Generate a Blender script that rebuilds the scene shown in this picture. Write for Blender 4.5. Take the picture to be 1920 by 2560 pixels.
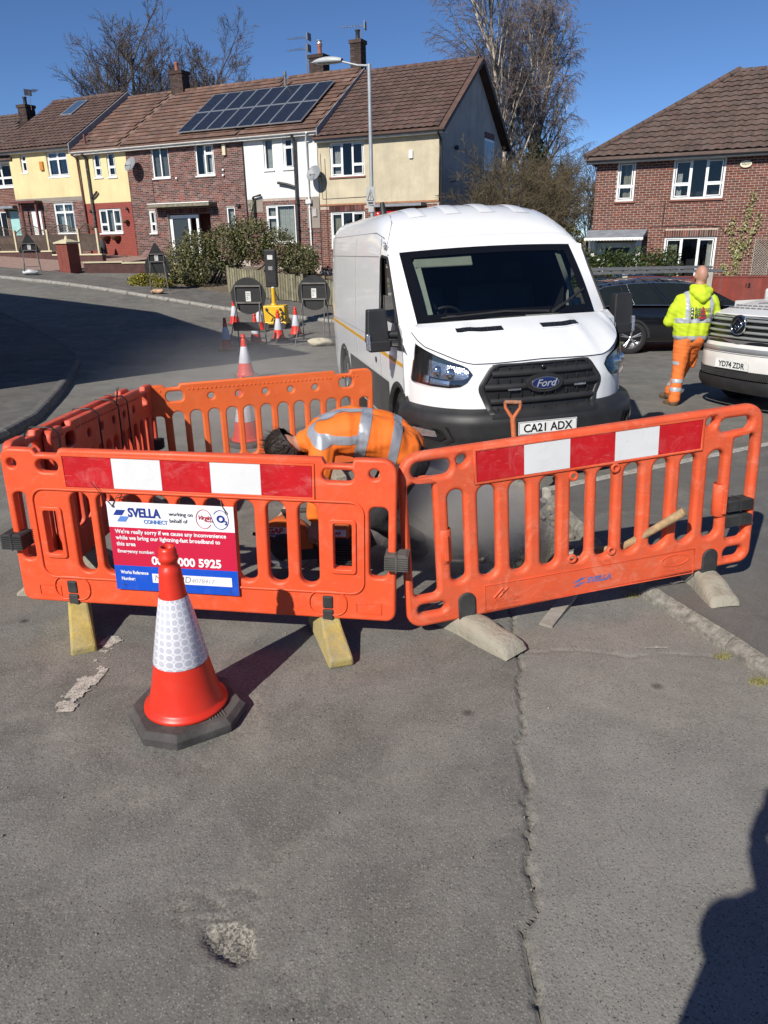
import bpy, bmesh, math, random
import numpy as np
from mathutils import Vector, Matrix, Euler
R = math.radians
random.seed(7); np.random.seed(7)
for o in list(bpy.data.objects): bpy.data.objects.remove(o)
SC = bpy.context.scene
COL = SC.collection
# ---------------------------------------------------------------- camera
CAMH = 1.98
cd = bpy.data.cameras.new('camera'); cam = bpy.data.objects.new('camera', cd); COL.objects.link(cam)
cam.matrix_world = Matrix.Translation((0, 0, CAMH)) @ Matrix.Rotation(R(90-20.18), 4, 'X') @ Matrix.Rotation(R(-1.0), 4, 'Z')
cd.sensor_fit = 'VERTICAL'; cd.sensor_height = 36; cd.sensor_width = 27; cd.lens = 26.02
cd.clip_start = .05; cd.clip_end = 3000
SC.camera = cam
# ---------------------------------------------------------------- sky, sun, exposure
EL = 36.4; SAZ = 32.3                      # sun behind the viewer's left shoulder
w = bpy.data.worlds.new('World'); SC.world = w; w.use_nodes = True
nt = w.node_tree; nt.nodes.clear()
sky = nt.nodes.new('ShaderNodeTexSky'); sky.sky_type = 'NISHITA'; sky.sun_disc = False
sky.sun_elevation = R(EL); sky.sun_rotation = R(180+SAZ); sky.altitude = 0
sky.air_density = 0.6; sky.dust_density = 0.0; sky.ozone_density = 8.0
bg = nt.nodes.new('ShaderNodeBackground'); bg.inputs['Strength'].default_value = 0.086
wo = nt.nodes.new('ShaderNodeOutputWorld')
nt.links.new(sky.outputs[0], bg.inputs[0]); nt.links.new(bg.outputs[0], wo.inputs[0])
sl = bpy.data.lights.new('sun', 'SUN'); sun = bpy.data.objects.new('sun', sl); COL.objects.link(sun)
sl.energy = 4.6; sl.angle = R(.53); sl.color = (1.0, .945, .86)
SD = Vector((math.sin(R(SAZ))*math.cos(R(EL)), math.cos(R(SAZ))*math.cos(R(EL)), -math.sin(R(EL))))
sun.rotation_euler = SD.to_track_quat('-Z', 'Y').to_euler(); sun.location = (-20, -30, 40)
SC.view_settings.view_transform = 'Standard'; SC.view_settings.look = 'None'
SC.view_settings.exposure = 0.3; SC.view_settings.gamma = 1; SC.view_settings.use_curve_mapping = False
SC.cycles.max_bounces = 5; SC.cycles.diffuse_bounces = 2; SC.cycles.glossy_bounces = 2
SC.cycles.transmission_bounces = 4; SC.cycles.transparent_max_bounces = 8; SC.cycles.volume_bounces = 1
SC.cycles.use_denoising = True; SC.cycles.use_adaptive_sampling = True; SC.cycles.adaptive_threshold = .02; SC.cycles.caustics_reflective = False; SC.cycles.caustics_refractive = False
SC.cycles.volume_step_rate = 2.0; SC.cycles.volume_max_steps = 96
# ---------------------------------------------------------------- materials
def new_mat(name):
    m = bpy.data.materials.new(name); m.use_nodes = True
    n = m.node_tree.nodes; n.clear()
    o = n.new('ShaderNodeOutputMaterial'); p = n.new('ShaderNodeBsdfPrincipled')
    m.node_tree.links.new(p.outputs[0], o.inputs[0])
    return m, n, m.node_tree.links, p
def mixc(n, l, fac, a, b, mode='MIX'):
    x = n.new('ShaderNodeMix'); x.data_type = 'RGBA'; x.blend_type = mode
    for i, v in ((0, fac), (6, a), (7, b)):
        if isinstance(v, bpy.types.NodeSocket): l.new(v, x.inputs[i])
        elif i == 0: x.inputs[0].default_value = v
        else: x.inputs[i].default_value = (*v, 1) if len(v) == 3 else v
    return x.outputs[2]
def noise(n, l, scale, detail=4, rough=.6, vec=None, dist=0):
    t = n.new('ShaderNodeTexNoise'); t.inputs['Scale'].default_value = scale
    t.inputs['Detail'].default_value = detail; t.inputs['Roughness'].default_value = rough; t.inputs['Distortion'].default_value = dist
    if vec is not None: l.new(vec, t.inputs['Vector'])
    return t.outputs['Fac']
def ramp(n, l, fac, stops):
    r = n.new('ShaderNodeValToRGB'); l.new(fac, r.inputs[0])
    e = r.color_ramp.elements
    while len(e) < len(stops): e.new(.5)
    for q, (p, c) in zip(e, stops):
        q.position = p; q.color = (c, c, c, 1) if not hasattr(c, '__len__') else (*c, 1)
    return r.outputs[0]
def math_(n, l, op, a, b=0):
    x = n.new('ShaderNodeMath'); x.operation = op
    for i, v in enumerate((a, b)):
        if isinstance(v, bpy.types.NodeSocket): l.new(v, x.inputs[i])
        else: x.inputs[i].default_value = v
    return x.outputs[0]
def coords(n, kind='Object'):
    return n.new('ShaderNodeTexCoord').outputs[kind]
def worldpos(n): return n.new('ShaderNodeNewGeometry').outputs['Position']
def bump(n, l, p, h, strength, dist):
    b = n.new('ShaderNodeBump'); b.inputs['Strength'].default_value = strength; b.inputs['Distance'].default_value = dist
    l.new(h, b.inputs['Height']); l.new(b.outputs[0], p.inputs['Normal']); return b
MATS = {}
def M(name, col=(.5, .5, .5), rough=.6, metal=0, var=.12, scale=6, bmp=0, bscale=60, bdist=.004, dirt=0, dirtc=(.25, .22, .18), dscale=3, isl=0, coat=0, spec=.5, world=True, streak=0, scuff=0, scuffc=(.85, .45, .33)):
    """general procedural paint / plastic / cloth material with mottling, dirt and fine relief"""
    if name in MATS: return MATS[name]
    m, n, l, p = new_mat(name)
    v = worldpos(n) if world else coords(n)
    f = noise(n, l, scale, 5, .6, v)
    lo = tuple(c*(1-var) for c in col); hi = tuple(min(1, c*(1+var)) for c in col)
    c = mixc(n, l, ramp(n, l, f, ((.3, 0), (.7, 1))), lo, hi)
    if isl:   # each separate piece a little different
        g = n.new('ShaderNodeNewGeometry').outputs['Random Per Island']; oi = n.new('ShaderNodeObjectInfo').outputs['Random']
        s = math_(n, l, 'FRACT', math_(n, l, 'ADD', g, oi))
        hsv = n.new('ShaderNodeHueSaturation'); l.new(c, hsv.inputs['Color'])
        l.new(math_(n, l, 'ADD', math_(n, l, 'MULTIPLY', s, 2*isl), 1-isl), hsv.inputs['Value'])
        s2 = math_(n, l, 'FRACT', math_(n, l, 'MULTIPLY', s, 7.31))
        l.new(math_(n, l, 'ADD', math_(n, l, 'MULTIPLY', s2, isl), 1-.5*isl), hsv.inputs['Saturation'])
        c = hsv.outputs[0]
    if dirt:
        d = ramp(n, l, noise(n, l, dscale, 8, .7, v), ((.5-.1*dirt, 0), (.75, min(1, dirt))))
        c = mixc(n, l, d, c, dirtc)
        rr = math_(n, l, 'ADD', math_(n, l, 'MULTIPLY', d, .35), rough); l.new(rr, p.inputs['Roughness'])
    else: p.inputs['Roughness'].default_value = rough
    if streak:      # rain streaks run down the wall
        mp = n.new('ShaderNodeMapping'); l.new(v, mp.inputs[0]); mp.inputs['Scale'].default_value = (1, 1, .13)
        c = mixc(n, l, ramp(n, l, noise(n, l, 3.2, 6, .65, mp.outputs[0]), ((.48, 0), (.78, streak))), c, dirtc)
    if scuff:       # rubbed pale patches, scratches and dark smears
        c = mixc(n, l, ramp(n, l, noise(n, l, 5.5, 8, .75, v, 1.5), ((.52, 0), (.70, scuff))), c, scuffc)
        mp = n.new('ShaderNodeMapping'); l.new(v, mp.inputs[0]); mp.inputs['Scale'].default_value = (1.2, 1.2, 9); mp.inputs['Rotation'].default_value = (.3, .5, 0)
        c = mixc(n, l, ramp(n, l, noise(n, l, 16, 3, .6, mp.outputs[0], .8), ((.64, 0), (.70, scuff*.9))), c, scuffc)
        c = mixc(n, l, ramp(n, l, noise(n, l, 9, 7, .75, v, 2.), ((.60, 0), (.75, scuff))), c, (.16, .06, .04))
    l.new(c, p.inputs['Base Color']); p.inputs['Metallic'].default_value = metal
    p.inputs['Specular IOR Level'].default_value = spec
    if coat: p.inputs['Coat Weight'].default_value = coat; p.inputs['Coat Roughness'].default_value = .05
    if bmp: bump(n, l, p, noise(n, l, bscale, 4, .6, v), bmp, bdist)
    MATS[name] = m; return m
def glass_mat(name, tint=(.75, .8, .8), refl=.06, ior=1.5):
    """thin pane: mostly see-through with a sky reflection at grazing angles"""
    if name in MATS: return MATS[name]
    m = bpy.data.materials.new(name); m.use_nodes = True; n = m.node_tree.nodes; l = m.node_tree.links; n.clear()
    o = n.new('ShaderNodeOutputMaterial'); t = n.new('ShaderNodeBsdfTransparent'); g = n.new('ShaderNodeBsdfGlossy')
    t.inputs[0].default_value = (*tint, 1); g.inputs['Roughness'].default_value = .02
    fr = n.new('ShaderNodeFresnel'); fr.inputs[0].default_value = ior
    mx = n.new('ShaderNodeMixShader'); l.new(math_(n, l, 'ADD', fr.outputs[0], refl), mx.inputs[0])
    l.new(t.outputs[0], mx.inputs[1]); l.new(g.outputs[0], mx.inputs[2]); l.new(mx.outputs[0], o.inputs[0])
    MATS[name] = m; return m
# ---------------------------------------------------------------- object helpers
def tag(o, label=None, cat=None, group=None, kind=None):
    if label: o['label'] = label
    if cat: o['category'] = cat
    if group: o['group'] = group
    if kind: o['kind'] = kind
    return o
def link(name, data, parent=None, loc=None, rot=None):
    o = bpy.data.objects.new(name, data); COL.objects.link(o)
    if parent: o.parent = parent
    if loc is not None: o.location = loc
    if rot is not None: o.rotation_euler = rot
    return o
def empty(name, loc, rz=0, label=None, cat=None, group=None):
    o = link(name, None, None, loc, (0, 0, rz)); o.empty_display_size = .2
    return tag(o, label, cat, group)
def children(o): return [c for c in bpy.data.objects if c.parent == o]
def copy_tree(o, kids=None, parent=None):
    c = o.copy(); COL.objects.link(c); c.parent = parent
    for ch in (kids or CHILD).get(o.name, ()): copy_tree(ch, kids, c)
    return c
CHILD = {}
def index_children():
    CHILD.clear()
    for o in bpy.data.objects:
        if o.parent: CHILD.setdefault(o.parent.name, []).append(o)
class MB:
    """collects simple shapes and links them as ONE mesh"""
    def __init__(s): s.v = []; s.f = []; s.sm = []
    def add(s, v, f, smooth=False):
        b = len(s.v); s.v += [tuple(q) for q in v]; s.f += [[i+b for i in q] for q in f]; s.sm += [smooth]*len(f); return s
    def box(s, c, d, rot=None, top=None):
        x, y, z = d[0]/2, d[1]/2, d[2]/2; t = top or (1, 1)
        v = [Vector(q) for q in ((-x, -y, -z), (x, -y, -z), (x, y, -z), (-x, y, -z), (-x*t[0], -y*t[1], z), (x*t[0], -y*t[1], z), (x*t[0], y*t[1], z), (-x*t[0], y*t[1], z))]
        if rot is not None:
            m = rot if isinstance(rot, Matrix) else Euler(rot).to_matrix(); v = [m @ q for q in v]
        v = [q+Vector(c) for q in v]
        return s.add(v, [(0, 3, 2, 1), (4, 5, 6, 7), (0, 1, 5, 4), (1, 2, 6, 5), (2, 3, 7, 6), (3, 0, 4, 7)])
    def b2(s, x0, x1, y0, y1, z0, z1):
        return s.box(((x0+x1)/2, (y0+y1)/2, (z0+z1)/2), (abs(x1-x0), abs(y1-y0), abs(z1-z0)))
    def tube(s, pts, r, n=8, cap=True, smooth=True, flat=1.0):
        pts = [Vector(p) for p in pts]; rs = r if hasattr(r, '__len__') else [r]*len(pts)
        V = []; F = []; up = Vector((0, 0, 1)); prev = None
        for i, p in enumerate(pts):
            t = (pts[min(i+1, len(pts)-1)]-pts[max(i-1, 0)])
            if t.length < 1e-9: t = Vector((0, 0, 1))
            t.normalize()
            a = (prev - t*prev.dot(t)) if prev is not None else (up.cross(t) if abs(t.z) < .95 else Vector((1, 0, 0)).cross(t))
            if a.length < 1e-6: a = t.orthogonal()
            a.normalize(); prev = a; b = t.cross(a)
            for k in range(n):
                an = 2*math.pi*k/n; V.append(p+(a*math.cos(an)+b*math.sin(an)*flat)*rs[i])
        for i in range(len(pts)-1):
            for k in range(n):
                F.append((i*n+k, i*n+(k+1) % n, (i+1)*n+(k+1) % n, (i+1)*n+k))
        s.add(V, F, smooth)
        if cap and n > 2:
            m = len(pts)-1; s.add(V[:n], [tuple(range(n-1, -1, -1))]); s.add(V[m*n:], [tuple(range(n))])
        return s
    def lathe(s, prof, n=24, c=(0, 0, 0), smooth=True, ax='z', a0=0, a1=2*math.pi):
        V = []; F = []; full = abs(a1-a0-2*math.pi) < 1e-6; N = n if full else n+1
        for r, z in prof:
            for k in range(N):
                an = a0+(a1-a0)*k/n
                q = (r*math.cos(an), r*math.sin(an), z)
                if ax == 'y': q = (q[0], z, q[1])
                if ax == 'x': q = (z, q[0], q[1])
                V.append((q[0]+c[0], q[1]+c[1], q[2]+c[2]))
        for i in range(len(prof)-1):
            for k in range(n):
                F.append((i*N+k, i*N+(k+1) % N, (i+1)*N+(k+1) % N, (i+1)*N+k))
        return s.add(V, F, smooth)
    def prism(s, pts, h, m=None, smooth=False):
        """2-D outline (x,y) given thickness h along z, then moved by matrix m"""
        n = len(pts); m = m or Matrix()
        V = [m @ Vector((x, y, 0)) for x, y in pts]+[m @ Vector((x, y, h)) for x, y in pts]
        F = [tuple(range(n-1, -1, -1)), tuple(range(n, 2*n))]+[(i, (i+1) % n, n+(i+1) % n, n+i) for i in range(n)]
        return s.add(V, F, smooth)
    def grid(s, fn, nu, nv, smooth=True, flip=False, keep=None):
        V = [fn(i/nu, j/nv) for j in range(nv+1) for i in range(nu+1)]; F = []
        for j in range(nv):
            for i in range(nu):
                if keep and not keep((i+.5)/nu, (j+.5)/nv): continue
                a = j*(nu+1)+i; q = (a, a+1, a+nu+2, a+nu+1); F.append(q[::-1] if flip else q)
        return s.add(V, F, smooth)
    def ball(s, c, r, n=10, m=8, rot=None):
        r = r if hasattr(r, '__len__') else (r, r, r); V = []; F = []
        for j in range(m+1):
            ph = math.pi*j/m
            for k in range(n):
                an = 2*math.pi*k/n; q = Vector((r[0]*math.sin(ph)*math.cos(an), r[1]*math.sin(ph)*math.sin(an), r[2]*math.cos(ph)))
                V.append((rot @ q if rot is not None else q)+Vector(c))
        for j in range(m):
            for k in range(n): F.append((j*n+k, (j+1)*n+k, (j+1)*n+(k+1) % n, j*n+(k+1) % n))
        return s.add(V, F, True)
    def mesh(s, name):
        me = bpy.data.meshes.new(name); me.from_pydata(s.v, [], s.f)
        me.polygons.foreach_set('use_smooth', s.sm); me.validate(); me.update(); return me
    def build(s, name, mat, parent=None, loc=None, rot=None, bev=0):
        me = s.mesh(name)
        if mat: me.materials.append(mat)
        o = link(name, me, parent, loc, rot)
        if bev:
            b = o.modifiers.new('edge', 'BEVEL'); b.width = bev; b.segments = 2; b.limit_method = 'ANGLE'; b.angle_limit = R(40)
        return o
TMP = bpy.data.scenes.new('scratch')
def evaluated(o):
    """mesh of a scratch object with its modifiers applied"""
    TMP.collection.objects.link(o); vl = TMP.view_layers[0]; vl.update(); dg = vl.depsgraph
    me = bpy.data.meshes.new_from_object(o.evaluated_get(dg)); TMP.collection.objects.unlink(o); d = o.data
    bpy.data.objects.remove(o)
    return me
def curve_mesh(outlines, depth, bevel=0, bres=2):
    cu = bpy.data.curves.new('c', 'CURVE'); cu.dimensions = '2D'; cu.fill_mode = 'BOTH'
    cu.extrude = max(1e-4, depth/2-bevel); cu.bevel_depth = bevel; cu.bevel_resolution = bres
    if bevel: cu.offset = -bevel
    for pts in outlines:
        sp = cu.splines.new('POLY'); sp.points.add(len(pts)-1); sp.use_cyclic_u = True
        for q, (x, y) in zip(sp.points, pts): q.co = (x, y, 0, 1)
    return evaluated(bpy.data.objects.new('c', cu))
def panel(name, outlines, depth, mat, parent=None, bevel=0, y=0, smooth=False, bres=2):
    """upright plate with holes: outlines in (x,z), thickness along local y"""
    me = curve_mesh(outlines, depth, bevel, bres)
    me.transform(Matrix.Translation((0, y, 0)) @ Matrix.Rotation(R(90), 4, 'X')); me.materials.clear(); me.materials.append(mat)
    if smooth:
        me.polygons.foreach_set('use_smooth', [True]*len(me.polygons))
        me.set_sharp_from_angle(angle=R(50))
    me.name = name
    return link(name, me, parent)
def lettering(s, size, mat, parent, mtx, extr=.0006, off=0, name='lettering', align='LEFT', sx=1.0, shear=0):
    cu = bpy.data.curves.new('t', 'FONT'); cu.body = s; cu.size = size; cu.extrude = extr; cu.offset = off; cu.align_x = align; cu.shear = shear; cu.resolution_u = 3
    me = evaluated(bpy.data.objects.new('t', cu))
    me.transform(mtx @ Matrix.Diagonal((sx, 1, 1, 1))); me.materials.clear(); me.materials.append(mat)
    o = link(name, me, parent); return o
UPR = Matrix.Rotation(R(90), 4, 'X')     # text standing upright, read from -y
def T(x, y, z): return Matrix.Translation((x, y, z))
def rrect(x0, x1, z0, z1, r=.02, n=4, r2=None):
    P = []; r = min(r, (x1-x0)/2, (z1-z0)/2)
    for cx, cz, a in ((x1-r, z1-r, 0), (x0+r, z1-r, 90), (x0+r, z0+r, 180), (x1-r, z0+r, 270)):
        for k in range(n+1):
            an = R(a+90*k/n); P.append((cx+r*math.cos(an), cz+r*math.sin(an)))
    return P
def circ(x, z, r, n=16): return [(x+r*math.cos(2*math.pi*k/n), z+r*math.sin(2*math.pi*k/n)) for k in range(n)]
# ---------------------------------------------------------------- lie of the land (metres, camera foot at 0,0)
TH = R(26.); OX, OY = 2.308, 30.85
def uw(u, w_):
    return (OX-math.cos(TH)*u-math.sin(TH)*w_, OY+math.sin(TH)*u-math.cos(TH)*w_)
CP = []
for x in (-9, -5, -2, 0, 2, 5, 9):
    for y in (-6, -2, 1, 3, 4): CP.append((x, y, 0.0))
    CP.append((x, 6.5, -.06))
for x in (-2, 1, 4, 8): CP.append((x, 10, -.16))
CP.append((-5, 10, -.1)); CP.append((-9, 9, .1))
for x in (-2.5, 1, 5, 9, 13): CP.append((x, 15, -.33)); CP.append((x, 20, -.38))
CP.append((-6, 15, -.1))
for x in (5, 9, 13, 18): CP.append((x, 27, -.42))
for x in (5, 12): CP.append((x, 40, -.4))
for u, z in ((-3, -.4), (0, -.38), (4, -.1), (10.5, .59), (17.3, 1.0), (24, 1.5)): CP.append((*uw(u, 8.5), z))
for u, z in ((0, -.4), (4, -.2), (10.5, .35), (17.3, .85), (24, 1.35)): CP.append((*uw(u, 14.5), z))
for u, z in ((0, .35), (5, .6), (9, 1.0), (13, 1.3), (17, 1.45), (22, 1.7), (28, 2.0)): CP.append((*uw(u, 0), z)); CP.append((*uw(u, -12), z+.3))
CP = np.array(CP); NP_ = len(CP)
_S = np.zeros((NP_+3, NP_+3)); _S[:NP_, :NP_] = np.linalg.norm(CP[:, None, :2]-CP[None, :, :2], axis=-1)-np.eye(NP_)*.3
_S[:NP_, NP_:] = np.c_[np.ones(NP_), CP[:, :2]]; _S[NP_:, :NP_] = _S[:NP_, NP_:].T
_W = np.linalg.solve(_S, np.r_[CP[:, 2], 0, 0, 0])
def zg(x, y):
    x = np.asarray(x, float); y = np.asarray(y, float)
    r = np.hypot(x[..., None]-CP[:, 0], y[..., None]-CP[:, 1])
    return r @ _W[:NP_]+_W[NP_]+_W[NP_+1]*x+_W[NP_+2]*y
def z1(x, y): return float(zg(x, y))
# ================================================================ THE GROUND
def asphalt(name, a=(.095, .093, .084), b=(.182, .176, .157), agg=1.0, dark=1.0):
    m, n, l, p = new_mat(name); P = worldpos(n)
    big = noise(n, l, .55, 4, .62, P); mid = noise(n, l, 3.2, 4, .65, P, .6)
    col = mixc(n, l, ramp(n, l, big, ((.3, 0), (.7, 1))), a, b)
    col = mixc(n, l, ramp(n, l, mid, ((.38, 0), (.72, .75))), col, tuple(c*1.35 for c in b))
    dust_ = ramp(n, l, noise(n, l, .8, 3, .6, P, .5), ((.44, 0), (.70, .45)))
    col = mixc(n, l, dust_, col, (.175, .155, .125))
    ln_ = n.new('ShaderNodeAttribute'); ln_.attribute_name = 'coarse'
    col = mixc(n, l, math_(n, l, 'MULTIPLY', ln_.outputs['Fac'], .34), col, tuple(c*1.75 for c in b))
    vo = n.new('ShaderNodeTexVoronoi'); vo.inputs['Scale'].default_value = 120; l.new(P, vo.inputs['Vector'])
    st = ramp(n, l, vo.outputs['Distance'], ((.2, 1), (.5, 0)))
    tone = n.new('ShaderNodeSeparateColor'); l.new(vo.outputs['Color'], tone.inputs[0])
    stone = mixc(n, l, tone.outputs[0], tuple(c*.5 for c in a), tuple(min(1, c*2.0) for c in b))
    col = mixc(n, l, math_(n, l, 'MULTIPLY', st, .62*agg), col, stone)
    pits = ramp(n, l, noise(n, l, 105, 2, .75, P), ((.31, 1), (.40, 0)))
    col = mixc(n, l, math_(n, l, 'MULTIPLY', pits, .85*dark), col, (.025, .024, .023))
    # old oil drips and chewing gum, worn pale patches
    v2 = n.new('ShaderNodeTexVoronoi'); v2.inputs['Scale'].default_value = 2.1; l.new(P, v2.inputs['Vector'])
    drip = ramp(n, l, v2.outputs['Distance'], ((.03, .8), (.075, 0)))
    col = mixc(n, l, drip, col, (.045, .043, .04))
    pale = ramp(n, l, noise(n, l, 1.1, 6, .72, P, 1.2), ((.52, 0), (.70, .6)))
    col = mixc(n, l, math_(n, l, 'MULTIPLY', pale, ramp(n, l, noise(n, l, 60, 4, .7, P), ((.4, 0), (.6, 1)))), col, (.33, .30, .25))
    at = n.new('ShaderNodeAttribute'); at.attribute_name = 'old_layer'
    old = mixc(n, l, ramp(n, l, noise(n, l, 95, 3, .75, P), ((.38, 0), (.62, 1))), (.06, .055, .048), (.33, .305, .26))
    col = mixc(n, l, at.outputs['Fac'], col, old)
    l.new(col, p.inputs['Base Color']); p.inputs['Roughness'].default_value = .88; p.inputs['Specular IOR Level'].default_value = .3
    h = math_(n, l, 'ADD', math_(n, l, 'MULTIPLY', vo.outputs['Distance'], -.7), noise(n, l, 150, 3, .7, P))
    bump(n, l, p, h, .5, .003)
    return m
MA = asphalt('asphalt')
MP = asphalt('pavement_asphalt', (.085, .082, .078), (.125, .12, .112), .7, .6)
CRACK = [(.80, 4.3), (0.764, 3.985), (0.708, 3.682), (0.683, 3.531), (0.661, 3.296), (0.647, 3.123), (0.607, 2.803), (0.551, 2.549), (0.539, 2.389), (0.524, 2.247), (0.489, 2.034), (0.456, 1.953), (0.467, 1.869), (0.433, 1.711), (0.413, 1.555), (0.396, 1.401), (.36, 1.0), (.3, .6)]
CRACK2 = [(0.684, 3.296), (0.988, 3.295), (1.175, 3.238), (1.436, 3.238), (1.687, 3.207)]
POT = [(-0.589, 1.714), (-0.53, 1.722), (-0.453, 1.711), (-0.409, 1.686), (-0.399, 1.583), (-0.46, 1.56), (-0.524, 1.608), (-0.574, 1.661)]
TRENCH = [(.52, 5.6), (.60, 4.75), (.72, 4.25), (1.02, 4.22), (1.22, 4.42), (1.25, 5.0), (1.18, 5.75)]
def seg_dist(X, Y, pts):
    d = np.full(X.shape, 9.); 
    for (x0, y0), (x1, y1) in zip(pts[:-1], pts[1:]):
        dx, dy = x1-x0, y1-y0; t = np.clip(((X-x0)*dx+(Y-y0)*dy)/(dx*dx+dy*dy+1e-12), 0, 1)
        d = np.minimum(d, np.hypot(X-x0-t*dx, Y-y0-t*dy))
    return d
def inside(X, Y, poly):
    c = np.zeros(X.shape, bool); n = len(poly)
    for i in range(n):
        (x0, y0), (x1, y1) = poly[i], poly[i-1]
        c ^= ((y0 > Y) != (y1 > Y)) & (X < (x1-x0)*(Y-y0)/((y1-y0) if y1 != y0 else 1e-9)+x0)
    return c
def vnoise(X, Y, s, seed=0):
    a = np.random.RandomState(seed).rand(256, 256); x = X*s; y = Y*s
    i = np.floor(x).astype(int); j = np.floor(y).astype(int); fx = x-i; fy = y-j
    fx = fx*fx*(3-2*fx); fy = fy*fy*(3-2*fy); g = lambda p, q: a[p % 256, q % 256]
    return (g(i, j)*(1-fx)+g(i+1, j)*fx)*(1-fy)+(g(i, j+1)*(1-fx)+g(i+1, j+1)*fx)*fy
def axis(parts):
    out = []
    for a, b, st in parts: out += list(np.arange(a, b, st))
    return np.array(out)
gx = axis(((-1500, -200, 325), (-200, -40, 20), (-40, -2.2, .7), (-2.2, 2.6, .0125), (2.6, 40, .7), (40, 200, 20), (200, 1501, 325)))
gy = axis(((-300, -8, 30), (-8, .7, .8), (.7, 5.9, .0125), (5.9, 60, .6), (60, 200, 20), (200, 2001, 360)))
GX, GY = np.meshgrid(gx, gy)
GZ = zg(np.clip(GX, -30, 30), np.clip(GY, -8, 52))
near = (GX > -2.3) & (GX < 2.7) & (GY > .6) & (GY < 5.95)
wob = (vnoise(GX, GY, 9, 1)-.5)*.05+(vnoise(GX, GY, 31, 2)-.5)*.02
d1 = seg_dist(GX+wob, GY, CRACK); wd = .002+.012*vnoise(GX*0, GY, 6, 3)**2
dip = -.026*np.clip(1-d1/(wd+.005), 0, 1)**.7
d2 = seg_dist(GX, GY+wob*.6, CRACK2); dip += -.010*np.clip(1-d2/.010, 0, 1)
step = -.010*np.clip((GX-.6)/.08, 0, 1)*np.clip((3.36-GY)/.02+.5, 0, 1)*0
pin = inside(GX+wob*.3, GY+wob*.25, POT); dpot = seg_dist(GX+wob*.3, GY+wob*.25, POT+POT[:1])
dip += np.where(pin, -.020*np.clip(dpot/.022, 0, 1)+.010*np.clip((GX+.47)/.10+(GY-1.65)/.12, 0, 1)+(vnoise(GX, GY, 38, 5)-.5)*.014, 0)
tin = inside(GX+wob, GY+wob, TRENCH); dtr = seg_dist(GX+wob, GY+wob, TRENCH+TRENCH[:1])
dip += np.where(tin, -.30*np.clip(dtr/.05, 0, 1)+(vnoise(GX, GY, 25, 6)-.5)*.1, 0)
scuff = sum(np.exp(-(((GX-a)/.12)**2+((GY-b)/.07)**2)) for a, b in ((-.69, 1.79), (-.49, 1.82), (-.55, 1.75), (-1.12, 1.80), (-.3, 1.59), (-.2, 1.48), (-.75, 2.45), (-.2, 2.35)))
scuff = np.clip(scuff*(vnoise(GX, GY, 45, 8)*1.6-.55), 0, 1)
dip += -.006*scuff
GZ = GZ+np.where(near, dip+(vnoise(GX, GY, 3, 7)-.5)*.006, 0)
me = bpy.data.meshes.new('road')
nx, ny = len(gx), len(gy)
V = np.stack([GX, GY, GZ], -1).reshape(-1, 3)
ii = (np.arange(ny-1)[:, None]*nx+np.arange(nx-1)).ravel()
Fq = np.stack([ii, ii+1, ii+nx+1, ii+nx], -1)
me.vertices.add(len(V)); me.vertices.foreach_set('co', V.ravel())
me.loops.add(Fq.size); me.loops.foreach_set('vertex_index', Fq.ravel().astype(np.int32))
me.polygons.add(len(Fq)); me.polygons.foreach_set('loop_start', np.arange(0, Fq.size, 4, dtype=np.int32))
me.polygons.foreach_set('use_smooth', np.ones(len(Fq), bool)); me.update(calc_edges=True)
at = me.attributes.new('old_layer', 'FLOAT', 'POINT')
at.data.foreach_set('value', np.clip(np.where(near, np.where(pin, 1., 0)+np.where(tin, .9, 0)+scuff*.75+np.clip(1-d1/(wd+.004), 0, 1)*.5, 0), 0, 1).ravel().astype(np.float32))
ac = me.attributes.new('coarse', 'FLOAT', 'POINT')
xc_ = np.interp(GY, [q[1] for q in CRACK[::-1]], [q[0] for q in CRACK[::-1]])
cz_ = np.clip((GX+wob*.5-xc_)/.02, 0, 1)*np.clip((6.2-GY)/.5, 0, 1)*np.clip((GY+1)/1., 0, 1)*(.55+.7*vnoise(GX, GY, 1.3, 11))*np.clip((4.5-GX)/.5, 0, 1)
ac.data.foreach_set('value', np.clip(cz_, 0, 1).ravel().astype(np.float32))
me.materials.append(MA)
road = link('road', me); tag(road, kind='structure')
def sheet(name, pts, dz, mat, sub=0, kind='structure'):
    """ground sheet following the lie of the land, dz above it"""
    bm = bmesh.new(); vs = [bm.verts.new((x, y, 0)) for x, y in pts]; bm.faces.new(vs)
    bmesh.ops.triangulate(bm, faces=bm.faces[:])
    for _ in range(sub): bmesh.ops.subdivide_edges(bm, edges=bm.edges[:], cuts=1, use_grid_fill=True)
    bmesh.ops.recalc_face_normals(bm, faces=bm.faces[:])
    for f in bm.faces:
        if f.normal.z < 0: f.normal_flip()
    for v in bm.verts: v.co.z = z1(v.co.x, v.co.y)+dz
    me = bpy.data.meshes.new(name); bm.to_mesh(me); bm.free(); me.materials.append(mat)
    o = link(name, me); tag(o, kind=kind); return o
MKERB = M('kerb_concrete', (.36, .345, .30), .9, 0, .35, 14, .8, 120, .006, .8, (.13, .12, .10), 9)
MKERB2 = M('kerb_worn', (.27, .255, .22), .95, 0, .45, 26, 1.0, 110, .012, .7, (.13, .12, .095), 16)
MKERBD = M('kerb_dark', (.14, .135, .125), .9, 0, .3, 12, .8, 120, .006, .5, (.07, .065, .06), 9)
def resample(pts, step):
    P = [Vector((x, y, 0)) for x, y in pts]; out = [P[0]]; acc = 0
    for a, b in zip(P[:-1], P[1:]):
        L = (b-a).length; t = step-acc
        while t <= L: out.append(a+(b-a)*(t/L)); t += step
        acc = (acc+L) % step
    return out
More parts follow.
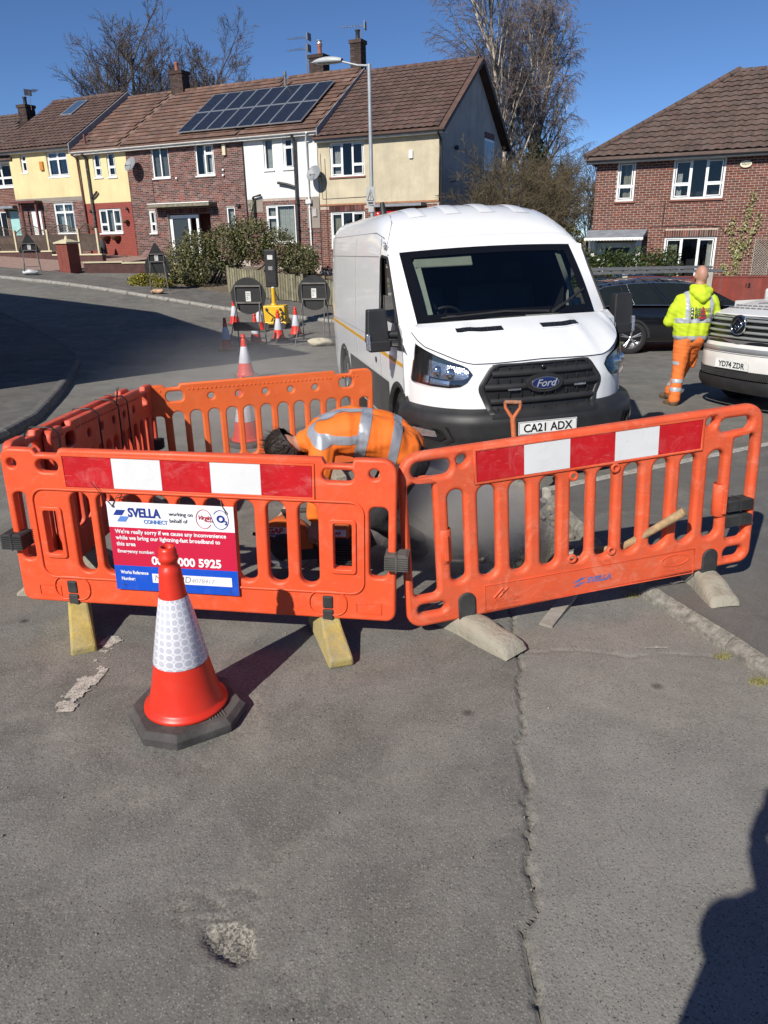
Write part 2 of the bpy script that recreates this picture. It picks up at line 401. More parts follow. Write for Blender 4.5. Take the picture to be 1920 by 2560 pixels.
def kerb(label_name, pts, h, wdt, mat, L=.9, side=1, top=.0, jit=.006, gap=.012):
    """a line of kerb stones; side=+1 when the stones lie to the left of the path direction"""
    S = resample(pts, L); base = MB()
    for a, b in zip(S[:-1], S[1:]):
        c = (a+b)/2; d = (b-a); base.box((c.x, c.y, z1(c.x, c.y)-.07), (d.length, wdt*.8, .1), (0, 0, math.atan2(d.y, d.x)))
    root = base.build(label_name, mat); tag(root, kind='structure')
    for a, b in zip(S[:-1], S[1:]):
        d = b-a; nrm = Vector((-d.y, d.x, 0)).normalized()*side; c = (a+b)/2+nrm*wdt/2
        q = MB(); J = random.uniform(-jit, jit); ln = d.length-gap
        # profile across: face (road side) battered, top rounded
        pr = [(-wdt/2, -.12), (-wdt/2, h*.45), (-wdt/2+.035, h*.88), (-wdt/2+.06, h), (wdt/2, h+.002), (wdt/2, -.12)]
        za = z1(a.x, a.y)+J+top; zb = z1(b.x, b.y)+J+top; ex = d.normalized(); V = []
        for e, zz in ((-ln/2, za), (ln/2, zb)):
            for y, z in pr: p_ = c+ex*e+nrm*y; V.append((p_.x, p_.y, zz+z))
        n = len(pr); q.add(V, [tuple(range(n)), tuple(range(2*n-1, n-1, -1))]+[(i, n+i, n+(i+1) % n, (i+1) % n) for i in range(n)])
        q.build('kerb_stone', mat, root, bev=.008)
    return root
# right-hand pavement corner, its kerb and the pale edging behind the dig
KR = [(2.9, 1.2), (2.25, 2.1), (2.0, 2.55), (1.80, 2.97), (1.70, 3.30), (1.55, 3.71), (1.45, 4.02), (1.40, 4.4), (1.375, 4.8), (1.33, 5.3), (1.285, 5.83)]
kerb('kerb_right', KR, .075, .13, MKERB2, .30, -1, jit=.002, gap=.004)
KE = [(1.285, 5.83), (3.95, 7.32), (8.2, 9.7)]
kerb('edging_right', KE, .088, .14, M('edging_pale', (.40, .38, .33), .95, 0, .3, 20, .8, 110, .01, .5, (.2, .185, .15), 12), .9, -1, jit=.002)
PR_ = KR+[ (3.95, 7.32), (8.2, 9.7), (12, 5), (6, .5)]
sheet('pavement_right', [(x+.06, y-.02) for x, y in PR_], .08, MP, 3)
# left-hand corner
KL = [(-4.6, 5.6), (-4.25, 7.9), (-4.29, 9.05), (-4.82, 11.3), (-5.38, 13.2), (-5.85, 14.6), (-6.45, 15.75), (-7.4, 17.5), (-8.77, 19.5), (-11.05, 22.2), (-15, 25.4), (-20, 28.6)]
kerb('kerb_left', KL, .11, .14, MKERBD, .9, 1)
sheet('pavement_left', [(x-.08, y-.02) for x, y in KL]+[(-26, 22), (-24, 6), (-9, 2)], .10, MP, 3)
# far pavement in front of the terrace
KF = [uw(u, 8.5) for u in (-6, -3, 0, 2, 4, 7, 10.5, 14, 17.3, 21, 24, 28)][::-1]
kerb('kerb_far', KF, .09, .13, M('kerb_far_concrete', (.27, .26, .235), .9, 0, .3, 10, .5, 120, .006, .5, (.13, .12, .10), 9), .9, 1)
sheet('pavement_far', [uw(u, 8.38) for u in (-6, -3, 0, 2, 4, 7, 10.5, 14, 17.3, 21, 24, 28)]+[uw(u, 6.4) for u in (28, 24, 21, 17.3, 14, 10.5, 7, 4, 2, 0, -3, -6)], .075, MP, 3)
MSOIL = M('garden_soil', (.16, .125, .085), .95, 0, .4, 7, .8, 40, .02)
MGRASS = M('verge_grass', (.075, .085, .03), .95, 0, .5, 20, 1, 60, .02)
sheet('front_garden', [uw(u, 6.3) for u in (-4, 0, 3, 6, 8.5)]+[uw(u, .05) for u in (8.5, 6, 3, 0, -4)], .05, MSOIL, 3)
MPAV = M('paviour_drive', (.30, .20, .165), .9, 0, .25, 9, .6, 60, .006)
sheet('block_drive', [uw(u, 6.3) for u in (13.9, 17, 20, 23, 26)]+[uw(u, .05) for u in (26, 23, 20, 17, 13.9)], .06, MPAV, 3)
sheet('verge', [(2.2, 27.5), (5.8, 24.5), (14, 21.2), (24, 17), (26, 44), (2, 44)], .05, MGRASS, 3)
# worn white line on the road
MPAINT = M('road_paint', (.50, .47, .40), .85, 0, .25, 30, .6, 140, .004, .8, (.16, .15, .14), 25)
def paint(name, pts, wdt, gaps=.35, seed=1, wob=.02, cell=.0065):
    """worn paint: small cells of a strip, kept where the wear has left them"""
    S = resample(pts, cell); mb = MB(); nw = max(2, int(wdt/cell)); rnd = random.Random(seed)
    for a, b in zip(S[:-1], S[1:]):
        d = (b-a).normalized(); nr = Vector((-d.y, d.x, 0))
        for k in range(nw):
            c = (a+b)/2+nr*((k+.5)/nw-.5)*wdt
            e = min(k, nw-1-k)/nw; w_ = float(vnoise(np.array(c.x), np.array(c.y), 13, seed))*.6+float(vnoise(np.array(c.x), np.array(c.y), 42, seed+1))*.4
            if w_ < gaps+.16*(e < .12): continue
            V = []
            for p_ in (a, b):
                for q in (k/nw-.5, (k+1)/nw-.5): v = p_+nr*q*wdt; V.append((v.x+rnd.uniform(-.002, .002), v.y+rnd.uniform(-.002, .002), z1(v.x, v.y)+.0055))
            mb.add(V, [(0, 1, 3, 2)])
    o = mb.build(name, MPAINT); tag(o, kind='structure'); return o
paint('lane_marking', [(-1.46, 3.53), (-1.443, 3.32), (-1.441, 3.15), (-1.463, 2.98), (-1.453, 2.83)], .12, .47, 3)
paint('chalk_mark', [(1.75, 4.01), (1.735, 3.90), (1.65, 3.86)], .035, .42, 5).location.z = .085
paint('spray_mark', [(1.315, 3.295), (1.49, 3.30)], .022, .48, 6)
# ================================================================ BUILDINGS
MMORT = M('mortar', (.46, .38, .31), .95, 0, .2, 8)
MMORT2 = M('mortar_dark', (.43, .36, .31), .95, 0, .2, 8)
MBRK_R = M('brick_red', (.135, .047, .034), .9, 0, .25, 5, .5, 60, .004, 0, isl=.26)
MBRK_D = M('brick_brown', (.125, .052, .045), .9, 0, .3, 5, .5, 60, .004, 0, isl=.62)
MBRK_K = M('brick_sooty', (.060, .040, .034), .95, 0, .3, 5, .5, 60, .004, isl=.4)
MBRK_P = M('brick_painted_red', (.27, .062, .045), .75, 0, .12, 4, .3, 60, .003, .3, (.17, .05, .04), 4)
MWHITE = M('upvc_white', (.80, .81, .80), .35, 0, .05, 3)
MFASC = M('fascia_white', (.78, .77, .73), .45, 0, .12, 3, dirt=.35, dirtc=(.35, .33, .28), dscale=5)
MGUT = M('gutter_black', (.03, .03, .033), .4)
MLEAD = M('lead_grey', (.22, .235, .26), .7, 0, .25, 4)
MGLASS = glass_mat('window_glass', (.78, .80, .80), .015, 1.32)
MROOM = M('room_dark', (.035, .034, .036), .9)
MCURT = M('net_curtain', (.62, .62, .58), .9, 0, .15, 9)
MCURTB = M('curtain_beige', (.42, .39, .30), .9, 0, .15, 9)
MBLIND = M('blind_slats', (.42, .42, .40), .8, 0, .1, 5)
def render_mat(name, col, v=.14, d=.4, dc=(.30, .27, .22), bscale=45, bs=.9):
    return M(name, col, .95, 0, v, 1.3, bs, bscale, .02, d, dc, 1.1, streak=.38)
MBEIGE = render_mat('pebbledash_beige', (.56, .49, .345), .14, .5, (.34, .31, .24))
MGREYD = render_mat('pebbledash_grey', (.50, .48, .44), .12, .3, (.17, .165, .15))
MWALLW = render_mat('render_white', (.72, .72, .70), .05, .28, (.45, .43, .38), 20, .25)
MYEL = render_mat('render_cream_yellow', (.69, .585, .315), .06, .25, (.45, .36, .2), 20, .25)
MTILE_H3 = M('tile_brown', (.102, .060, .049), .85, 0, .25, 2.2, .5, 60, .004, .25, (.17, .14, .11), 9, isl=.2)
MTILE_H2 = M('tile_worn', (.15, .084, .062), .9, 0, .28, 1.4, .5, 60, .004, .4, (.24, .19, .15), 7, isl=.25)
MTILE_R = M('tile_dark', (.094, .058, .048), .85, 0, .25, 2.0, .5, 60, .004, .45, (.23, .205, .17), 11, isl=.22)
LIMIT = 300
def brick_field(parent, mat, x0, x1, z0, z1_, y, holes=(), bw=.225, bh=.075, limit=LIMIT, prefer=None, name='brick', dirs=None, header=0):
    """bricks standing 7 mm proud of the mortar; the nearest ones are pieces of their own"""
    g = .011; L = bw-g; H = bh-g; D = .03
    pos = []; row = 0; z = z0
    while z+H <= z1_+1e-6:
        x = x0+(0 if row % 2 else -bw/2)
        while x < x1-.03:
            a, b = max(x, x0), min(x+L, x1); x += bw
            if b-a < .04: continue
            segs = [(a, b)]
            for hx0, hx1, hz0, hz1 in holes:
                if z+H > hz0 and z < hz1:
                    ns = []
                    for s_, e_ in segs:
                        if hx1 <= s_ or hx0 >= e_: ns.append((s_, e_)); continue
                        if s_ < hx0-.03: ns.append((s_, hx0-.004))
                        if e_ > hx1+.03: ns.append((hx1+.004, e_))
                    segs = ns
            for s_, e_ in segs: pos.append((s_, e_, z))
        z += bh; row += 1
    full = [q for q in pos if abs(q[1]-q[0]-L) < .002]
    if prefer: full.sort(key=prefer)
    single = full[:limit]; ss = set(single); rest = [q for q in pos if q not in ss]
    def shape(a, b, z, j=0):
        e = .003
        V = [(a, y, z), (b, y, z), (b, y, z+H), (a, y, z+H), (a+e, y-.010+j, z+e), (b-e, y-.010+j, z+e), (b-e, y-.010+j, z+H-e), (a+e, y-.010+j, z+H-e)]
        return V, [(4, 5, 6, 7), (0, 1, 5, 4), (1, 2, 6, 5), (2, 3, 7, 6), (3, 0, 4, 7)]
    bm_ = MB().add(*shape(0, L, 0)).mesh(name); bm_.materials.append(mat)
    for a, b, z in single:
        link(name, bm_, parent, (a, random.uniform(-.002, .002), z))
    if rest:
        mb = MB()
        for a, b, z in rest: mb.add(*shape(a, b, z, random.uniform(-.002, .002)))
        tag(mb.build('brickwork', mat, parent), kind='stuff')
def soldier(parent, mat, x0, x1, z0, z1_, y):
    k = 0; x = x0
    while x+.06 < x1:
        MB().b2(x, x+.062, y-.012, y+.02, z0, z1_).build('brick', mat, parent); x += .075; k += 1
def tile_mesh(w_=.33, ln=.40, amp=.028, flat=False):
    mb = MB(); n = 6
    pr = [(i/n*w_, (amp*(.5-.5*math.cos(2*math.pi*i/n))) if not flat else (.0 if 0 < i < n else .006)) for i in range(n+1)]
    V = [(x, 0, z+.046) for x, z in pr]+[(x, ln, z+.004) for x, z in pr]+[(x, .002, z+.030) for x, z in pr]
    F = [(i, i+1, n+2+i, n+1+i) for i in range(n)]+[(2*n+2+i, 2*n+3+i, i+1, i) for i in range(n)]+[(2*n+2, 0, n+1), (n, 3*n+2, 2*n+1)]
    mb.add(V, F, False); return mb
def roof_slope(parent, mat, x0, x1, y0, ze, y1, zr, w_=.30, gauge=.345, flat=False, limit=LIMIT, clip=None, prefer=None, amp=.028):
    """courses of tiles from eaves to ridge on one slope, each nearest tile a piece of its own"""
    sl = Vector((0, y1-y0, zr-ze)); Ls = sl.length; ang = math.atan2(zr-ze, y1-y0)
    rows = int(Ls/gauge); tm = tile_mesh(w_, gauge+.05, amp, flat); me = tm.mesh('roof_tile'); me.materials.append(mat)
    pos = []
    for r in range(rows):
        s = r*gauge; x = x0+(w_/2 if (r % 2 and flat) else 0)
        while x+w_ <= x1+.02:
            c = (x+w_/2, s/Ls)
            if clip is None or clip(*c): pos.append((x, s))
            x += w_
    pos.sort(key=prefer or (lambda q: -q[0]))
    mtx = Matrix.Rotation(ang, 4, 'X')
    for x, s in pos[:limit]:
        o = link('roof_tile', me, parent, (x, y0+s*math.cos(ang), ze+s*math.sin(ang)+.012+random.uniform(-.003, .003)), (ang+random.uniform(-.008, .008), 0, random.uniform(-.006, .006)))
    if pos[limit:]:
        mb = MB()
        for x, s in pos[limit:]:
            m = Matrix.Translation((x, y0+s*math.cos(ang), ze+s*math.sin(ang)+.012+random.uniform(-.003, .003))) @ Matrix.Rotation(ang+random.uniform(-.008, .008), 4, 'X')
            mb.add([m @ Vector(v) for v in tm.v], tm.f)
        tag(mb.build('roof_tiling', mat, parent), kind='stuff')
def gable_roof(parent, mat, x0, x1, ye, ze, yr, zr, yb, **k):
    th = .09
    mb = MB()
    pr = [(ye, ze-th), (yr, zr-th), (yb, ze-th), (yb, ze-.005), (yr, zr-.005), (ye, ze-.005)]
    V = [(x0, y, z) for y, z in pr]+[(x1, y, z) for y, z in pr]; n = 6
    mb.add(V, [(5, 4, 1, 0), (4, 3, 2, 1), (6, 7, 10, 11), (7, 8, 9, 10)]+[(i, (i+1) % n, n+(i+1) % n, n+i) for i in range(n)])
    rf = mb.build('roof', mat, parent)
    roof_slope(rf, mat, x0+.01, x1, ye, ze, yr, zr, **k)
    for i in range(int((x1-x0)/.45)):        # ridge tiles
        a = x0+i*.45; rb = MB(); rb.lathe([(.115, 0), (.12, .44), (.10, .44)], 8, (0, 0, 0), True, 'x', 0, math.pi)
        rb.build('ridge_tile', mat, rf, (a, yr, zr-.03+random.uniform(-.006, .006)))
    return rf
def house_window(parent, x0, x1, z0, z1_, y, cols, sill=None, curtain=None, frame=MWHITE, fw=.06, depth=.07, room=True, opened=None):
    """cols: list of (relative width, [relative pane heights bottom to top])"""
    f = MB(); yi = y+.05
    f.b2(x0, x1, yi, yi+depth, z0, z0+fw); f.b2(x0, x1, yi, yi+depth, z1_-fw, z1_)
    f.b2(x0, x0+fw, yi+.001, yi+depth-.001, z0+fw, z1_-fw); f.b2(x1-fw, x1, yi+.001, yi+depth-.001, z0+fw, z1_-fw)
    tot = sum(c[0] for c in cols); x = x0+fw; W = x1-x0-2*fw; panes = []
    for i, (cw, hs) in enumerate(cols):
        xa = x; xb = x+W*cw/tot; x = xb
        if i < len(cols)-1: f.b2(xb-.03, xb+.03, yi+.002, yi+depth-.002, z0+fw, z1_-fw)
        ht = sum(hs); z = z0+fw; H = z1_-z0-2*fw
        for j, h in enumerate(hs):
            za = z; zb = z+H*h/ht; z = zb
            if j < len(hs)-1: f.b2(xa+.03*(i > 0), xb-.03*(i < len(cols)-1), yi+.003, yi+depth-.003, zb-.028, zb+.028)
            panes.append((xa, xb, za, zb, len(hs) > 1 or i != 1))
            if len(hs) > 1 or (len(cols) == 3 and i != 1):     # opening light: a second frame, proud
                e = .03; a_, b_, c_, d_ = xa+.025, xb-.025, za+.02, zb-.02
                for q in ((a_, b_, c_, c_+e), (a_, b_, d_-e, d_)): f.b2(q[0], q[1], yi-.012, yi+.03, q[2], q[3])
                for q in ((a_, a_+e), (b_-e, b_)): f.b2(q[0], q[1], yi-.011, yi+.029, c_+e, d_-e)
    win = f.build('window', frame, parent)
    for xa, xb, za, zb, _ in panes:
        MB().b2(xa+.005, xb-.005, yi+.035, yi+.039, za+.005, zb-.005).build('pane', MGLASS, win)
    if sill is not None:
        MB().b2(x0-.05, x1+.05, y-.05, y+.06, z0-.06, z0-.002).build('sill', sill, win, bev=.006)
    if room:
        r = MB(); d = .9                # the dark room behind
        r.b2(x0-.1, x1+.1, yi+d, yi+d+.05, z0-.1, z1_+.1); r.b2(x0-.1, x1+.1, yi+depth+.02, yi+d, z0-.12, z0-.1); r.b2(x0-.1, x1+.1, yi+depth+.02, yi+d, z1_+.1, z1_+.12)
        r.b2(x0-.12, x0-.1, yi+depth+.02, yi+d, z0-.1, z1_+.1); r.b2(x1+.1, x1+.12, yi+depth+.02, yi+d, z0-.1, z1_+.1)
        r.build('room', MROOM, win)
    for c in curtain or ():
        fa, fb, mat, gat = c; xa = x0+fw+(x1-x0-2*fw)*fa; xb = x0+fw+(x1-x0-2*fw)*fb; n = max(6, int((xb-xa)/.02))
        q = MB(); ph = random.random()*6
        q.grid(lambda s, t: (xa+(xb-xa)*s, yi+depth+.10+.02*math.sin(s*(xb-xa)/.11*6.28/1.0+ph)+.008*math.sin(s*40+ph), z0+.02+(z1_-z0-.04)*(t)*(1 if gat is None else gat)), n, 2, True)
        q.build('curtain', mat, win)
    return win
def blind(parent, x0, x1, z0, z1_, y, mat):
    b = MB(); z = z0
    while z < z1_: b.box(((x0+x1)/2, y+.14, z), (x1-x0, .03, .003), (R(35), 0, 0)); z += .03
    return b.build('blind', mat, parent)
def rect(x0, x1, z0, z1_): return [(x0, z0), (x1, z0), (x1, z1_), (x0, z1_)]
def fascia(parent, x0, x1, ye, ze, gmat, white=.16):
    MB().b2(x0, x1, ye+.10, ye+.125, ze-.08-white, ze-.06).build('fascia', MFASC, parent)
    MB().b2(x0, x1, ye+.126, .02, ze-.08-white, ze-.065-white).build('soffit', MFASC, parent)
    g = MB(); g.lathe([(.055, x0), (.055, x1)], 8, (0, ye+.045, ze-.075), True, 'x', math.pi, 2*math.pi)
    g.lathe([(.050, x0), (.050, x1)], 8, (0, ye+.045, ze-.075), True, 'x', math.pi, 2*math.pi)
    gt = g.build('gutter', gmat, parent)
    x = x0+.4
    while x < x1: MB().lathe([(.063, x), (.063, x+.05)], 8, (0, ye+.045, ze-.075), True, 'x', math.pi, 2*math.pi).build('gutter_bracket', gmat, gt); x += 1.9
def pipe(parent, pts, r, mat, name='drainpipe'):
    t = MB(); t.tube(pts, r, 10)
    for k in range(3):
        a = Vector(pts[-2]); b = Vector(pts[-1]); c = a+(b-a)*(.15+.35*k); t.tube([c-Vector((0, 0, .03)), c+Vector((0, 0, .03))], r*1.35, 10)
    return t.build(name, mat, parent)
def chimney(parent, x, y, z0, z1_, w_, d_, mat, pots=1, potmat=None, potx=(0,), cap=True):
    c = MB(); c.b2(x-w_/2, x+w_/2, y-d_/2, y+d_/2, z0, z1_)
    ch = c.build('chimney', MBRK_K, parent)
    f = MB(); z = z0; row = 0; H = .064
    while z < z1_-.07:
        for (ax, fixed, sgn, lo, hi) in (('x', y-d_/2, -1, x-w_/2, x+w_/2), ('y', x-w_/2, -1, y-d_/2, y+d_/2), ('y', x+w_/2, 1, y-d_/2, y+d_/2)):
            q = lo+(0 if row % 2 else -.11)
            while q < hi-.03:
                a, b = max(q, lo), min(q+.214, hi); q += .225
                if b-a < .05: continue
                if ax == 'x': f.b2(a, b, fixed-.010, fixed+.02, z, z+H)
                elif sgn < 0: f.b2(fixed-.010, fixed+.02, a, b, z, z+H)
                else: f.b2(fixed-.02, fixed+.010, a, b, z, z+H)
        z += .075; row += 1
    tag(f.build('brickwork', mat, ch), kind='stuff')
    if cap: MB().b2(x-w_/2-.05, x+w_/2+.05, y-d_/2-.05, y+d_/2+.05, z1_-.08, z1_+.06).build('cap', MBRK_K, ch)
    for px in potx:
        MB().lathe([(.11, z1_), (.095, z1_+.12), (.09, z1_+.38), (.115, z1_+.42), (.115, z1_+.46), (.08, z1_+.46), (.07, z1_+.2)], 14, (x+px, y, 0)).build('chimney_pot', potmat, ch)
    return ch
def aerial(parent, x, y, z, h, rz=0, n=7, mat=None):
    a = MB(); a.tube([(x, y, z), (x, y, z+h)], .016, 6); c, s = math.cos(rz), math.sin(rz)
    a.tube([(x+c*.15, y+s*.15, z+h-.05), (x-c*.95, y-s*.95, z+h-.05)], .012, 5)
    for k in range(n):
        t = -.9+k*.13; L = .16+.02*k
        a.tube([(x+c*t-s*L, y+s*t+c*L, z+h-.05), (x+c*t+s*L, y+s*t-c*L, z+h-.05)], .008, 4)
    a.box((x+c*.16, y+s*.16, z+h-.05), (.03, .4, .3), (0, 0, rz))
    return a.build('aerial', mat or M('aerial_metal', (.2, .2, .21), .5, .6), parent)
def dish(parent, x, z, mat=None):
    q = MB(); q.lathe([(.0, .0), (.16, .02), (.29, .065), (.33, .09), (.32, .095), (.28, .075), (.0, .012)], 24)
    d = q.build('satellite_dish', M('dish_grey', (.23, .24, .25), .5), parent, (x, -.35, z), (R(62), R(-12), 0))
    arm = MB(); arm.tube([(0, 0, .02), (.02, -.22, .30)], .012, 6); arm.ball((.02, -.23, .32), .035); arm.tube([(0, .02, -.02), (.02, .10, -.32), (.1, .1, -.36)], .02, 6)
    arm.build('arm', M('dish_arm', (.1, .1, .1), .5), d)
    return d
def terrace(name, label, rz=-TH):
    return empty(name, (OX, OY, 0), rz, label, 'house')
def core(h, x0, x1, depth, z0, z1_, mat, y0=.14):
    c = MB(); c.b2(x0, x0+.12, y0, depth, z0, z1_); c.b2(x1-.12, x1, y0, depth, z0, z1_); c.b2(x0+.12, x1-.12, depth-.12, depth, z0, z1_)
    return c.build('outer_wall', mat, h)
# ---- beige pebbledashed end house
h3 = terrace('terraced_house', 'end terrace house with beige pebbledash upper wall and bare grey gable')
W3 = [(-4.72, -3.17, 4.40, 5.66), (-4.80, -3.20, 1.66, 3.10), (-2.35, -1.2, .5, 2.75)]
panel('upper_wall', [rect(-5.27, .0, 3.37, 5.74), rect(*W3[0])], .12, MBEIGE, h3, y=.06)
panel('lower_wall', [rect(-5.27, .0, .2, 3.365), rect(*W3[1]), rect(*W3[2])], .12, MMORT, h3, y=.07)
brick_field(h3, MBRK_R, -5.27, -2.4, .8, 3.20, .012, [(W3[1][0], W3[1][1], W3[1][2], W3[1][3]+.24)], limit=200)
brick_field(h3, MBRK_R, -2.4, 0, .8, 3.3, .012, [W3[2]], limit=0)
soldier(h3, MBRK_D, -4.85, -3.15, 3.11, 3.33, .0)
MB().b2(-5.27, .01, -.03, .03, 3.335, 3.40).build('drip_course', M('clay_band', (.33, .16, .085), .9, 0, .3, 5), h3)
g3 = MB(); g3.add([(.0, .12, .2), (.0, 8.0, .2), (.0, 8.0, 5.75), (.0, 4.0, 8.65), (.0, .12, 5.75), (-.12, .12, .2), (-.12, 8.0, .2), (-.12, 8.0, 5.75), (-.12, 4.0, 8.65), (-.12, .12, 5.75)], [(0, 1, 2, 3, 4), (9, 8, 7, 6, 5), (0, 5, 6, 1), (1, 6, 7, 2), (0, 4, 9, 5)])
gw3 = g3.build('gable_wall', MGREYD, h3)
MB().b2(-.12, .025, 5.3, 6.6, 4.8, 6.05).build('gable_window', MWHITE, gw3); MB().b2(0, .032, 5.38, 6.52, 4.9, 5.95).build('pane', M('pane_dark', (.03, .035, .045), .05), gw3)
MB().b2(0, .03, 5.3, 6.6, 6.06, 6.3).build('lintel', MBRK_D, gw3)
house_window(h3, *W3[0][:2], *W3[0][2:], .0, [(1, [1, 2.1]), (.95, [1]), (1, [1, 2.1])], M('tile_sill', (.23, .10, .07), .8), [(.02, .24, MCURT, None)])
house_window(h3, *W3[1][:2], *W3[1][2:], .0, [(1, [1, 2.1]), (.95, [1]), (1, [1, 2.1])], M('tile_sill', (.23, .10, .07)), [(.02, .26, MCURTB, None), (.85, .98, MCURTB, None)])
rf3 = gable_roof(h3, MTILE_H3, -5.30, .34, -.34, 5.86, 4.0, 8.82, 8.35, gauge=.30, prefer=lambda q: q[1]-q[0]*.3)
vb = MB()
for ya, za, yb_, zb in ((-.36, 5.74, 4.0, 8.74), (8.36, 5.74, 4.0, 8.74)):
    vb.add([(.30, ya, za-.1), (.30, yb_, zb-.1), (.30, yb_, zb+.08), (.30, ya, za+.08), (.335, ya, za-.1), (.335, yb_, zb-.1), (.335, yb_, zb+.08), (.335, ya, za+.08)], [(0, 1, 2, 3), (4, 7, 6, 5), (0, 4, 5, 1), (3, 2, 6, 7)])
vb.build('bargeboard', M('bargeboard_dark', (.05, .035, .033), .6), rf3)
fascia(h3, -5.28, .33, -.34, 5.86, MGUT, .10)
MB().b2(-2.75, -.5, -.55, .0, 3.2, 3.30).build('canopy', MLEAD, h3); MB().b2(-2.1, -1.25, .06, .1, .5, 2.7).build('front_door', MWHITE, h3)
MB().b2(-1.22, -1.06, -.07, 0, 4.9, 5.18).build('alarm_box', MWHITE, h3, bev=.015)
dish(h3, -5.26, 4.52)
pipe(h3, [(.05, -.3, 5.72), (.06, .05, 5.5), (.06, .12, 5.2), (.06, .12, .4)], .04, MGUT)
sec = MB(); sec.ball((.1, 1.65, 5.35), .09); sec.tube([(.0, 1.65, 5.35), (.1, 1.65, 5.35)], .03); sec.tube([(0, 1.3, 4.1), (.3, 1.3, 4.15)], .025); sec.box((.33, 1.3, 4.25), (.12, .1, .25)); sec.build('security_light', MGUT, h3)
cab = MB(); cab.tube([(-4.95, -.02, 5.1), (-4.93, -.02, 1.0)], .008, 5); cab.tube([(-5.15, -.02, 5.3), (-5.12, -.02, 3.6), (-3.1, -.02, 3.62)], .008, 5); cab.build('cable', MGUT, h3)
chimney(h3, -5.48, 4.2, 8.6, 10.02, .50, .50, MBRK_K, 1, MGUT, (0,))
aerial(h3, -5.28, 4.2, 9.9, .75, R(15))
# ---- white rendered house
h2c = terrace('terraced_house', 'white rendered terraced house with solar panels, beside the beige one')
WC = [(-7.88, -7.42, 4.82, 6.0), (-6.93, -6.42, 4.82, 6.0), (-7.97, -6.50, 1.95, 3.46)]
panel('upper_wall', [rect(-8.88, -5.30, 3.71, 6.08)]+[rect(*q) for q in WC[:2]], .12, MWALLW, h2c, y=.06)
panel('lower_wall', [rect(-8.88, -5.30, .4, 3.705), rect(*WC[2])], .12, MMORT2, h2c, y=.07)
brick_field(h2c, MBRK_D, -8.88, -5.30, 1.0, 3.62, .012, [WC[2]], limit=250)
MB().b2(-8.88, -8.1, -.004, .02, 3.2, 3.71).build('bare_render_patch', render_mat('cement_render', (.27, .235, .20)), h2c); MB().b2(-5.9, -5.3, -.004, .02, 2.5, 3.71).build('bare_render_patch', render_mat('cement_render', (.27, .235, .20)), h2c)
house_window(h2c, *WC[0][:2], *WC[0][2:], 0, [(1, [1])], MFASC, [(.02, .98, MCURT, None)])
house_window(h2c, *WC[1][:2], *WC[1][2:], 0, [(1, [2.2, .9])], MFASC)
house_window(h2c, *WC[2][:2], *WC[2][2:], 0, [(.9, [2, .9]), (1.6, [1])], MFASC, [(.02, .98, MCURT, None)])
core(h2c, -8.88, -5.3, 8, .4, 6.05, MWALLW)
# ---- dark brick house with the porch
h2b = terrace('terraced_house', 'dark brown brick terraced house with recessed porch behind the evergreen bush')
WB = [(-13.96, -12.98, 4.78, 6.03), (-11.48, -10.48, 4.77, 6.03), (-14.49, -14.1, 2.46, 3.45), (-10.05, -9.6, 2.4, 3.45), (-13.40, -10.95, 1.1, 3.25)]
panel('wall', [rect(-15.44, -8.92, .8, 6.08)]+[rect(*q) for q in WB], .12, MMORT2, h2b, y=.07)
brick_field(h2b, MBRK_D, -15.44, -8.92, 1.25, 6.05, .012, [WB[0], WB[1], WB[2], WB[3], (WB[4][0], WB[4][1], WB[4][2], 3.48)], prefer=lambda q: abs(q[2]-4.4)+abs(q[0]+11)*.1)
soldier(h2b, MBRK_D, -13.42, -10.9, 3.26, 3.47, .0)
house_window(h2b, *WB[0][:2], *WB[0][2:], 0, [(1, [1]), (1, [1])], MFASC); blind(h2b, WB[0][0]+.08, WB[0][1]-.08, WB[0][2]+.08, WB[0][3]-.08, .05, MBLIND)
house_window(h2b, *WB[1][:2], *WB[1][2:], 0, [(1, [1]), (1, [2.2, .9])], MFASC, [(.25, .55, MCURT, None), (.65, .95, MCURT, None)])
house_window(h2b, *WB[2][:2], *WB[2][2:], 0, [(1, [1, 1.5])], MFASC, [(.1, .9, MCURT, .3)])
house_window(h2b, *WB[3][:2], *WB[3][2:], 0, [(1, [1])], MFASC, [(.05, .95, MCURT, None)])
pc = MB(); pc.b2(-14.0, -10.55, -.55, .02, 3.53, 3.66); pc.build('porch_canopy', M('mossy_concrete', (.22, .20, .15), .95, 0, .35, 5, .6, 40, .01, .6, (.12, .12, .07), 6), h2b)
MB().b2(-14.02, -10.53, -.57, .02, 3.661, 3.70).build('canopy_edge', MFASC, h2b)
pr_ = MB(); pr_.b2(-13.4, -10.95, .95, 1.05, 1.1, 3.25); pr_.b2(-13.45, -13.4, .1, 1.0, 1.1, 3.25); pr_.b2(-10.95, -10.9, .1, 1.0, 1.1, 3.25); pr_.b2(-13.4, -10.95, .1, 1.0, 3.25, 3.3); pr_.build('porch', MBRK_D, h2b)
df = MB(); df.b2(-13.38, -13.22, .12, .2, 1.45, 3.2); df.b2(-11.85, -11.72, .12, .2, 1.45, 3.2); df.b2(-13.22, -11.85, .12, .2, 3.06, 3.2); df.b2(-12.32, -12.2, .121, .199, 1.45, 3.06); drm = df.build('door_frame', MWHITE, h2b)
MB().b2(-13.22, -12.32, .15, .19, 1.5, 3.06).build('glass_door', M('door_glass_dark', (.035, .04, .045), .08), drm)
lp = MB(); lp.b2(-12.88, -12.7, .13, .15, 1.9, 2.0); lp.build('door_handle', MFASC, drm)
MB().b2(-9.95, -9.78, -.09, 0, 5.5, 5.95).build('alarm_box', M('cream_plastic', (.62, .56, .38), .5), h2b, bev=.012)
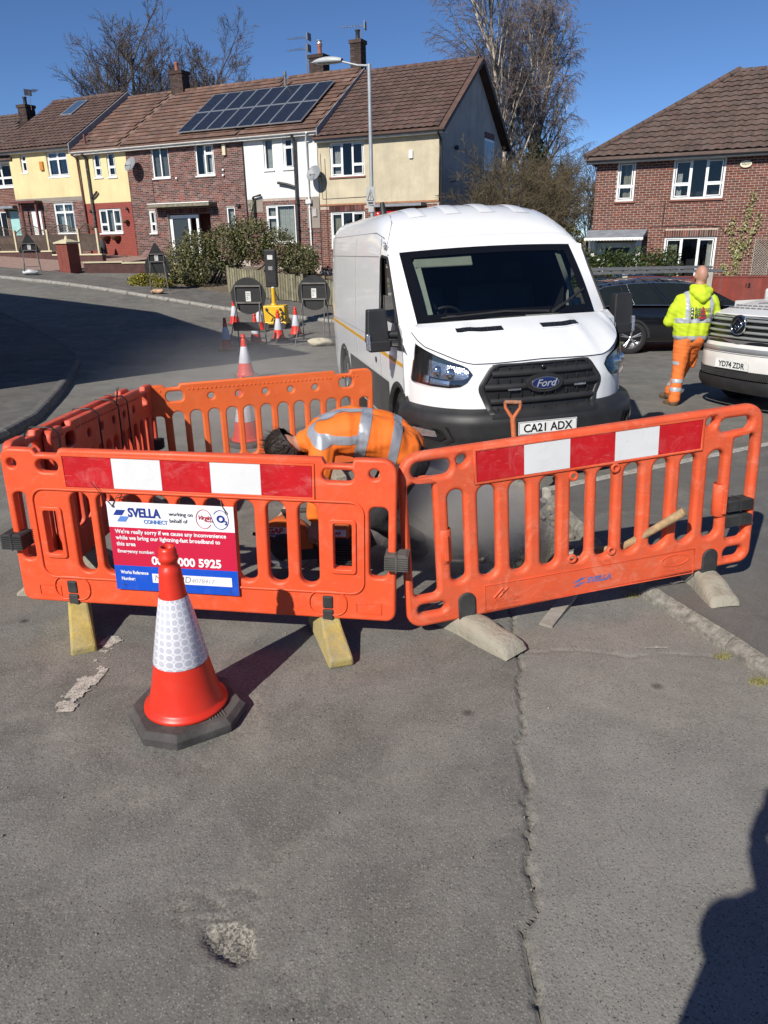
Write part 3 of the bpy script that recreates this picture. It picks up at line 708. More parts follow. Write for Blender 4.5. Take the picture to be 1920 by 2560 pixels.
for x, z in ((-12.6, 4.72), (-10.02, 4.72), (-10.0, 4.93)): MB().ball((x, -.05, z), .055).build('security_camera', MWHITE, h2b)
MB().box((-9.35, -.06, 3.5), (.18, .12, .12)).build('floodlight', MGUT, h2b, bev=.01)
dish(h2b, -14.86, 5.36)
core(h2b, -15.44, -8.92, 8, .8, 6.05, MBRK_D)
MB().tube([(-8.92, -.03, 6.0), (-8.92, -.03, 1.0)], .022, 6).build('joint_pipe', MGUT, h2b)
MB().tube([(-14.05, -.02, 4.75), (-14.05, -.02, 3.7)], .008, 4).build('cable', MGUT, h2b)
# ---- yellow over red house
h2a = terrace('terraced_house', 'terraced house with cream yellow upper wall over red painted brick')
WA = [(-17.52, -17.04, 4.98, 6.03), (-16.66, -16.15, 4.96, 6.03), (-17.62, -16.20, 2.51, 3.60)]
panel('upper_wall', [rect(-18.45, -15.46, 3.86, 6.08)]+[rect(*q) for q in WA[:2]], .12, MYEL, h2a, y=.06)
panel('lower_wall', [rect(-18.45, -15.46, 1.0, 3.855), rect(*WA[2])], .12, MBRK_P, h2a, y=.07)
brick_field(h2a, MBRK_P, -18.45, -15.46, 1.2, 3.84, .012, [WA[2]], limit=120)
house_window(h2a, *WA[0][:2], *WA[0][2:], 0, [(1, [1, 1.6])], MWHITE); house_window(h2a, *WA[1][:2], *WA[1][2:], 0, [(1, [1, 1.6])], MWHITE)
house_window(h2a, *WA[2][:2], *WA[2][2:], 0, [(1, [1, 1.9]), (.95, [1]), (1, [1, 1.9])], MWHITE, [(.36, .64, MBLIND, None)])
MBASK = M('hanging_basket', (.17, .09, .045), .9, 0, .4, 30, .8, 60, .01)
for x, z, r in ((-17.3, 2.36, .24), (-16.62, 2.36, .24)): MB().lathe([(.01, -.2), (r*.6, -.16), (r, .0), (r*1.05, .02), (r*.9, .02)], 14, (x, -.12, z)).build('hanging_basket', MBASK, h2a)
for x, z in ((-15.85, 3.45), (-17.95, 3.2)): MB().lathe([(.01, -.14), (.1, -.1), (.15, 0), (.14, .02)], 12, (x, -.14, z-.4)).build('hanging_basket', MBASK, h2a); 
for x, z in ((-15.7, 3.55), (-18.0, 3.5)):
    q = MB(); q.box((x, -.1, z), (.09, .12, .14), top=(.6, .6)); q.build('wall_lantern', MGUT, h2a)
pipe(h2a, [(-17.86, -.3, 6.0), (-17.86, -.08, 5.85), (-17.86, -.07, 3.9), (-17.84, -.07, 1.3)], .065, M('pipe_old', (.055, .05, .05), .6, 0, .4, 9, dirt=.5, dirtc=(.3, .27, .22), dscale=8), 'soil_pipe')
pipe(h2a, [(-18.5, -.34, 6.0), (-18.42, -.1, 5.85), (-18.4, -.08, 3.9), (-18.38, -.08, 1.5)], .04, M('pipe_red', (.16, .055, .05), .5, 0, .25, 5))
q = MB(); q.tube([(-17.84, -.1, 4.1), (-17.6, -.1, 4.22), (-17.42, -.1, 4.36)], .05, 8); q.build('pipe_branch', MGUT, h2a)
rp = MB(); rp.tube([(-17.85, .0, 6.2), (-17.85, .0, 6.85)], .055, 8); rp.build('roof_pipe', M('pipe_red', (.16, .055, .05)), h2a)
core(h2a, -18.45, -15.46, 8, 1, 6.05, MYEL)
# shared roof of the three, one length per house
for hh, a, b in ((h2a, -18.62, -15.46), (h2b, -15.46, -8.9), (h2c, -8.9, -5.10)):
    rfx = gable_roof(hh, MTILE_H2, a, b, -.35, 6.17, 4.0, 8.95, 8.35, flat=True, w_=.38, gauge=.36, prefer=lambda q: abs(q[1]-1.5))
    fascia(hh, a+.01, b-.01, -.35, 6.17, MFASC, .12)
    if hh is h2c:
        pt = MB(); pt.add([(-5.1, -.37, 5.9), (-5.1, 4.0, 8.75), (-5.1, 4.0, 8.98), (-5.1, -.37, 6.19), (-5.06, -.37, 5.9), (-5.06, 4.0, 8.75), (-5.06, 4.0, 8.98), (-5.06, -.37, 6.19)], [(0, 1, 2, 3), (4, 7, 6, 5), (0, 4, 5, 1), (3, 2, 6, 7), (0, 3, 7, 4)]); pt.build('lead_flashing', MLEAD, rfx)
        an = math.atan2(8.95-6.17, 4.35); vp = MB(); vp.tube([(-8.55, 3.05, 8.25), (-8.55, 3.05, 8.85)], .06, 10); vp.tube([(-8.55, 3.05, 8.85), (-8.55, 3.05, 9.02)], [.085, .06], 10); vp.build('roof_vent', M('vent_grey', (.13, .14, .15), .6), rfx)
pipe(h2c, [(-6.3, -.3, 6.05), (-6.3, -.1, 5.8), (-6.32, -.08, 3.9), (-6.36, -.08, 1.0)], .065, M('pipe_black', (.025, .025, .027), .45, 0, .3, 9, dirt=.3, dirtc=(.3, .3, .28), dscale=12), 'soil_pipe')
q = MB(); q.tube([(-6.36, -.1, 4.1), (-6.75, -.12, 4.22), (-7.2, -.12, 4.3)], .055, 8); q.tube([(-8.5, -.1, 2.6), (-8.48, -.12, 3.8), (-8.1, -.12, 3.86)], .05, 8); q.build('pipe_branch', MGUT, h2c)
pipe(h2c, [(-5.55, -.38, 6.05), (-5.74, -.1, 5.8), (-5.74, -.07, 3.7), (-5.72, -.07, 1.0)], .035, MWHITE)
MB().b2(-5.86, -5.62, -.16, -.02, 3.45, 3.6).build('hopper', MWHITE, h2c)
MB().b2(-5.62, -5.42, -.06, 0, 2.95, 3.25).build('meter_box', M('meter_grey', (.42, .4, .37), .6), h2c)
# solar array, eight by two
MSOL = None
def solar_mat():
    m, n, l, p = new_mat('solar_cells'); c = coords(n)
    br = n.new('ShaderNodeTexBrick'); l.new(c, br.inputs['Vector']); br.offset = 0
    for k, v in (('Scale', 1.0), ('Mortar Size', .004), ('Brick Width', .13), ('Row Height', .135)): br.inputs[k].default_value = v
    br.inputs['Color1'].default_value = (.007, .010, .020, 1); br.inputs['Color2'].default_value = (.009, .013, .027, 1); br.inputs['Mortar'].default_value = (.10, .12, .15, 1)
    l.new(br.outputs[0], p.inputs['Base Color']); p.inputs['Roughness'].default_value = .16; p.inputs['Specular IOR Level'].default_value = .3; return m
MSOL = solar_mat(); MALU = M('aluminium', (.62, .64, .66), .35, .7, .08, 5)
an = math.atan2(8.95-6.17, 4.35); cs, sn = math.cos(an), math.sin(an)
x0s, x1s = -12.28, -5.92; pw = (x1s-x0s)/8; ph_ = 1.74
for r_ in range(2):
    for c_ in range(8):
        s_ = .42+r_*(ph_+.02); fr = MB(); W_, H_ = pw-.015, ph_-.015; e = .03
        for q in ((0, W_, 0, e), (0, W_, H_-e, H_)): fr.b2(q[0], q[1], q[2], q[3], 0, .04)
        for q in ((0, e), (W_-e, W_)): fr.b2(q[0], q[1], e, H_-e, .0005, .0395)
        po = fr.build('solar_panel', MALU, h2c if c_ >= 4 else h2b, (x0s+c_*pw, -.35+s_*cs-.13*sn, 6.17+s_*sn+.13*cs), (an, 0, 0))
        MB().b2(e, W_-e, e, H_-e, .022, .032).build('cells', MSOL, po)
chimney(h2b, -15.2, 4.05, 8.7, 9.75, .72, .55, MBRK_K, 1, M('terracotta', (.33, .12, .07), .8), (-.12,))
chimney(h2c, -7.9, 5.0, 8.3, 9.85, .72, .6, MBRK_K, 1, M('terracotta', (.33, .12, .07)), (.05,))
q = MB(); q.lathe([(.09, 10.31), (.14, 10.34), (.15, 10.36), (.10, 10.40), (.10, 10.46), (.17, 10.48), (0, 10.52)], 12, (-7.85, 5.0, 0)); q.build('cowl', MALU, h2c)
aerial(h2c, -8.55, 5.0, 8.7, 2.05, R(5)); aerial(h2c, -8.57, 5.0, 8.7, 1.6, R(5))
# ---- yellow house with the skylight
h1 = terrace('terraced_house', 'cream yellow terraced house with skylight, taller roof and brick ground floor')
W1 = [(-22.32, -21.9, 5.42, 6.24), (-20.50, -19.13, 5.13, 6.27), (-20.57, -19.2, 2.5, 3.98), (-22.2, -21.5, 1.6, 3.65)]
panel('upper_wall', [rect(-23.1, -18.47, 4.21, 6.32)]+[rect(*q) for q in W1[:2]], .12, MYEL, h1, y=.03)
panel('lower_wall', [rect(-23.1, -18.47, 1.2, 4.205)]+[rect(*q) for q in W1[2:]], .12, MMORT2, h1, y=.05)
brick_field(h1, MBRK_D, -23.1, -18.47, 1.6, 4.0, -.008, [W1[2], W1[3]], limit=150)
MB().b2(-23.1, -18.47, -.035, .02, 4.03, 4.21).build('band', render_mat('cement_render', (.27, .235, .20)), h1)
house_window(h1, *W1[0][:2], *W1[0][2:], 0, [(1, [1.6, 1])], MWHITE); house_window(h1, *W1[1][:2], *W1[1][2:], 0, [(1, [2.6, 1]), (1, [2.6, 1])], MWHITE)
house_window(h1, *W1[2][:2], *W1[2][2:], 0, [(1, [2.2, .9]), (1, [2.2, .9])], MWHITE, [(.1, .3, MCURT, None), (.4, .62, MCURT, None), (.75, .95, MCURT, None)])
MB().b2(-22.18, -21.52, .02, .07, 1.6, 3.63).build('front_door', MWHITE, h1)
q = MB(); q.b2(-23.0, -21.25, -.5, -.02, 4.0, 4.1); q.b2(-22.45, -22.35, -.4, -.3, 2, 4.0); q.b2(-21.4, -21.3, -.4, -.3, 2, 4.0); q.build('porch', M('porch_red', (.12, .035, .03), .6), h1)
MB().b2(-20.95, -20.72, -.12, -.03, 5.45, 5.85).build('alarm_box', M('orange_box', (.55, .22, .03), .5), h1, bev=.02)
rf1 = gable_roof(h1, MTILE_H3, -23.8, -18.55, -.37, 6.44, 4.0, 9.2, 8.35, gauge=.30, prefer=lambda q: q[1])
fascia(h1, -23.6, -18.56, -.37, 6.44, MGUT, .10)
pt = MB(); pt.add([(-18.55, -.4, 6.1), (-18.55, 4, 8.8), (-18.55, 4, 9.24), (-18.55, -.4, 6.47), (-18.5, -.4, 6.1), (-18.5, 4, 8.8), (-18.5, 4, 9.24), (-18.5, -.4, 6.47)], [(0, 1, 2, 3), (4, 7, 6, 5), (0, 4, 5, 1), (3, 2, 6, 7), (0, 3, 7, 4)]); pt.build('lead_flashing', MLEAD, rf1)
an1 = math.atan2(9.2-6.44, 4.37)
sk = MB(); sk.b2(0, .78, 0, 1.5, 0, .09); sko = sk.build('skylight', MLEAD, rf1, (-21.5, -.37+3.05*math.cos(an1), 6.44+3.05*math.sin(an1)+.04), (an1, 0, 0))
MB().b2(.07, .71, .07, 1.43, .08, .1).build('pane', M('pane_sky', (.05, .09, .16), .05), sko)
core(h1, -23.1, -18.47, 8, 1.2, 6.3, MYEL)
# ---- house at the far left edge
h0 = empty('terraced_house', (*uw(24.2, -.3), 0), -TH, 'brown brick house cut off by the left edge of the picture', 'house')
W0 = [(-.9, .85, 4.85, 5.95), (-1.2, -.2, 1.7, 3.7), (.0, .75, 1.7, 3.75)]
panel('wall', [rect(-6, 1.0, 1.2, 6.1)]+[rect(*q) for q in W0], .12, MMORT, h0, y=.07)
brick_field(h0, MBRK_R, -1.2, 1.0, 1.7, 6.08, .012, W0, limit=120); brick_field(h0, MBRK_R, -6, -1.2, 1.7, 6.08, .012, [W0[0], W0[1]], limit=0)
house_window(h0, *W0[0][:2], *W0[0][2:], 0, [(1, [1, 1.6]), (1, [1, 1.6])], MWHITE, [(.6, .95, MCURT, None)])
house_window(h0, *W0[1][:2], *W0[1][2:], 0, [(1, [1]), (1, [1])], MWHITE, [(.1, .9, MCURT, None)])
MB().b2(.02, .73, .04, .09, 1.7, 3.7).build('front_door', M('door_mint', (.32, .55, .52), .5), h0); MB().b2(-.3, 1.1, -.6, 0, 3.8, 3.92).build('canopy', MLEAD, h0)
hp = MB(); e0 = 6.12; hp.add([(-9, -.4, e0), (1.35, -.4, e0), (1.35, 8.4, e0), (-9, 8.4, e0), (-2.7, 4, 8.9), (-9, 4, 8.9), (-9, -.4, e0-.1), (1.35, -.4, e0-.1), (1.35, 8.4, e0-.1)], [(0, 1, 4, 5), (1, 2, 4), (2, 3, 5, 4), (6, 7, 1, 0), (7, 8, 2, 1)])
rf0 = hp.build('roof', MTILE_R, h0); roof_slope(rf0, MTILE_R, -7, 1.3, -.4, e0, 4, 8.9, limit=150, clip=lambda x, t: x < 1.35-t*4.05, w_=.33)
fascia(h0, -6, 1.34, -.4, e0, MGUT, .1); core(h0, -6, 1, 8, 1.2, 6.05, MMORT)
chimney(h0, -.9, 3.0, 7.6, 9.0, .6, .6, MBRK_K, 1, MGUT, (0,)); aerial(h0, -.5, 3, 8.8, .9, R(160))
# ---- red brick house on the right
RX, RY = 7.44, 27.62
hr = empty('detached_house', (RX, RY, 0), R(-24), 'red brick house with dark hipped roof on the right behind the hedge', 'house')
WR = [(.70, 1.28, 3.08, 4.31), (2.47, 4.05, 3.08, 4.30), (2.42, 4.05, .55, 1.91), (.2, 1.6, -.6, 1.75), (6.0, 7.2, -.4, 2.05)]
panel('wall', [rect(0, 8.2, -.8, 4.33)]+[rect(*q) for q in WR], .12, MMORT, hr, y=.07)
brick_field(hr, MBRK_R, 0, 8.2, -.6, 4.30, .012, [WR[0], WR[1], (WR[2][0], WR[2][1], WR[2][2], 2.13), WR[3], WR[4]], prefer=lambda q: abs(q[2]-2.9)*1.0+abs(q[0]-2.2)*.6)
soldier(hr, MBRK_D, 2.40, 4.08, 1.92, 2.12, .0); soldier(hr, MBRK_D, 6.0, 7.2, 2.06, 2.26, .0)
MTS = M('tile_sill', (.23, .10, .07))
house_window(hr, *WR[0][:2], *WR[0][2:], 0, [(1, [1, 1.75])], MTS, [(.3, .6, MCURTB, None), (.62, .95, MCURTB, None)])
house_window(hr, *WR[1][:2], *WR[1][2:], 0, [(1, [1, 1.75]), (.95, [1]), (1, [1, 1.75])], MTS, [(.04, .16, MCURT, .65)])
house_window(hr, *WR[2][:2], *WR[2][2:], 0, [(1, [1]), (1.05, [1]), (1, [1])], MTS, [(.05, .24, MCURTB, None), (.86, .96, MCURT, None)])
MWOOD = M('brown_door', (.30, .13, .035), .5, 0, .25, 10)
house_window(hr, *WR[4][:2], *WR[4][2:], 0, [(1, [4, 1]), (1, [4, 1])], None, [(.1, .45, MCURT, None)], frame=MWOOD, fw=.09)
MB().b2(.55, 1.3, .04, .09, -.6, 1.6).build('front_door', M('door_navy', (.025, .03, .045), .4), hr)
dfr = MB(); dfr.b2(.2, .5, .02, .1, -.6, 1.75); dfr.b2(1.32, 1.6, .02, .1, -.6, 1.75); dfr.b2(.5, 1.32, .02, .1, 1.6, 1.75); dfr.build('door_frame', MWHITE, hr)
cn = MB(); cn.add([(-.1, -.75, 1.93), (1.78, -.75, 1.93), (1.85, -.02, 2.18), (-.15, -.02, 2.18), (-.1, -.75, 1.89), (1.78, -.75, 1.89), (1.85, -.02, 2.0), (-.15, -.02, 2.0)], [(0, 1, 2, 3), (4, 5, 1, 0), (5, 6, 2, 1), (7, 4, 0, 3), (7, 6, 5, 4)])
can = cn.build('canopy', MLEAD, hr)
MB().b2(-.12, 1.8, -.79, -.752, 1.84, 1.93).build('canopy_fascia', MFASC, can)
for k in range(19): MB().box((-.06+k*.1, -.80, 1.87), (.06, .03, .06), (0, R(45), 0)).build('scallop', MFASC, can)
for x in (.12, 1.62):
    b_ = MB(); b_.b2(x-.08, x+.08, -.5, -.02, 1.62, 1.84); b_.b2(x-.075, x+.075, -.25, -.02, 1.3, 1.62); b_.build('canopy_bracket', MFASC, can)
MB().prism(circ(0, 0, .17, 20), .05, T(4.62, 0, 4.05) @ UPR @ Matrix.Diagonal((1, .62, 1, 1))).build('alarm_box', M('alarm_cream', (.66, .62, .45), .5), hr)
lettering('Safeguard', .075, MGUT, hr, T(4.62, -.055, 4.03) @ UPR, align='CENTER', sx=.85)
MB().tube([(1.9, -.02, 2.25), (3.3, -.02, 2.28), (4.1, -.02, 2.22), (4.3, -.02, 2.0)], .01, 4).build('cable', MGUT, hr); MB().tube([(2.32, -.02, 3.0), (2.30, -.02, 2.25)], .01, 4).build('cable', MGUT, hr)
hb = MB(); ez = 4.44; rl = 7.33
hb.add([(-.34, -.38, ez), (11, -.38, ez), (11, 8.4, ez), (-.34, 8.4, ez), (4.0, 4, rl), (11, 4, rl), (-.34, -.38, ez-.1), (11, -.38, ez-.1), (-.34, 8.4, ez-.1)], [(0, 1, 5, 4), (3, 0, 4), (2, 3, 4, 5), (6, 7, 1, 0), (8, 6, 0, 3)])
rfr = hb.build('roof', MTILE_R, hr)
roof_slope(rfr, MTILE_R, -.34, 10.5, -.38, ez, 4.0, rl, w_=.30, gauge=.34, clip=lambda x, t: x > -.30+t*4.34+.1, prefer=lambda q: -q[1]*.0+abs(q[0]-3.5), amp=.034)
for k in range(14):
    t = k/14; t2 = (k+1.1)/14; a = Vector((-.34+4.34*t, -.38+4.38*t, ez+(rl-ez)*t+.04)); b = Vector((-.34+4.34*t2, -.38+4.38*t2, ez+(rl-ez)*t2+.04)); MB().tube([a, b], .11, 8).build('ridge_tile', MTILE_R, rfr)
for k in range(14): MB().lathe([(.11, 0), (.115, .44), (.1, .44)], 8, (0, 0, 0), True, 'x', 0, math.pi).build('ridge_tile', MTILE_R, rfr, (4.0+k*.45, 4, rl-.02))
fascia(hr, -.3, 8.5, -.38, ez, MGUT, .09); core(hr, 0, 8.2, 8, -.8, 4.3, MBRK_R)
fl = MB(); fl.lathe([(.09, 6.2), (.09, 6.75), (.06, 6.77), (.06, 6.9), (.10, 6.92), (.10, 7.0), (.07, 7.02)], 12, (3.0, 4.8, .1)); fl.build('flue', MGUT, rfr)
tr = MB()
for k in range(-14, 15):
    for s_ in (1, -1):
        pts = []
        for j in range(2):
            z = (0, 1.15)[j]; x = k*.08+s_*z
            pts.append((x, z))
        (xa, za), (xb, zb) = pts; lo, hi = 0., .48
        def clipx(xa, za, xb, zb):
            if xa == xb: return None
            ts = sorted(((lo-xa)/(xb-xa), (hi-xa)/(xb-xa))); t0, t1 = max(0, ts[0]), min(1, ts[1])
            return None if t1 <= t0 else (xa+(xb-xa)*t0, za+(zb-za)*t0, xa+(xb-xa)*t1, za+(zb-za)*t1)
        c = clipx(xa, za, xb, zb)
        if c: tr.tube([(c[0], -.02*s_*.3, c[1]), (c[2], -.02*s_*.3, c[3])], .009, 4)
for q in ((0, .02, 0, 1.15), (.46, .48, 0, 1.15)): tr.b2(q[0], q[1], -.02, .02, q[2], q[3])
MTREL = M('trellis_wood', (.34, .31, .26), .9, 0, .25, 10)
trl = tr.build('trellis', MTREL, None, Matrix.Rotation(R(-24), 4, 'Z') @ Vector((5.2, -.12, .7))+Vector((RX, RY, 0)), (0, 0, R(-24))); tag(trl, 'small diamond lattice trellis leaning on the red brick wall', 'trellis')
# ---- flat-roofed block out of frame on the left, whose shadow lies across the road
bl = [(-6.0, 10.2), (-11.0, 17.5), (-17.0, 20.4), (-20, 13), (-12.4, 5.8)]
blk = empty('brick_block', (*bl[0], 0), 0, 'flat roofed brick block outside the left edge, shading the road', 'building')
BO = Vector((*bl[0], 0)); bpts = [(x-BO.x, y-BO.y) for x, y in bl]
MB().prism(bpts, 5.45, T(0, 0, -.3)).build('wall', MBRK_R, blk)
cxb = sum(q[0] for q in bpts)/5; cyb = sum(q[1] for q in bpts)/5
MB().prism([(cxb+(x-cxb)*1.03, cyb+(y-cyb)*1.03) for x, y in bpts], .30, T(0, 0, 5.15)).build('parapet', MLEAD, blk)
for (xa, ya), (xb, yb) in zip(bpts, bpts[1:]+bpts[:1]):
    d_ = Vector((xb-xa, yb-ya, 0)); L_ = d_.length; ang = math.atan2(d_.y, d_.x); nn = int(L_/2.4); out_ = Vector((d_.y, -d_.x, 0)).normalized()
    if out_.dot(Vector(((xa+xb)/2-cxb, (ya+yb)/2-cyb, 0))) < 0: out_ = -out_
    for k in range(nn):
        for zc in (1.3, 3.9):
            c_ = Vector((xa, ya, zc))+d_*((k+.5)/nn); f_ = MB(); f_.box(c_+out_*.01, (1.3, .08, 1.25), (0, 0, ang)); wo_ = f_.build('window', MWHITE, blk)
            for s_ in (-.31, .31): MB().box(c_+out_*.045+d_.normalized()*s_, (.54, .03, 1.1), (0, 0, ang)).build('pane', M('pane_dark', (.03, .035, .045), .05), wo_)
# ================================================================ BARRIERS
MORA = M('orange_polythene', (.76, .092, .028), .45, 0, .08, 4, .15, 40, .003, .30, (.50, .13, .07), 9, spec=.4, scuff=.30, scuffc=(.80, .27, .17))
MORB = M('orange_polythene_faded', (.69, .100, .036), .5, 0, .12, 5, .2, 60, .003, .42, (.42, .135, .075), 8, spec=.35, scuff=.45, scuffc=(.76, .30, .20))
MORD = M('orange_polythene_light', (.76, .135, .03), .5, 0, .08, 4, .15, 40, .003, .2, (.62, .22, .08), 5, spec=.35, scuff=.2, scuffc=(.8, .32, .16))
MORC = M('orange_polythene_red', (.60, .075, .035), .5, 0, .1, 4, .15, 40, .003, .3, (.5, .2, .12), 6, spec=.35, scuff=.35, scuffc=(.66, .28, .2))
MRED = M('reflective_red', (.50, .008, .014), .32, 0, .10, 5, .25, 160, .002, .10, (.62, .25, .22), 14, scuff=.28, scuffc=(.70, .30, .28))
MREW = M('reflective_white', (.70, .71, .71), .38, 0, .05, 5, .25, 160, .002, .12, (.45, .44, .42), 10, scuff=.3, scuffc=(.5, .49, .47))
MRUB = M('black_rubber', (.028, .028, .028), .65, 0, .25, 8, .3, 60, .003, .3, (.09, .085, .08), 8)
MFOOT = M('grey_rubber_foot', (.33, .305, .24), .92, 0, .3, 7, .8, 40, .012, .75, (.17, .155, .125), 7)
MFOOTY = M('yellow_painted_foot', (.41, .32, .095), .9, 0, .25, 9, .6, 60, .006, .98, (.27, .25, .195), 7)
def frame_mtx(o, yaw, tilt):
    d = Vector((math.cos(yaw)*math.cos(tilt), math.sin(yaw)*math.cos(tilt), math.sin(tilt)))
    up = Vector((-math.sin(tilt)*math.cos(yaw), -math.sin(tilt)*math.sin(yaw), math.cos(tilt))); y = up.cross(d)
    m = Matrix.Identity(4)
    for i in range(3): m[i][0], m[i][1], m[i][2], m[i][3] = d[i], y[i], up[i], o[i]
    return m
def thing(name, mtx, label, cat, group=None):
    o = empty(name, (0, 0, 0), 0, label, cat, group); o.matrix_world = mtx; return o
def arc(cx, cz, r, a0, a1, n=6): return [(cx+r*math.cos(R(a0+(a1-a0)*k/n)), cz+r*math.sin(R(a0+(a1-a0)*k/n))) for k in range(n+1)]
def clip_part(parent, x, z, mat=MRUB, w_=.11, h=.085, y=-.02, dep=.1):
    c = MB(); c.b2(x-w_/2, x+w_/2, y-dep/2, y+dep/2, z-h/2, z+h/2)
    o = c.build('clip', mat, parent, bev=.01); r = MB()
    for k in range(7): zz = z-h/2+.008+k*(h-.016)/6; r.b2(x-w_/2-.003, x+w_/2+.003, y-dep/2-.006, y+dep/2+.006, zz-.003, zz+.003)
    r.b2(x-.004, x+.004, y-dep/2-.008, y+dep/2+.008, z-h/2, z+h/2)
    r.build('rib', mat, o); return o
def foot_block(parent, x, zb, zground, mat, front=.30, back=.30, w0=.085, w1=.12, tip=.06, rot=0):
    """ballast foot across the barrier: profile in y,z with sloping ends"""
    H = zb-zground; pr = [(-front, 0), (-front-.005, tip), (-.06, H*.95), (-.04, H+.02), (.04, H+.02), (.06, H*.95), (back+.005, tip), (back, 0)]
    V = []; 
    for sx in (-1, 1):
        for y, z in pr: wv = w1+(w0-w1)*(z/H if H else 0); V.append((x+sx*wv/2, y, zb-H+z))
    n = len(pr); q = MB(); q.add(V, [tuple(range(n)), tuple(range(2*n-1, n-1, -1))]+[(i, n+i, n+(i+1) % n, (i+1) % n) for i in range(n)])
    o = q.build('foot', mat, parent, bev=.012); o.matrix_local = T(x, 0, 0) @ Matrix.Rotation(rot, 4, 'Z') @ T(-x, 0, 0); return o
def board(parent, x0, x1, z0, z1_, y, n=5):
    for k in range(n):
        a = x0+(x1-x0)*k/n; b = x0+(x1-x0)*(k+1)/n
        MB().b2(a+.0006, b-.0006, y-.004, y, z0, z1_).build('reflective_panel', MRED if k % 2 == 0 else MREW, parent)
    rim = panel('board_rim', [rect(x0-.014, x1+.014, z0-.014, z1_+.014), rect(x0-.002, x1+.002, z0-.002, z1_+.002)], .010, parent_mat(parent), parent, y=y-.002, bevel=.003)
PM = {}
def parent_mat(p): return PM.get(p.name, MORA)
def slot(cx, w_, z0, z1_, r=.048): return rrect(cx-w_/2, cx+w_/2, z0, z1_, r, 5)
def outlineA():
    P = arc(.05, .05, .05, 180, 270)+arc(1.95, .05, .05, 270, 360)+arc(1.93, .785, .07, 0, 90)
    P += [(1.795, .853), (1.785, .822), (1.655, .822), (1.64, .853), (.315, .845), (.30, .818), (.19, .818), (.175, .842)]
    P += arc(.055, .787, .055, 90, 180); return P
SLA = [.39, .53, .67, .81, .95, 1.09, 1.245, 1.405, 1.565]
def barrierA(name, mtx, label, mat, front=True, group=None):
    t = thing(name, mtx, label, 'barrier', group); PM[t.name] = mat
    holes = [rrect(.187, .302, .724, .79, .033), rrect(1.64, 1.795, .735, .80, .033), circ(.058, .765, .024), circ(1.893, .78, .026), rrect(.037, .108, .24, .612, .03), rrect(1.868, 1.96, .24, .615, .03), rrect(.19, .268, .285, .522, .012), rrect(1.69, 1.782, .283, .527, .012)]
    holes += [slot(c, .098, .185, .625) for c in SLA]
    if not front: holes = [rrect(.195, .335, .70, .785, .035), rrect(1.685, 1.81, .70, .79, .035), rrect(.05, .165, .24, .585, .035), rrect(1.87, 1.955, .24, .60, .035)]+[slot(c, .098, .185, .615) for c in (.276, .425, .575, .725, .872, 1.02, 1.17, 1.315, 1.46, 1.608, 1.745)]+[circ(c, .724, .027, 14) for c in (.562, .794, 1.023, 1.244, 1.463)]
    panel('panel', [outlineA()]+holes, .052, mat, t, bevel=.013, smooth=True, bres=3)
    if front:
        panel('rib', [rrect(.135, 1.845, .145, .645, .07, 6), rrect(.147, 1.833, .157, .633, .06, 6)], .012, mat, t, bevel=.004, y=-.029, smooth=True)
        for x0, x1, z0, z1_ in ((.19, .268, .285, .522), (1.69, 1.782, .283, .527)): panel('rib', [rrect(x0-.022, x1+.022, z0-.025, z1_+.022, .02), rrect(x0, x1, z0, z1_, .012)], .016, mat, t, bevel=.005, y=-.028, smooth=True)
        for xc in (.285, 1.655): panel('rib', [rrect(xc-.10, xc+.10, .02, .16, .06, 6), rrect(xc-.092, xc+.092, .028, .152, .055, 6)], .012, mat, t, bevel=.004, y=-.028, smooth=True)
        for a, b in ((.10, .22), (1.80, 1.93)): panel('maker_plate', [rrect(a, b, .04, .10, .004), rrect(a+.003, b-.003, .043, .097, .004)], .006, mat, t, y=-.027)
    else:
        for x0, x1 in ((.02, .17), (.36, 1.62), (1.68, 1.86)):
            x = x0+.02
            while x < x1: MB().ball((x, -.027, .795), (.0075, .005, .0075), 6, 4).build('stud', mat, t); x += .037
    return t
MTA = frame_mtx((-1.934, 3.607, .198), -.123, -.022)
bA = barrierA('work_barrier', MTA, 'orange plastic barrier with red and white board, carrying the apology sign', MORA)
board(bA, .338, 1.59, .657, .812, -.027)
for xc in (.285, 1.655):
    k = MB(); k.b2(xc-.027, xc+.027, -.034, -.0, .06, .13); k.b2(xc-.028, xc+.028, -.036, -.0, -.022, .054); k.build('foot_pin', MRUB, bA, bev=.008)
    foot_block(bA, xc, -.02, -.196 if xc < 1 else -.158, MFOOTY, .25, .25, .10, .13, .05, R(24) if xc > 1 else R(30))
clip_part(bA, 2.005, .345, M('grey_clip', (.10, .092, .08), .7, 0, .3, 9)); clip_part(bA, .015, .35)
# ---- second front barrier, tubular pattern, climbing the kerb
MTB = frame_mtx((.134, 3.452, .089), .227, .059)
bB = thing('work_barrier', MTB, 'scuffed orange tubular barrier with red and white board, in front of the van', 'barrier'); PM[bB.name] = MORB
oB = arc(.06, .06, .085, 180, 270)+arc(1.93, .085, .075, 275, 360)+[(2.005, .78)]+arc(1.90, .835, .10, 0, 85)+arc(.10, .805, .118, 92, 180)
hB = [rrect(.045, .25, .79, .875, .04), rrect(.02, .152, .148, .768, .03), rrect(.035, .185, .045, .103, .026), rrect(1.735, 1.93, .795, .875, .04), rrect(1.832, 1.955, .165, .772, .03), rrect(1.83, 1.95, .05, .12, .03), circ(.304, .857, .028), circ(1.683, .868, .028)]
SLB = [.265, .427, .598, .767, .935, 1.082, 1.237, 1.405, 1.567, 1.73]
hB += [slot(c, .098 if i else .085, .2, .708, .047) for i, c in enumerate(SLB)]
panel('panel', [oB]+hB, .062, MORB, bB, bevel=.021, smooth=True, bres=4)
board(bB, .375, 1.62, .738, .892, -.033)
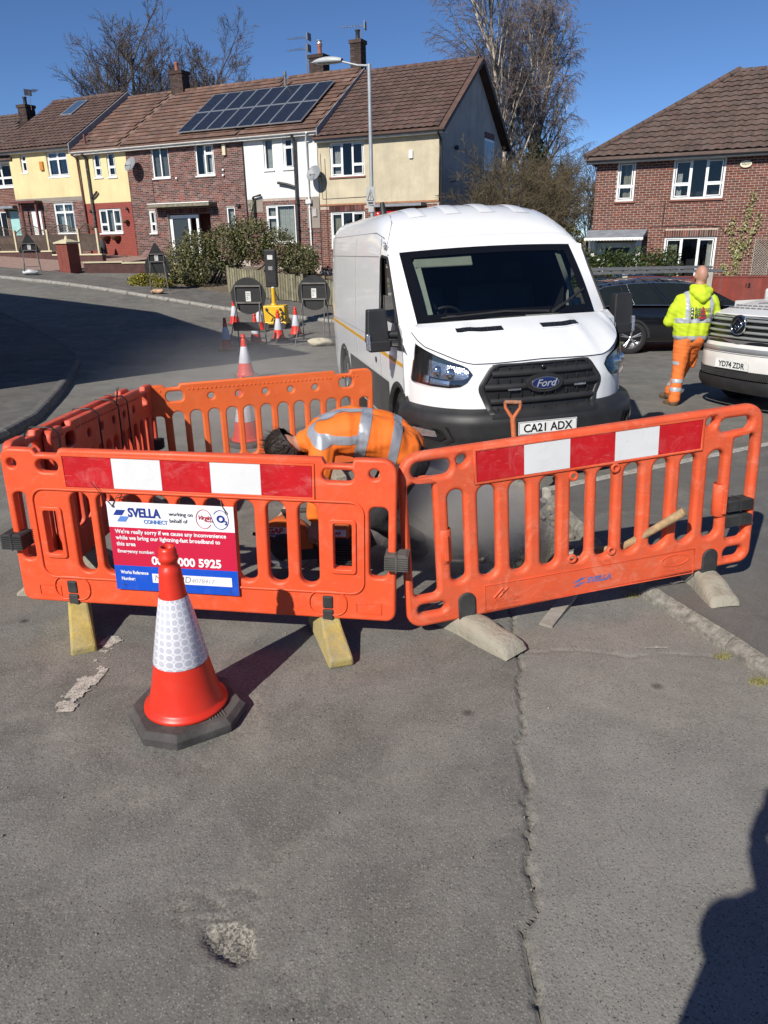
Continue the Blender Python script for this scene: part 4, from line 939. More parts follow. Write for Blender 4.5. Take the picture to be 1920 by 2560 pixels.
panel('maker_plate', [rect(.40, 1.64, .004, .155), rect(.403, 1.637, .007, .152)], .006, MORB, bB, y=-.0315)
for x in (.197, 1.792):
    q = MB(); q.lathe([(.036, .32), (.04, .325), (.04, .50), (.036, .505)], 14, (x, 0, 0)); q.b2(x-.011, x+.011, -.053, -.03, .34, .48); q.build('sleeve', MORB, bB, bev=.004)
for x, z in ((.895, .69), (1.13, .70), (.895, .225), (1.125, .232)):
    panel('boss', [circ(x, z, .026), circ(x, z, .012)], .014, MORB, bB, y=-.034, bevel=.004, smooth=True)
for xc, sx in ((.299, 0), (1.738, 0)):
    panel('foot_pin', [rrect(xc-.047, xc+.047, -.06, .135, .045, 6)], .05, MRUB, bB, y=-.017, bevel=.006)
def saddle_foot(parent, xc, zg_, rot, front=.36, back=.30):
    q = MB(); H = .012-zg_
    def pt(s, t):
        L = -front+(front+back)*s; e = abs(L)/(front if L < 0 else back); top = H*(1-.60*e**1.5)+.0; a = math.pi*t; wv = .070+.030*e*(1-.6*e)
        if e > .96: top *= .15
        return (xc-math.cos(a)*abs(math.cos(a))**-.35*wv if abs(math.cos(a)) > 1e-3 else xc, L, zg_+top*math.sin(a)**.55+.006*math.sin(L*40)*math.sin(a))
    q.grid(pt, 26, 14, True); o = q.build('foot', MFOOT, parent)
    o.matrix_local = T(xc, 0, 0) @ Matrix.Rotation(rot, 4, 'Z') @ T(-xc, 0, 0); return o
saddle_foot(bB, .299, -.105, R(26)); saddle_foot(bB, 1.738, -.115, R(-10), .27, .25)
for z in (.375, .285): clip_part(bB, 1.895, z, MRUB, .15, .065, -.008, .072)
lettering('JSP', .052, MORB, bB, T(1.455, -.031, .085) @ UPR, .002, .002, sx=1.25)
panel('emblem', [[(1.52+.09*math.cos(a*.3142), .104+.036*math.sin(a*.3142)) for a in range(20)], [(1.52+.084*math.cos(a*.3142), .104+.031*math.sin(a*.3142)) for a in range(20)]], .004, MORB, bB, y=-.033)
lettering('www.jsp.co.uk', .022, MORB, bB, T(1.45, -.031, .042) @ UPR, .0015, .0006); lettering('Tel: +44 (0)1993 826050', .014, MORB, bB, T(1.45, -.031, .022) @ UPR, .0015, .0004)
lettering('FRONTIER', .03, MORB, bB, T(.455, -.031, .045) @ UPR, .002, .0012, sx=1.1); lettering('CROSS-LINK', .018, MORB, bB, T(.50, -.031, .022) @ UPR, .0015, .0006)
q = MB()
for a, b in (((.45, .075), (.50, .125)), ((.48, .075), (.53, .125)), ((.50, .095), (.515, .11))): q.tube([(a[0], -.032, a[1]), (b[0], -.032, b[1])], .006, 6)
q.build('emblem', MORB, bB)
MBLUEP = M('blue_stencil', (.045, .13, .36), .7, 0, .3, 30, dirt=.75, dirtc=(.55, .13, .05), dscale=28)
lettering('SVELLA', .045, MBLUEP, bB, T(.985, -.0316, .062) @ UPR, .0005, .0025, shear=.25)
q = MB(); q.add([(.90, -.0322, .075), (.95, -.0322, .10), (.985, -.0322, .10), (.935, -.0322, .075)], [(0, 1, 2, 3)]); q.add([(.905, -.0322, .05), (.945, -.0322, .073), (.98, -.0322, .073), (.94, -.0322, .05)], [(0, 1, 2, 3)]); q.build('emblem', MBLUEP, bB)
# ---- the side and back barriers of the pen
dC = math.atan2(2.0, -.02)
bC = barrierA('work_barrier', frame_mtx((-1.962, 3.70, .185), dC, -.05), 'reddish orange barrier along the left side, outer one of the strapped pair', MORC, False)
bC2 = barrierA('work_barrier', frame_mtx((-1.912, 4.06, .155), dC-.01, -.052), 'reddish orange barrier strapped inside the left side barrier, joined at the corner', MORC, False)
MTIE = M('cable_tie', (.012, .012, .012), .4)
for s_ in (.75, 1.13, 1.32, .12):
    q = MB(); x = -1.95+.0*s_; y = 4.0+s_*1.0; zt = 1.0-.05*s_
    q.tube([(x-.085, y, zt-.35), (x-.09, y, zt-.02), (x-.05, y, zt+.022), (x+.07, y+.005, zt+.018), (x+.10, y+.01, zt-.02), (x+.092, y+.02, zt-.33)], .006, 5)
    if s_ in (1.13,): q.tube([(x+.09, y, zt-.02), (x+.13, y-.05, zt+.11)], .004, 4); q.tube([(x+.09, y, zt-.02), (x+.10, y+.06, zt+.10)], .004, 4)
    tie = q.build('cable_tie', MTIE, None); tag(tie, {.75: 'black cable tie near the middle of the strapped side barriers', 1.13: 'black cable tie with two loose ends sticking up', 1.32: 'black cable tie nearest the far corner of the side barriers', .12: 'black cable tie at the near end of the side barriers'}[s_], 'cable tie')
bD = barrierA('work_barrier', frame_mtx((-1.971, 6.021, .05), .341, 0), 'lighter orange barrier closing the back of the pen, behind the kneeling worker', MORD, False)
clip_part(bD, .02, .34); clip_part(bC2, 1.93, .36)
for b_, zz in ((bC, -.185), (bC2, -.15), (bD, -.10)):
    for xc in (.4, 1.6): foot_block(b_, xc, .0, zz-(.05 if xc > 1 else .03)*(b_ is not bD), MFOOT, .26, .26)
# ================================================================ THE NOTICE
sg = thing('notice_board', MTA @ T(0, -.043, 0), 'white, red and blue apology notice tied to the front barrier', 'sign')
SX0, SX1, SZ0, SZ1 = .543, 1.197, .108, .592; SW, SH = SX1-SX0, SZ1-SZ0
MSW = M('sign_white', (.80, .80, .82), .4, 0, .03, 4); MSR = M('sign_red', (.54, .012, .05), .4, 0, .05, 4); MSB = M('sign_blue', (.004, .075, .52), .4, 0, .05, 4, dirt=.12, dirtc=(.2, .3, .6), dscale=20)
MNAVY = M('ink_navy', (.01, .035, .24), .5); MLBL = M('ink_light_blue', (.10, .22, .55), .5); MINK = M('ink_grey', (.06, .06, .08), .5); MINKR = M('ink_red', (.5, .01, .03), .5); MINKW = M('ink_white', (.82, .82, .84), .5)
MB().b2(SX0, SX1, 0, .004, SZ0, SZ1).build('backing_plate', MSW, sg)
MB().b2(SX0, SX1, -.0012, -.0002, SZ0+SH*.285, SZ0+SH*.72).build('red_panel', MSR, sg); MB().b2(SX0, SX1, -.0012, -.0002, SZ0, SZ0+SH*.285).build('blue_panel', MSB, sg)
MB().b2(SX0+SW*.305, SX1-SW*.05, -.0024, -.0014, SZ0+SH*.10, SZ0+SH*.205).build('reference_field', MSW, sg)
def st(s, fx, fz, size, mat, off=.0, sx=1.0, shear=0): return lettering(s, size, mat, sg, T(SX0+SW*fx, -.0028, SZ0+SH*fz) @ UPR, .0004, off, sx=sx, shear=shear)
st('SVELLA', .165, .845, .066, MNAVY, .0020, .79); st('CONNECT', .285, .775, .030, MLBL, .0006, .84)
st('working on', .49, .875, .030, MINK, 0, .9); st('behalf of', .49, .80, .030, MINK, 0, .9)
q = MB()
for mt, pts in ((MNAVY, [(.045, .855), (.075, .915), (.145, .915), (.115, .855)]), (MLBL, [(.07, .785), (.10, .845), (.17, .845), (.14, .785)])):
    MB().add([(SX0+SW*a, -.0016, SZ0+SH*b) for a, b in pts], [(0, 1, 2, 3)]).build('emblem', mt, sg)
def loop(cx, cz, rx, rz, a0, a1, mat, r=.0016):
    MB().tube([(SX0+SW*cx+rx*math.cos(R(a0+(a1-a0)*k/24)), -.0018, SZ0+SH*cz+rz*math.sin(R(a0+(a1-a0)*k/24))) for k in range(25)], r, 5).build('emblem', mat, sg)
loop(.765, .855, .040, .050, 35, 325, MINKR); loop(.895, .855, .040, .050, -145, 145, MNAVY)
MB().tube([(SX0+SW*.765+.040*math.cos(R(35)), -.0018, SZ0+SH*.855+.05*math.sin(R(35))), (SX0+SW*.895-.040*math.cos(R(35)), -.0018, SZ0+SH*.855-.05*math.sin(R(35)))], .0016, 5).build('emblem', MNAVY, sg)
st('Virgin', .715, .85, .032, MINKR, .0004, .9, .35); st('media', .775, .825, .016, MINKR); st('O', .865, .83, .05, MNAVY, .0022); st('2', .925, .805, .028, MNAVY, .0012)
st("We're really sorry if we cause any inconvenience", .045, .655, .0305, MINKW, .0007, .955); st('while we bring our lightning-fast broadband to', .045, .585, .0305, MINKW, .0007, .955); st('this area', .045, .515, .0305, MINKW, .0007, .955)
st('Emergency number:', .045, .435, .0255, MINKW, .0005, .95); st('0808 000 5925', .315, .315, .062, MINKW, .0022, .98)
st('Works Reference', .05, .19, .0262, MINKW, .0006, .78); st('Number:', .05, .115, .0262, MINKW, .0006, .78)
st('NWCVID', .32, .122, .05, M('marker_ink', (.03, .03, .03), .6), -.0008, .95, .15); st('4078417', .62, .125, .035, M('marker_faint', (.42, .42, .43), .6), 0, 1.0, .2)
for fx, fz in ((.055, .95), (.945, .93), (.07, .06), (.93, .04)): MB().lathe([(.004, 0), (.007, -.0005)], 10, (SX0+SW*fx, -.003, SZ0+SH*fz), True, 'y').build('eyelet', MINK, sg)
q = MB(); q.tube([(SX0+.03, -.006, SZ1-.025), (SX0+.06, .0, SZ1+.03), (SX0+.10, .03, SZ1+.05)], .0022, 5); q.tube([(SX0+.03, -.006, SZ1-.02), (SX0-.03, -.01, SZ1+.06), (SX0-.06, -.01, SZ1+.10)], .0018, 5); q.tube([(SX0+.06, 0, SZ1+.02), (SX0+.13, -.012, SZ1+.04)], .003, 5); q.build('tie_wire', MTIE, sg)
q = MB(); q.tube([(SX1-.035, -.006, SZ1-.03), (SX1-.06, .0, SZ1+.01), (SX1-.07, .03, SZ1+.04)], .003, 5); q.build('tie_wire', MTIE, sg)
# ================================================================ CONES
def sleeve_mat():
    m, n, l, p = new_mat('cone_sleeve'); c = coords(n); s = n.new('ShaderNodeSeparateXYZ'); l.new(c, s.inputs[0])
    an = math_(n, l, 'MULTIPLY', math_(n, l, 'ARCTAN2', s.outputs[1], s.outputs[0]), .08/.028*1.0)
    zz = math_(n, l, 'MULTIPLY', s.outputs[2], 1/.028)
    fx = math_(n, l, 'SUBTRACT', math_(n, l, 'FRACT', an), .5); fz = math_(n, l, 'SUBTRACT', math_(n, l, 'FRACT', zz), .5)
    d = math_(n, l, 'SQRT', math_(n, l, 'ADD', math_(n, l, 'MULTIPLY', fx, fx), math_(n, l, 'MULTIPLY', fz, fz)))
    ring = ramp(n, l, d, ((.40, 0), (.45, 1), (.5, 1), (.55, .35)))
    col = mixc(n, l, ring, mixc(n, l, noise(n, l, 14, 5, .6, c), (.42, .42, .50), (.60, .60, .66)), (.80, .80, .83))
    l.new(col, p.inputs['Base Color']); p.inputs['Roughness'].default_value = .3; bump(n, l, p, noise(n, l, 22, 3, .6, c), .35, .004); return m
MCONE = M('cone_red', (.66, .030, .012), .38, 0, .07, 6, dirt=.12, dirtc=(.45, .12, .08), dscale=9, world=False)
MSLV = sleeve_mat(); MCB = M('cone_base_rubber', (.055, .05, .048), .8, 0, .35, 9, .5, 50, .006, .55, (.17, .15, .13), 7, world=False)
def make_cone():
    t = empty('traffic_cone', (0, 0, 0))
    oc = [(.205*sx*(1 if k else .6), 0) for sx in (1,) for k in (1,)]
    W2, C2 = .205, .105
    o8 = [(W2, -C2), (W2, C2), (C2, W2), (-C2, W2), (-W2, C2), (-W2, -C2), (-C2, -W2), (C2, -W2)]
    q = MB(); V = [(x*1.03, y*1.03, 0) for x, y in o8]+[(x*1.04, y*1.04, .035) for x, y in o8]+[(x*.94, y*.94, .056) for x, y in o8]
    q.add(V, [tuple(range(7, -1, -1)), tuple(range(16, 24))]+[(i, (i+1) % 8, 8+(i+1) % 8, 8+i) for i in range(8)]+[(8+i, 8+(i+1) % 8, 16+(i+1) % 8, 16+i) for i in range(8)])
    for s_ in range(2):
        for k in range(6): q.b2(.10-.012*k, .106-.012*k, (1 if s_ else -1)*.15-.02, (1 if s_ else -1)*.15+.02, .055, .06)
    q.build('base', MCB, t, bev=.006)
    q = MB(); q.lathe([(.162, .056), (.168, .062), (.166, .074), (.150, .079), (.146, .09), (.128, .16), (.108, .26), (.074, .44), (.052, .55), (.043, .645), (.040, .665), (.033, .672), (.031, .69), (.037, .694), (.038, .712), (.034, .717), (.034, .735), (.028, .75), (.022, .75), (.022, .68)], 40)
    q.build('body', MCONE, t)
    q = MB(); q.lathe([(.1085, .268), (.1092, .27), (.0745, .452), (.0552, .545), (.0545, .547)], 40); q.build('reflective_sleeve', MSLV, t)
    return t
cone0 = make_cone(); index_children()
CONES = [((-.893, 2.806), 1.085, .55, 'large red and white traffic cone in the foreground, in front of the notice'), ((-1.487, 7.88), 1, .9, 'traffic cone just behind the back barrier, seen through its slats'), ((-2.355, 12.91), 1, .2, 'traffic cone standing alone in the road beyond the barriers'),
 ((-4.242, 22.15), 1, .4, 'traffic cone half hidden by the left round sign, on its far side'), ((-3.574, 17.43), 1, .7, 'traffic cone standing in the dark shadow, leftmost of the group'), ((-3.08, 18.6), 1, 0, 'traffic cone between the legs of the left round sign, the nearer one'), ((-3.36, 21.07), 1, .3, 'traffic cone mostly hidden behind the one under the left round sign'),
 ((-2.61, 19.34), 1, 1.2, 'traffic cone directly in front of the yellow battery cabinet'), ((-2.254, 20.16), 1, .1, 'traffic cone between the yellow cabinet and the right round sign')]
for i, ((x, y), s_, rz, lab) in enumerate(CONES):
    o = cone0 if i == 0 else copy_tree(cone0); o.location = (x, y, z1(x, y)); o.rotation_euler = (0, 0, rz); o.scale = (s_,)*3
    tag(o, lab, 'traffic cone', 'traffic cones')
# ================================================================ TEMPORARY SIGNS (seen from behind), LIGHTS
MSGB = M('sign_back_black', (.018, .018, .019), .7, 0, .3, 4, dirt=.2, dirtc=(.05, .05, .05), dscale=3)
MSTEEL = M('dull_steel', (.16, .15, .14), .6, .4, .3, 8)
MLABL = M('sticker_white', (.62, .62, .60), .6)
def sign_frame(name, loc, rz, label, kind, zc, extra=None, group='temporary road signs on folding frames'):
    t = empty(name, loc, rz, label, 'road sign', group); f = MB(); hw = .30 if kind == 'round' else .25; top = zc+(.22 if kind == 'round' else .1)
    for s_ in (-1, 1):
        f.tube([(s_*hw, 0, top), (s_*(hw+.04), .12, 0)], .016, 4); f.tube([(s_*(hw-.03), -.02, zc-.15), (s_*(hw+.06), -.62, 0)], .014, 4)
    for z in (top, zc-.15): f.b2(-hw, hw, -.012, .012, z-.018, z+.018)
    f.tube([(-hw-.03, -.02+.1, .25), (hw+.03, -.02+.1, .25)], .012, 4); f.tube([(-hw-.05, -.5, .13), (hw+.05, -.5, .13)], .012, 4)
    f.build('folding_frame', MSTEEL, t)
    if kind == 'round': pts = circ(0, zc, .41, 36)
    else: pts = [(-.37, zc-.22), (.37, zc-.22), (.40, zc-.17), (.035, zc+.46), (-.035, zc+.46), (-.40, zc-.17)]
    panel('sign_plate', [pts], .01, MSGB, t, y=.035)
    MB().b2(-.06, .06, .018, .026, zc-.12, zc+.1).build('label', MLABL, t); k = MB()
    for z in (.06, .02, -.03, -.07): k.b2(-.04, .04 if z > 0 else .0, .0165, .0175, zc+z-.006, zc+z+.006)
    k.build('print', MINK, t)
    if extra: panel('supplementary_plate', [rect(*extra)], .01, MSGB, t, y=.04)
    return t
x, y = -3.05, 17.75; sign_frame('round_sign', (x, y, z1(x, y)), R(-8), 'black backed round road sign on a folding frame, left of the yellow cabinet', 'round', 1.21, (-.42, .22, .42, .62))
x, y = -1.62, 18.75; sign_frame('round_sign', (x, y, z1(x, y)), R(-10), 'black backed round road sign beside the rear of the van', 'round', 1.2)
x, y = -13.6, 30.6; sign_frame('triangle_sign', (x, y, z1(x, y)+.07), R(22), 'triangular road sign from behind, far left near the brick gate pillar', 'tri', 1.0)
x, y = -7.75, 27.2; sign_frame('triangle_sign', (x, y, z1(x, y)+.07), R(14), 'triangular road sign with plate below, on the pavement left of the bush', 'tri', 1.15, (-.42, .42, .62, .95))
def lump(name, loc, r, mat, label, cat, seed=0, cuts=10):
    q = MB(); rnd = random.Random(seed); ph = [rnd.random()*6 for _ in range(6)]
    def f(s, t):
        a = 2*math.pi*s; b = math.pi*t; k = 1+.16*math.sin(2*a+ph[0])*math.sin(b)+.10*math.sin(3*a+ph[1]+2*b)+.06*math.sin(5*a+ph[2]-3*b)
        return (r[0]*k*math.sin(b)*math.cos(a), r[1]*k*math.sin(b)*math.sin(a), r[2]*(1+k*math.cos(b))*.98)
    q.grid(f, cuts*2, cuts, True, True); o = q.build(name, mat, None, loc, (0, 0, rnd.random()*3)); return tag(o, label, cat)
lump('sandbag', (-1.45, 18.1, z1(-1.45, 18.1)), (.27, .17, .10), M('sandbag_cloth', (.45, .41, .31), .95, 0, .25, 10, .6, 60, .01), 'beige sandbag on the foot of the right round sign', 'sandbag', 3)
lump('sandbag', (-13.5, 30.1, z1(-13.5, 30.1)+.07), (.33, .2, .10), M('bag_white', (.50, .51, .52), .8, 0, .25, 6), 'pale grey weight bag under the far left triangular sign', 'sandbag', 5)
lump('rubble_stone', (-7.7, 26.75, z1(-7.7, 26.75)+.075), (.2, .14, .09), M('stone_pinkish', (.48, .31, .20), .95, 0, .25, 10, .6, 40, .01), 'pinkish broken stone weighing down the triangular sign', 'stone', 7)
lump('rubble_stone', (-2.32, 20.5, z1(-2.32, 20.5)), (.13, .12, .08), M('stone_brown', (.3, .2, .12), .95, 0, .25, 10), 'small brown stone by the yellow cabinet', 'stone', 9)
MYELP = M('yellow_plastic', (.72, .43, .012), .45, 0, .08, 5, dirt=.2, dirtc=(.4, .26, .04), dscale=8)
tl = empty('traffic_light', (-3.0, 21.9, z1(-3.0, 21.9)), R(-6), 'portable traffic light with yellow battery cabinet and black signal head', 'traffic light')
q = MB(); q.box((0, 0, .40), (.66, .5, .46), top=(.94, .92)); q.box((0, 0, .15), (.70, .54, .08)); q.build('cabinet', MYELP, tl, bev=.03)
k = MB()
for s_ in (-1, 1): k.tube([(s_*.24, -.3, .08), (s_*.24, -.22, .08)], .09, 12); k.tube([(s_*.24, .22, .08), (s_*.24, .3, .08)], .09, 12)
k.build('wheel', MRUB, tl)
k = MB()
for i in range(6): k.add([(-.1+i*.075, -.262, .2), (-.065+i*.075, -.262, .2), (-.01+i*.075, -.258, .3), (-.045+i*.075, -.258, .3)], [(0, 1, 2, 3)])
k.build('hazard_stripes', MSGB, tl); k = MB()
for x, z in ((-.2, .53), (.2, .53), (.24, .42), (.24, .32)): k.lathe([(0, -.262), (.04, -.26)], 10, (x, 0, z), True, 'y')
k.b2(.05, .16, -.262, -.25, .38, .43); k.build('vent', MSGB, tl)
q = MB(); q.tube([(-.04, 0, .6), (-.04, 0, .68)], [.11, .075], 12); q.tube([(-.04, 0, .66), (-.04, 0, 1.1)], .055, 12); q.build('mast', MYELP, tl); MB().ball((-.04, 0, 1.1), (.055, .055, .03)).build('mast_cap', MLABL, tl)
hd = MB(); hd.box((-.08, .1, 1.62), (.34, .16, 1.02)); hdo = hd.build('signal_head', M('signal_black', (.014, .014, .015), .6), tl, bev=.03)
q = MB()
for z in (1.32, 1.66, 2.0): q.b2(-.21, .05, .012, .02, z-.10, z+.10); q.lathe([(.12, .18), (.13, .34), (.125, .34), (.115, .18)], 16, (-.08, 0, z), True, 'y', R(-20), R(200))
q.build('lamp_housing', MSGB, hdo); MB().b2(-.15, -.0, .008, .0115, 1.86, 1.98).build('label', MLABL, hdo); MB().b2(-.14, -.02, .008, .0115, 1.58, 1.68).build('label', M('label_grey', (.25, .25, .25), .6), hdo)
q = MB(); q.tube([(-.08, .1, 1.1), (-.3, -.2, 0.02)], .018, 6); q.tube([(-.08, .1, 1.1), (.42, .25, .02)], .018, 6); q.tube([(-.08, .1, 1.1), (-.1, .6, .02)], .018, 6); q.tube([(-.6, .1, 1.15), (-.1, .1, 1.15)], .016, 6); q.tube([(-.6, .1, 1.15), (-.6, .1, .7)], .012, 6); q.build('tripod', MSTEEL, tl)
q = MB(); q.tube([(.2, -.26, .55), (.34, -.36, .4), (.1, -.38, .28), (-.2, -.3, .5)], .018, 6); q.build('cable', MSGB, tl)
# ---- lamp post
lx, ly = uw(-.87, 7.5); lpz = z1(lx, ly)
lamp = empty('street_lamp', (lx, ly, lpz), R(-26), 'grey steel street lamp with warning plate behind the van', 'street lamp')
MGALV = M('galvanised', (.40, .42, .43), .5, .35, .15, 3)
H = 6.6-lpz; q = MB(); q.tube([(0, 0, 0), (0, 0, 1.5)], .075, 12); q.tube([(0, 0, 1.5), (0, 0, H)], .055, 12); q.build('column', MGALV, lamp)
q = MB(); q.tube([(0, 0, H-.04), (-.35, 0, H), (-.95, 0, H+.17)], [.035, .03, .026], 8); q.build('bracket_arm', MGALV, lamp)
q = MB()
def head(s, t):
    x = -.85-1.05*s; a = 2*math.pi*t; w_ = .155*math.sin(math.pi*min(1, .10+s*.95))**.55; hz = .11*math.sin(math.pi*min(1, .12+s*.93))**.6
    zc = H+.17+.10*s-.06*s*s; return (x, w_*math.cos(a), zc+(hz*math.sin(a) if math.sin(a) > 0 else hz*.75*math.sin(a)))
q.grid(head, 16, 16, True, True); q.build('lamp_head', M('lamp_head_grey', (.42, .44, .44), .45, 0, .06, 4), lamp)
q = MB(); q.ball((-1.45, 0, H+.20), (.33, .12, .07), 14, 8); q.build('lens', M('lamp_lens', (.5, .52, .5), .15), lamp)
MPL = M('plate_grey', (.38, .39, .38), .5)
MB().b2(-.14, .14, -.075, -.06, 2.95-lpz, 3.45-lpz).build('warning_plate', MPL, lamp)
q = MB(); q.tube([(-.10, -.078, 3.08-lpz), (.10, -.078, 3.08-lpz), (0, -.078, 3.38-lpz), (-.10, -.078, 3.08-lpz)], .012, 4); q.tube([(.01, -.078, 3.30-lpz), (-.03, -.078, 3.2-lpz), (.02, -.078, 3.2-lpz), (-.01, -.078, 3.11-lpz)], .008, 4); q.b2(-.08, .08, -.078, -.075, 2.98-lpz, 3.04-lpz); q.build('warning_symbol', MINK, lamp)
MB().b2(-.09, .09, -.075, -.062, 2.76-lpz, 2.93-lpz).build('id_plate', MPL, lamp)
# ================================================================ TOOLS AND DEBRIS
MSHV = M('shovel_orange', (.50, .13, .045), .55, 0, .2, 15, dirt=.4, dirtc=(.35, .16, .08), dscale=20)
sv = empty('shovel', (1.03, 5.35, z1(1.03, 5.35)-.12), R(-12), 'orange D handled shovel standing upright in front of the van', 'shovel')
q = MB(); q.tube([(-.02, -.04, .42), (-.065, -.02, .86)], .020, 10); q.build('shaft', MSHV, sv)
q = MB(); q.tube([(-.065, -.02, .85), (-.075, -.018, .89), (-.125, -.015, .96), (-.128, -.013, 1.0)], [.02, .016, .012, .012], 8); q.tube([(-.065, -.02, .85), (-.06, -.018, .89), (-.018, -.015, .96), (-.016, -.013, 1.0)], [.02, .016, .012, .012], 8); q.build('handle_fork', MSHV, sv)
MB().tube([(-.132, -.013, 1.0), (-.012, -.013, 1.0)], .016, 10).build('grip', M('grip_worn', (.30, .14, .08), .7, 0, .4, 40), sv)
q = MB(); q.grid(lambda s, t: ((s-.5)*.20*(1-.25*max(0, t-.55)), -.05+.03*(2*s-1)**2-.035*t, .40-.40*t), 8, 8, True); q.grid(lambda s, t: ((s-.5)*.20*(1-.25*max(0, t-.55)), -.046+.03*(2*s-1)**2-.035*t, .40-.40*t), 8, 8, True, True); q.tube([(-.02, -.045, .30), (-.02, -.04, .46)], [.012, .024], 8); q.build('blade', M('muddy_steel', (.28, .25, .19), .8, .1, .5, 14, .5, 40, .006), sv)
MHAND = M('wooden_handle', (.36, .25, .13), .7, 0, .35, 25, .4, 60, .003, .3, (.2, .15, .1), 20)
hp_ = thing('pickaxe_handle', MTB, 'weathered wooden tool handle poking through the right barrier', 'tool handle')
q = MB(); q.tube([(1.12, .26, .10), (1.24, .06, .19), (1.36, -.05, .32), (1.475, -.15, .445)], [.022, .021, .021, .025], 12); q.build('handle', MHAND, hp_)
pk = MB(); pk.tube([(.98, .34, .06), (1.12, .27, .11), (1.22, .20, .05)], [.012, .03, .012], 8); pk.build('pick_head', MSTEEL, hp_)
q = MB(); q.box((0, 0, .012), (.075, .42, .022)); pl = q.build('timber_offcut', M('timber_grey', (.30, .27, .23), .9, 0, .3, 12, .4, 60, .003), None, (.98, 3.72, z1(.98, 3.72)+.004), (R(3), 0, R(-33))); tag(pl, 'grey timber offcut lying on the road under the right barrier', 'plank')
MRUBB = M('rubble', (.25, .22, .17), .95, 0, .4, 12, .8, 40, .01)
rb = MB(); rnd = random.Random(4)
for k in range(170):
    a = rnd.uniform(.55, 1.32); b = rnd.uniform(4.25, 5.7); r_ = rnd.uniform(.008, .035)
    if a > .62+.5 and rnd.random() < .3: continue
    ed = min(abs(a-1.25), abs(b-4.2), abs(a-.58))
    z = z1(a, b)+(-.27 if .66 < a < 1.18 and 4.3 < b else .0)+r_*.5
    rb.ball((a, b, z), (r_*rnd.uniform(.7, 1.4), r_*rnd.uniform(.7, 1.4), r_*.7), 6, 4, Euler((rnd.random(), rnd.random(), rnd.random()*6)).to_matrix())
for k in range(120):
    a = rnd.uniform(-1.9, 2.2); b = rnd.uniform(1.0, 4.0); r_ = rnd.uniform(.002, .005); rb.ball((a, b, z1(a, b)+r_*.6), r_, 5, 3)
rub = rb.build('rubble', MRUBB); tag(rub, 'broken stone and grit scattered round the trench', 'rubble', kind='stuff')
gr = MB(); rnd = random.Random(8)
def tuft(x, y, z, n, h, sp):
    for _ in range(n):
        a = rnd.random()*6.28; r_ = rnd.random()*sp; bx, by = x+r_*math.cos(a), y+r_*math.sin(a)*.5; hh = h*rnd.uniform(.4, 1); lx_, ly_ = rnd.uniform(-.6, .6)*hh, rnd.uniform(-.6, .6)*hh; w_ = .0025
        gr.add([(bx-w_, by, z), (bx+w_, by, z), (bx+lx_*.5+w_*.6, by+ly_*.5, z+hh*.6), (bx+lx_, by+ly_, z+hh)], [(0, 1, 2), (1, 3, 2)])
for (x, y), n, sp in (((1.70, 3.20), 60, .05), ((1.78, 2.97), 120, .06), ((1.47, 3.88), 60, .05), ((1.95, 2.6), 100, .08)): tuft(x-.03, y, z1(x, y), n, .045, sp)
gro = gr.build('kerb_grass', M('dry_grass', (.22, .20, .07), .9, 0, .5, 30)); tag(gro, 'dry grass growing along the foot of the right kerb', 'grass', kind='stuff')
# ================================================================ VEHICLES
MVW = M('van_white', (.80, .81, .81), .28, 0, .02, 2, coat=.6, dirt=.22, dirtc=(.60, .58, .53), dscale=2.6, streak=.14)
MBLKP = M('black_plastic', (.020, .020, .021), .52, 0, .2, 6, .2, 200, .001, .12, (.06, .058, .055), 6)
MGREYP = M('grey_cladding', (.042, .042, .044), .6, 0, .2, 5, dirt=.3, dirtc=(.11, .10, .09), dscale=4)
MTYRE = M('tyre', (.022, .022, .022), .8, 0, .2, 10, .4, 40, .004); MALLOY = M('alloy', (.52, .52, .53), .3, .85, .05, 4)
MSTW = M('steel_wheel', (.10, .10, .105), .5, .5)
MCHR = M('chrome', (.75, .76, .78), .12, 1.0, .03, 4); MINT = M('cabin_dark', (.020, .020, .022), .8); MTRIM = M('pillar_trim', (.33, .36, .31), .8)
MVGL = glass_mat('vehicle_glass', (.66, .70, .68), .04); MLENS = glass_mat('lamp_lens_clear', (.93, .95, .97), .08)
MFRIT = M('glass_frit', (.006, .006, .007), .12); MAMB = M('stripe_amber', (.66, .33, .012), .45, 0, .1, 8, dirt=.1)
MPLATE = M('plate_white', (.76, .77, .75), .35); MTXT = M('plate_black', (.008, .008, .008), .45)
MLAMPI = M('reflector', (.70, .71, .74), .18, .9, .15, 20, .6, 30, .01); MLAMPB = M('lamp_black', (.012, .012, .013), .25)
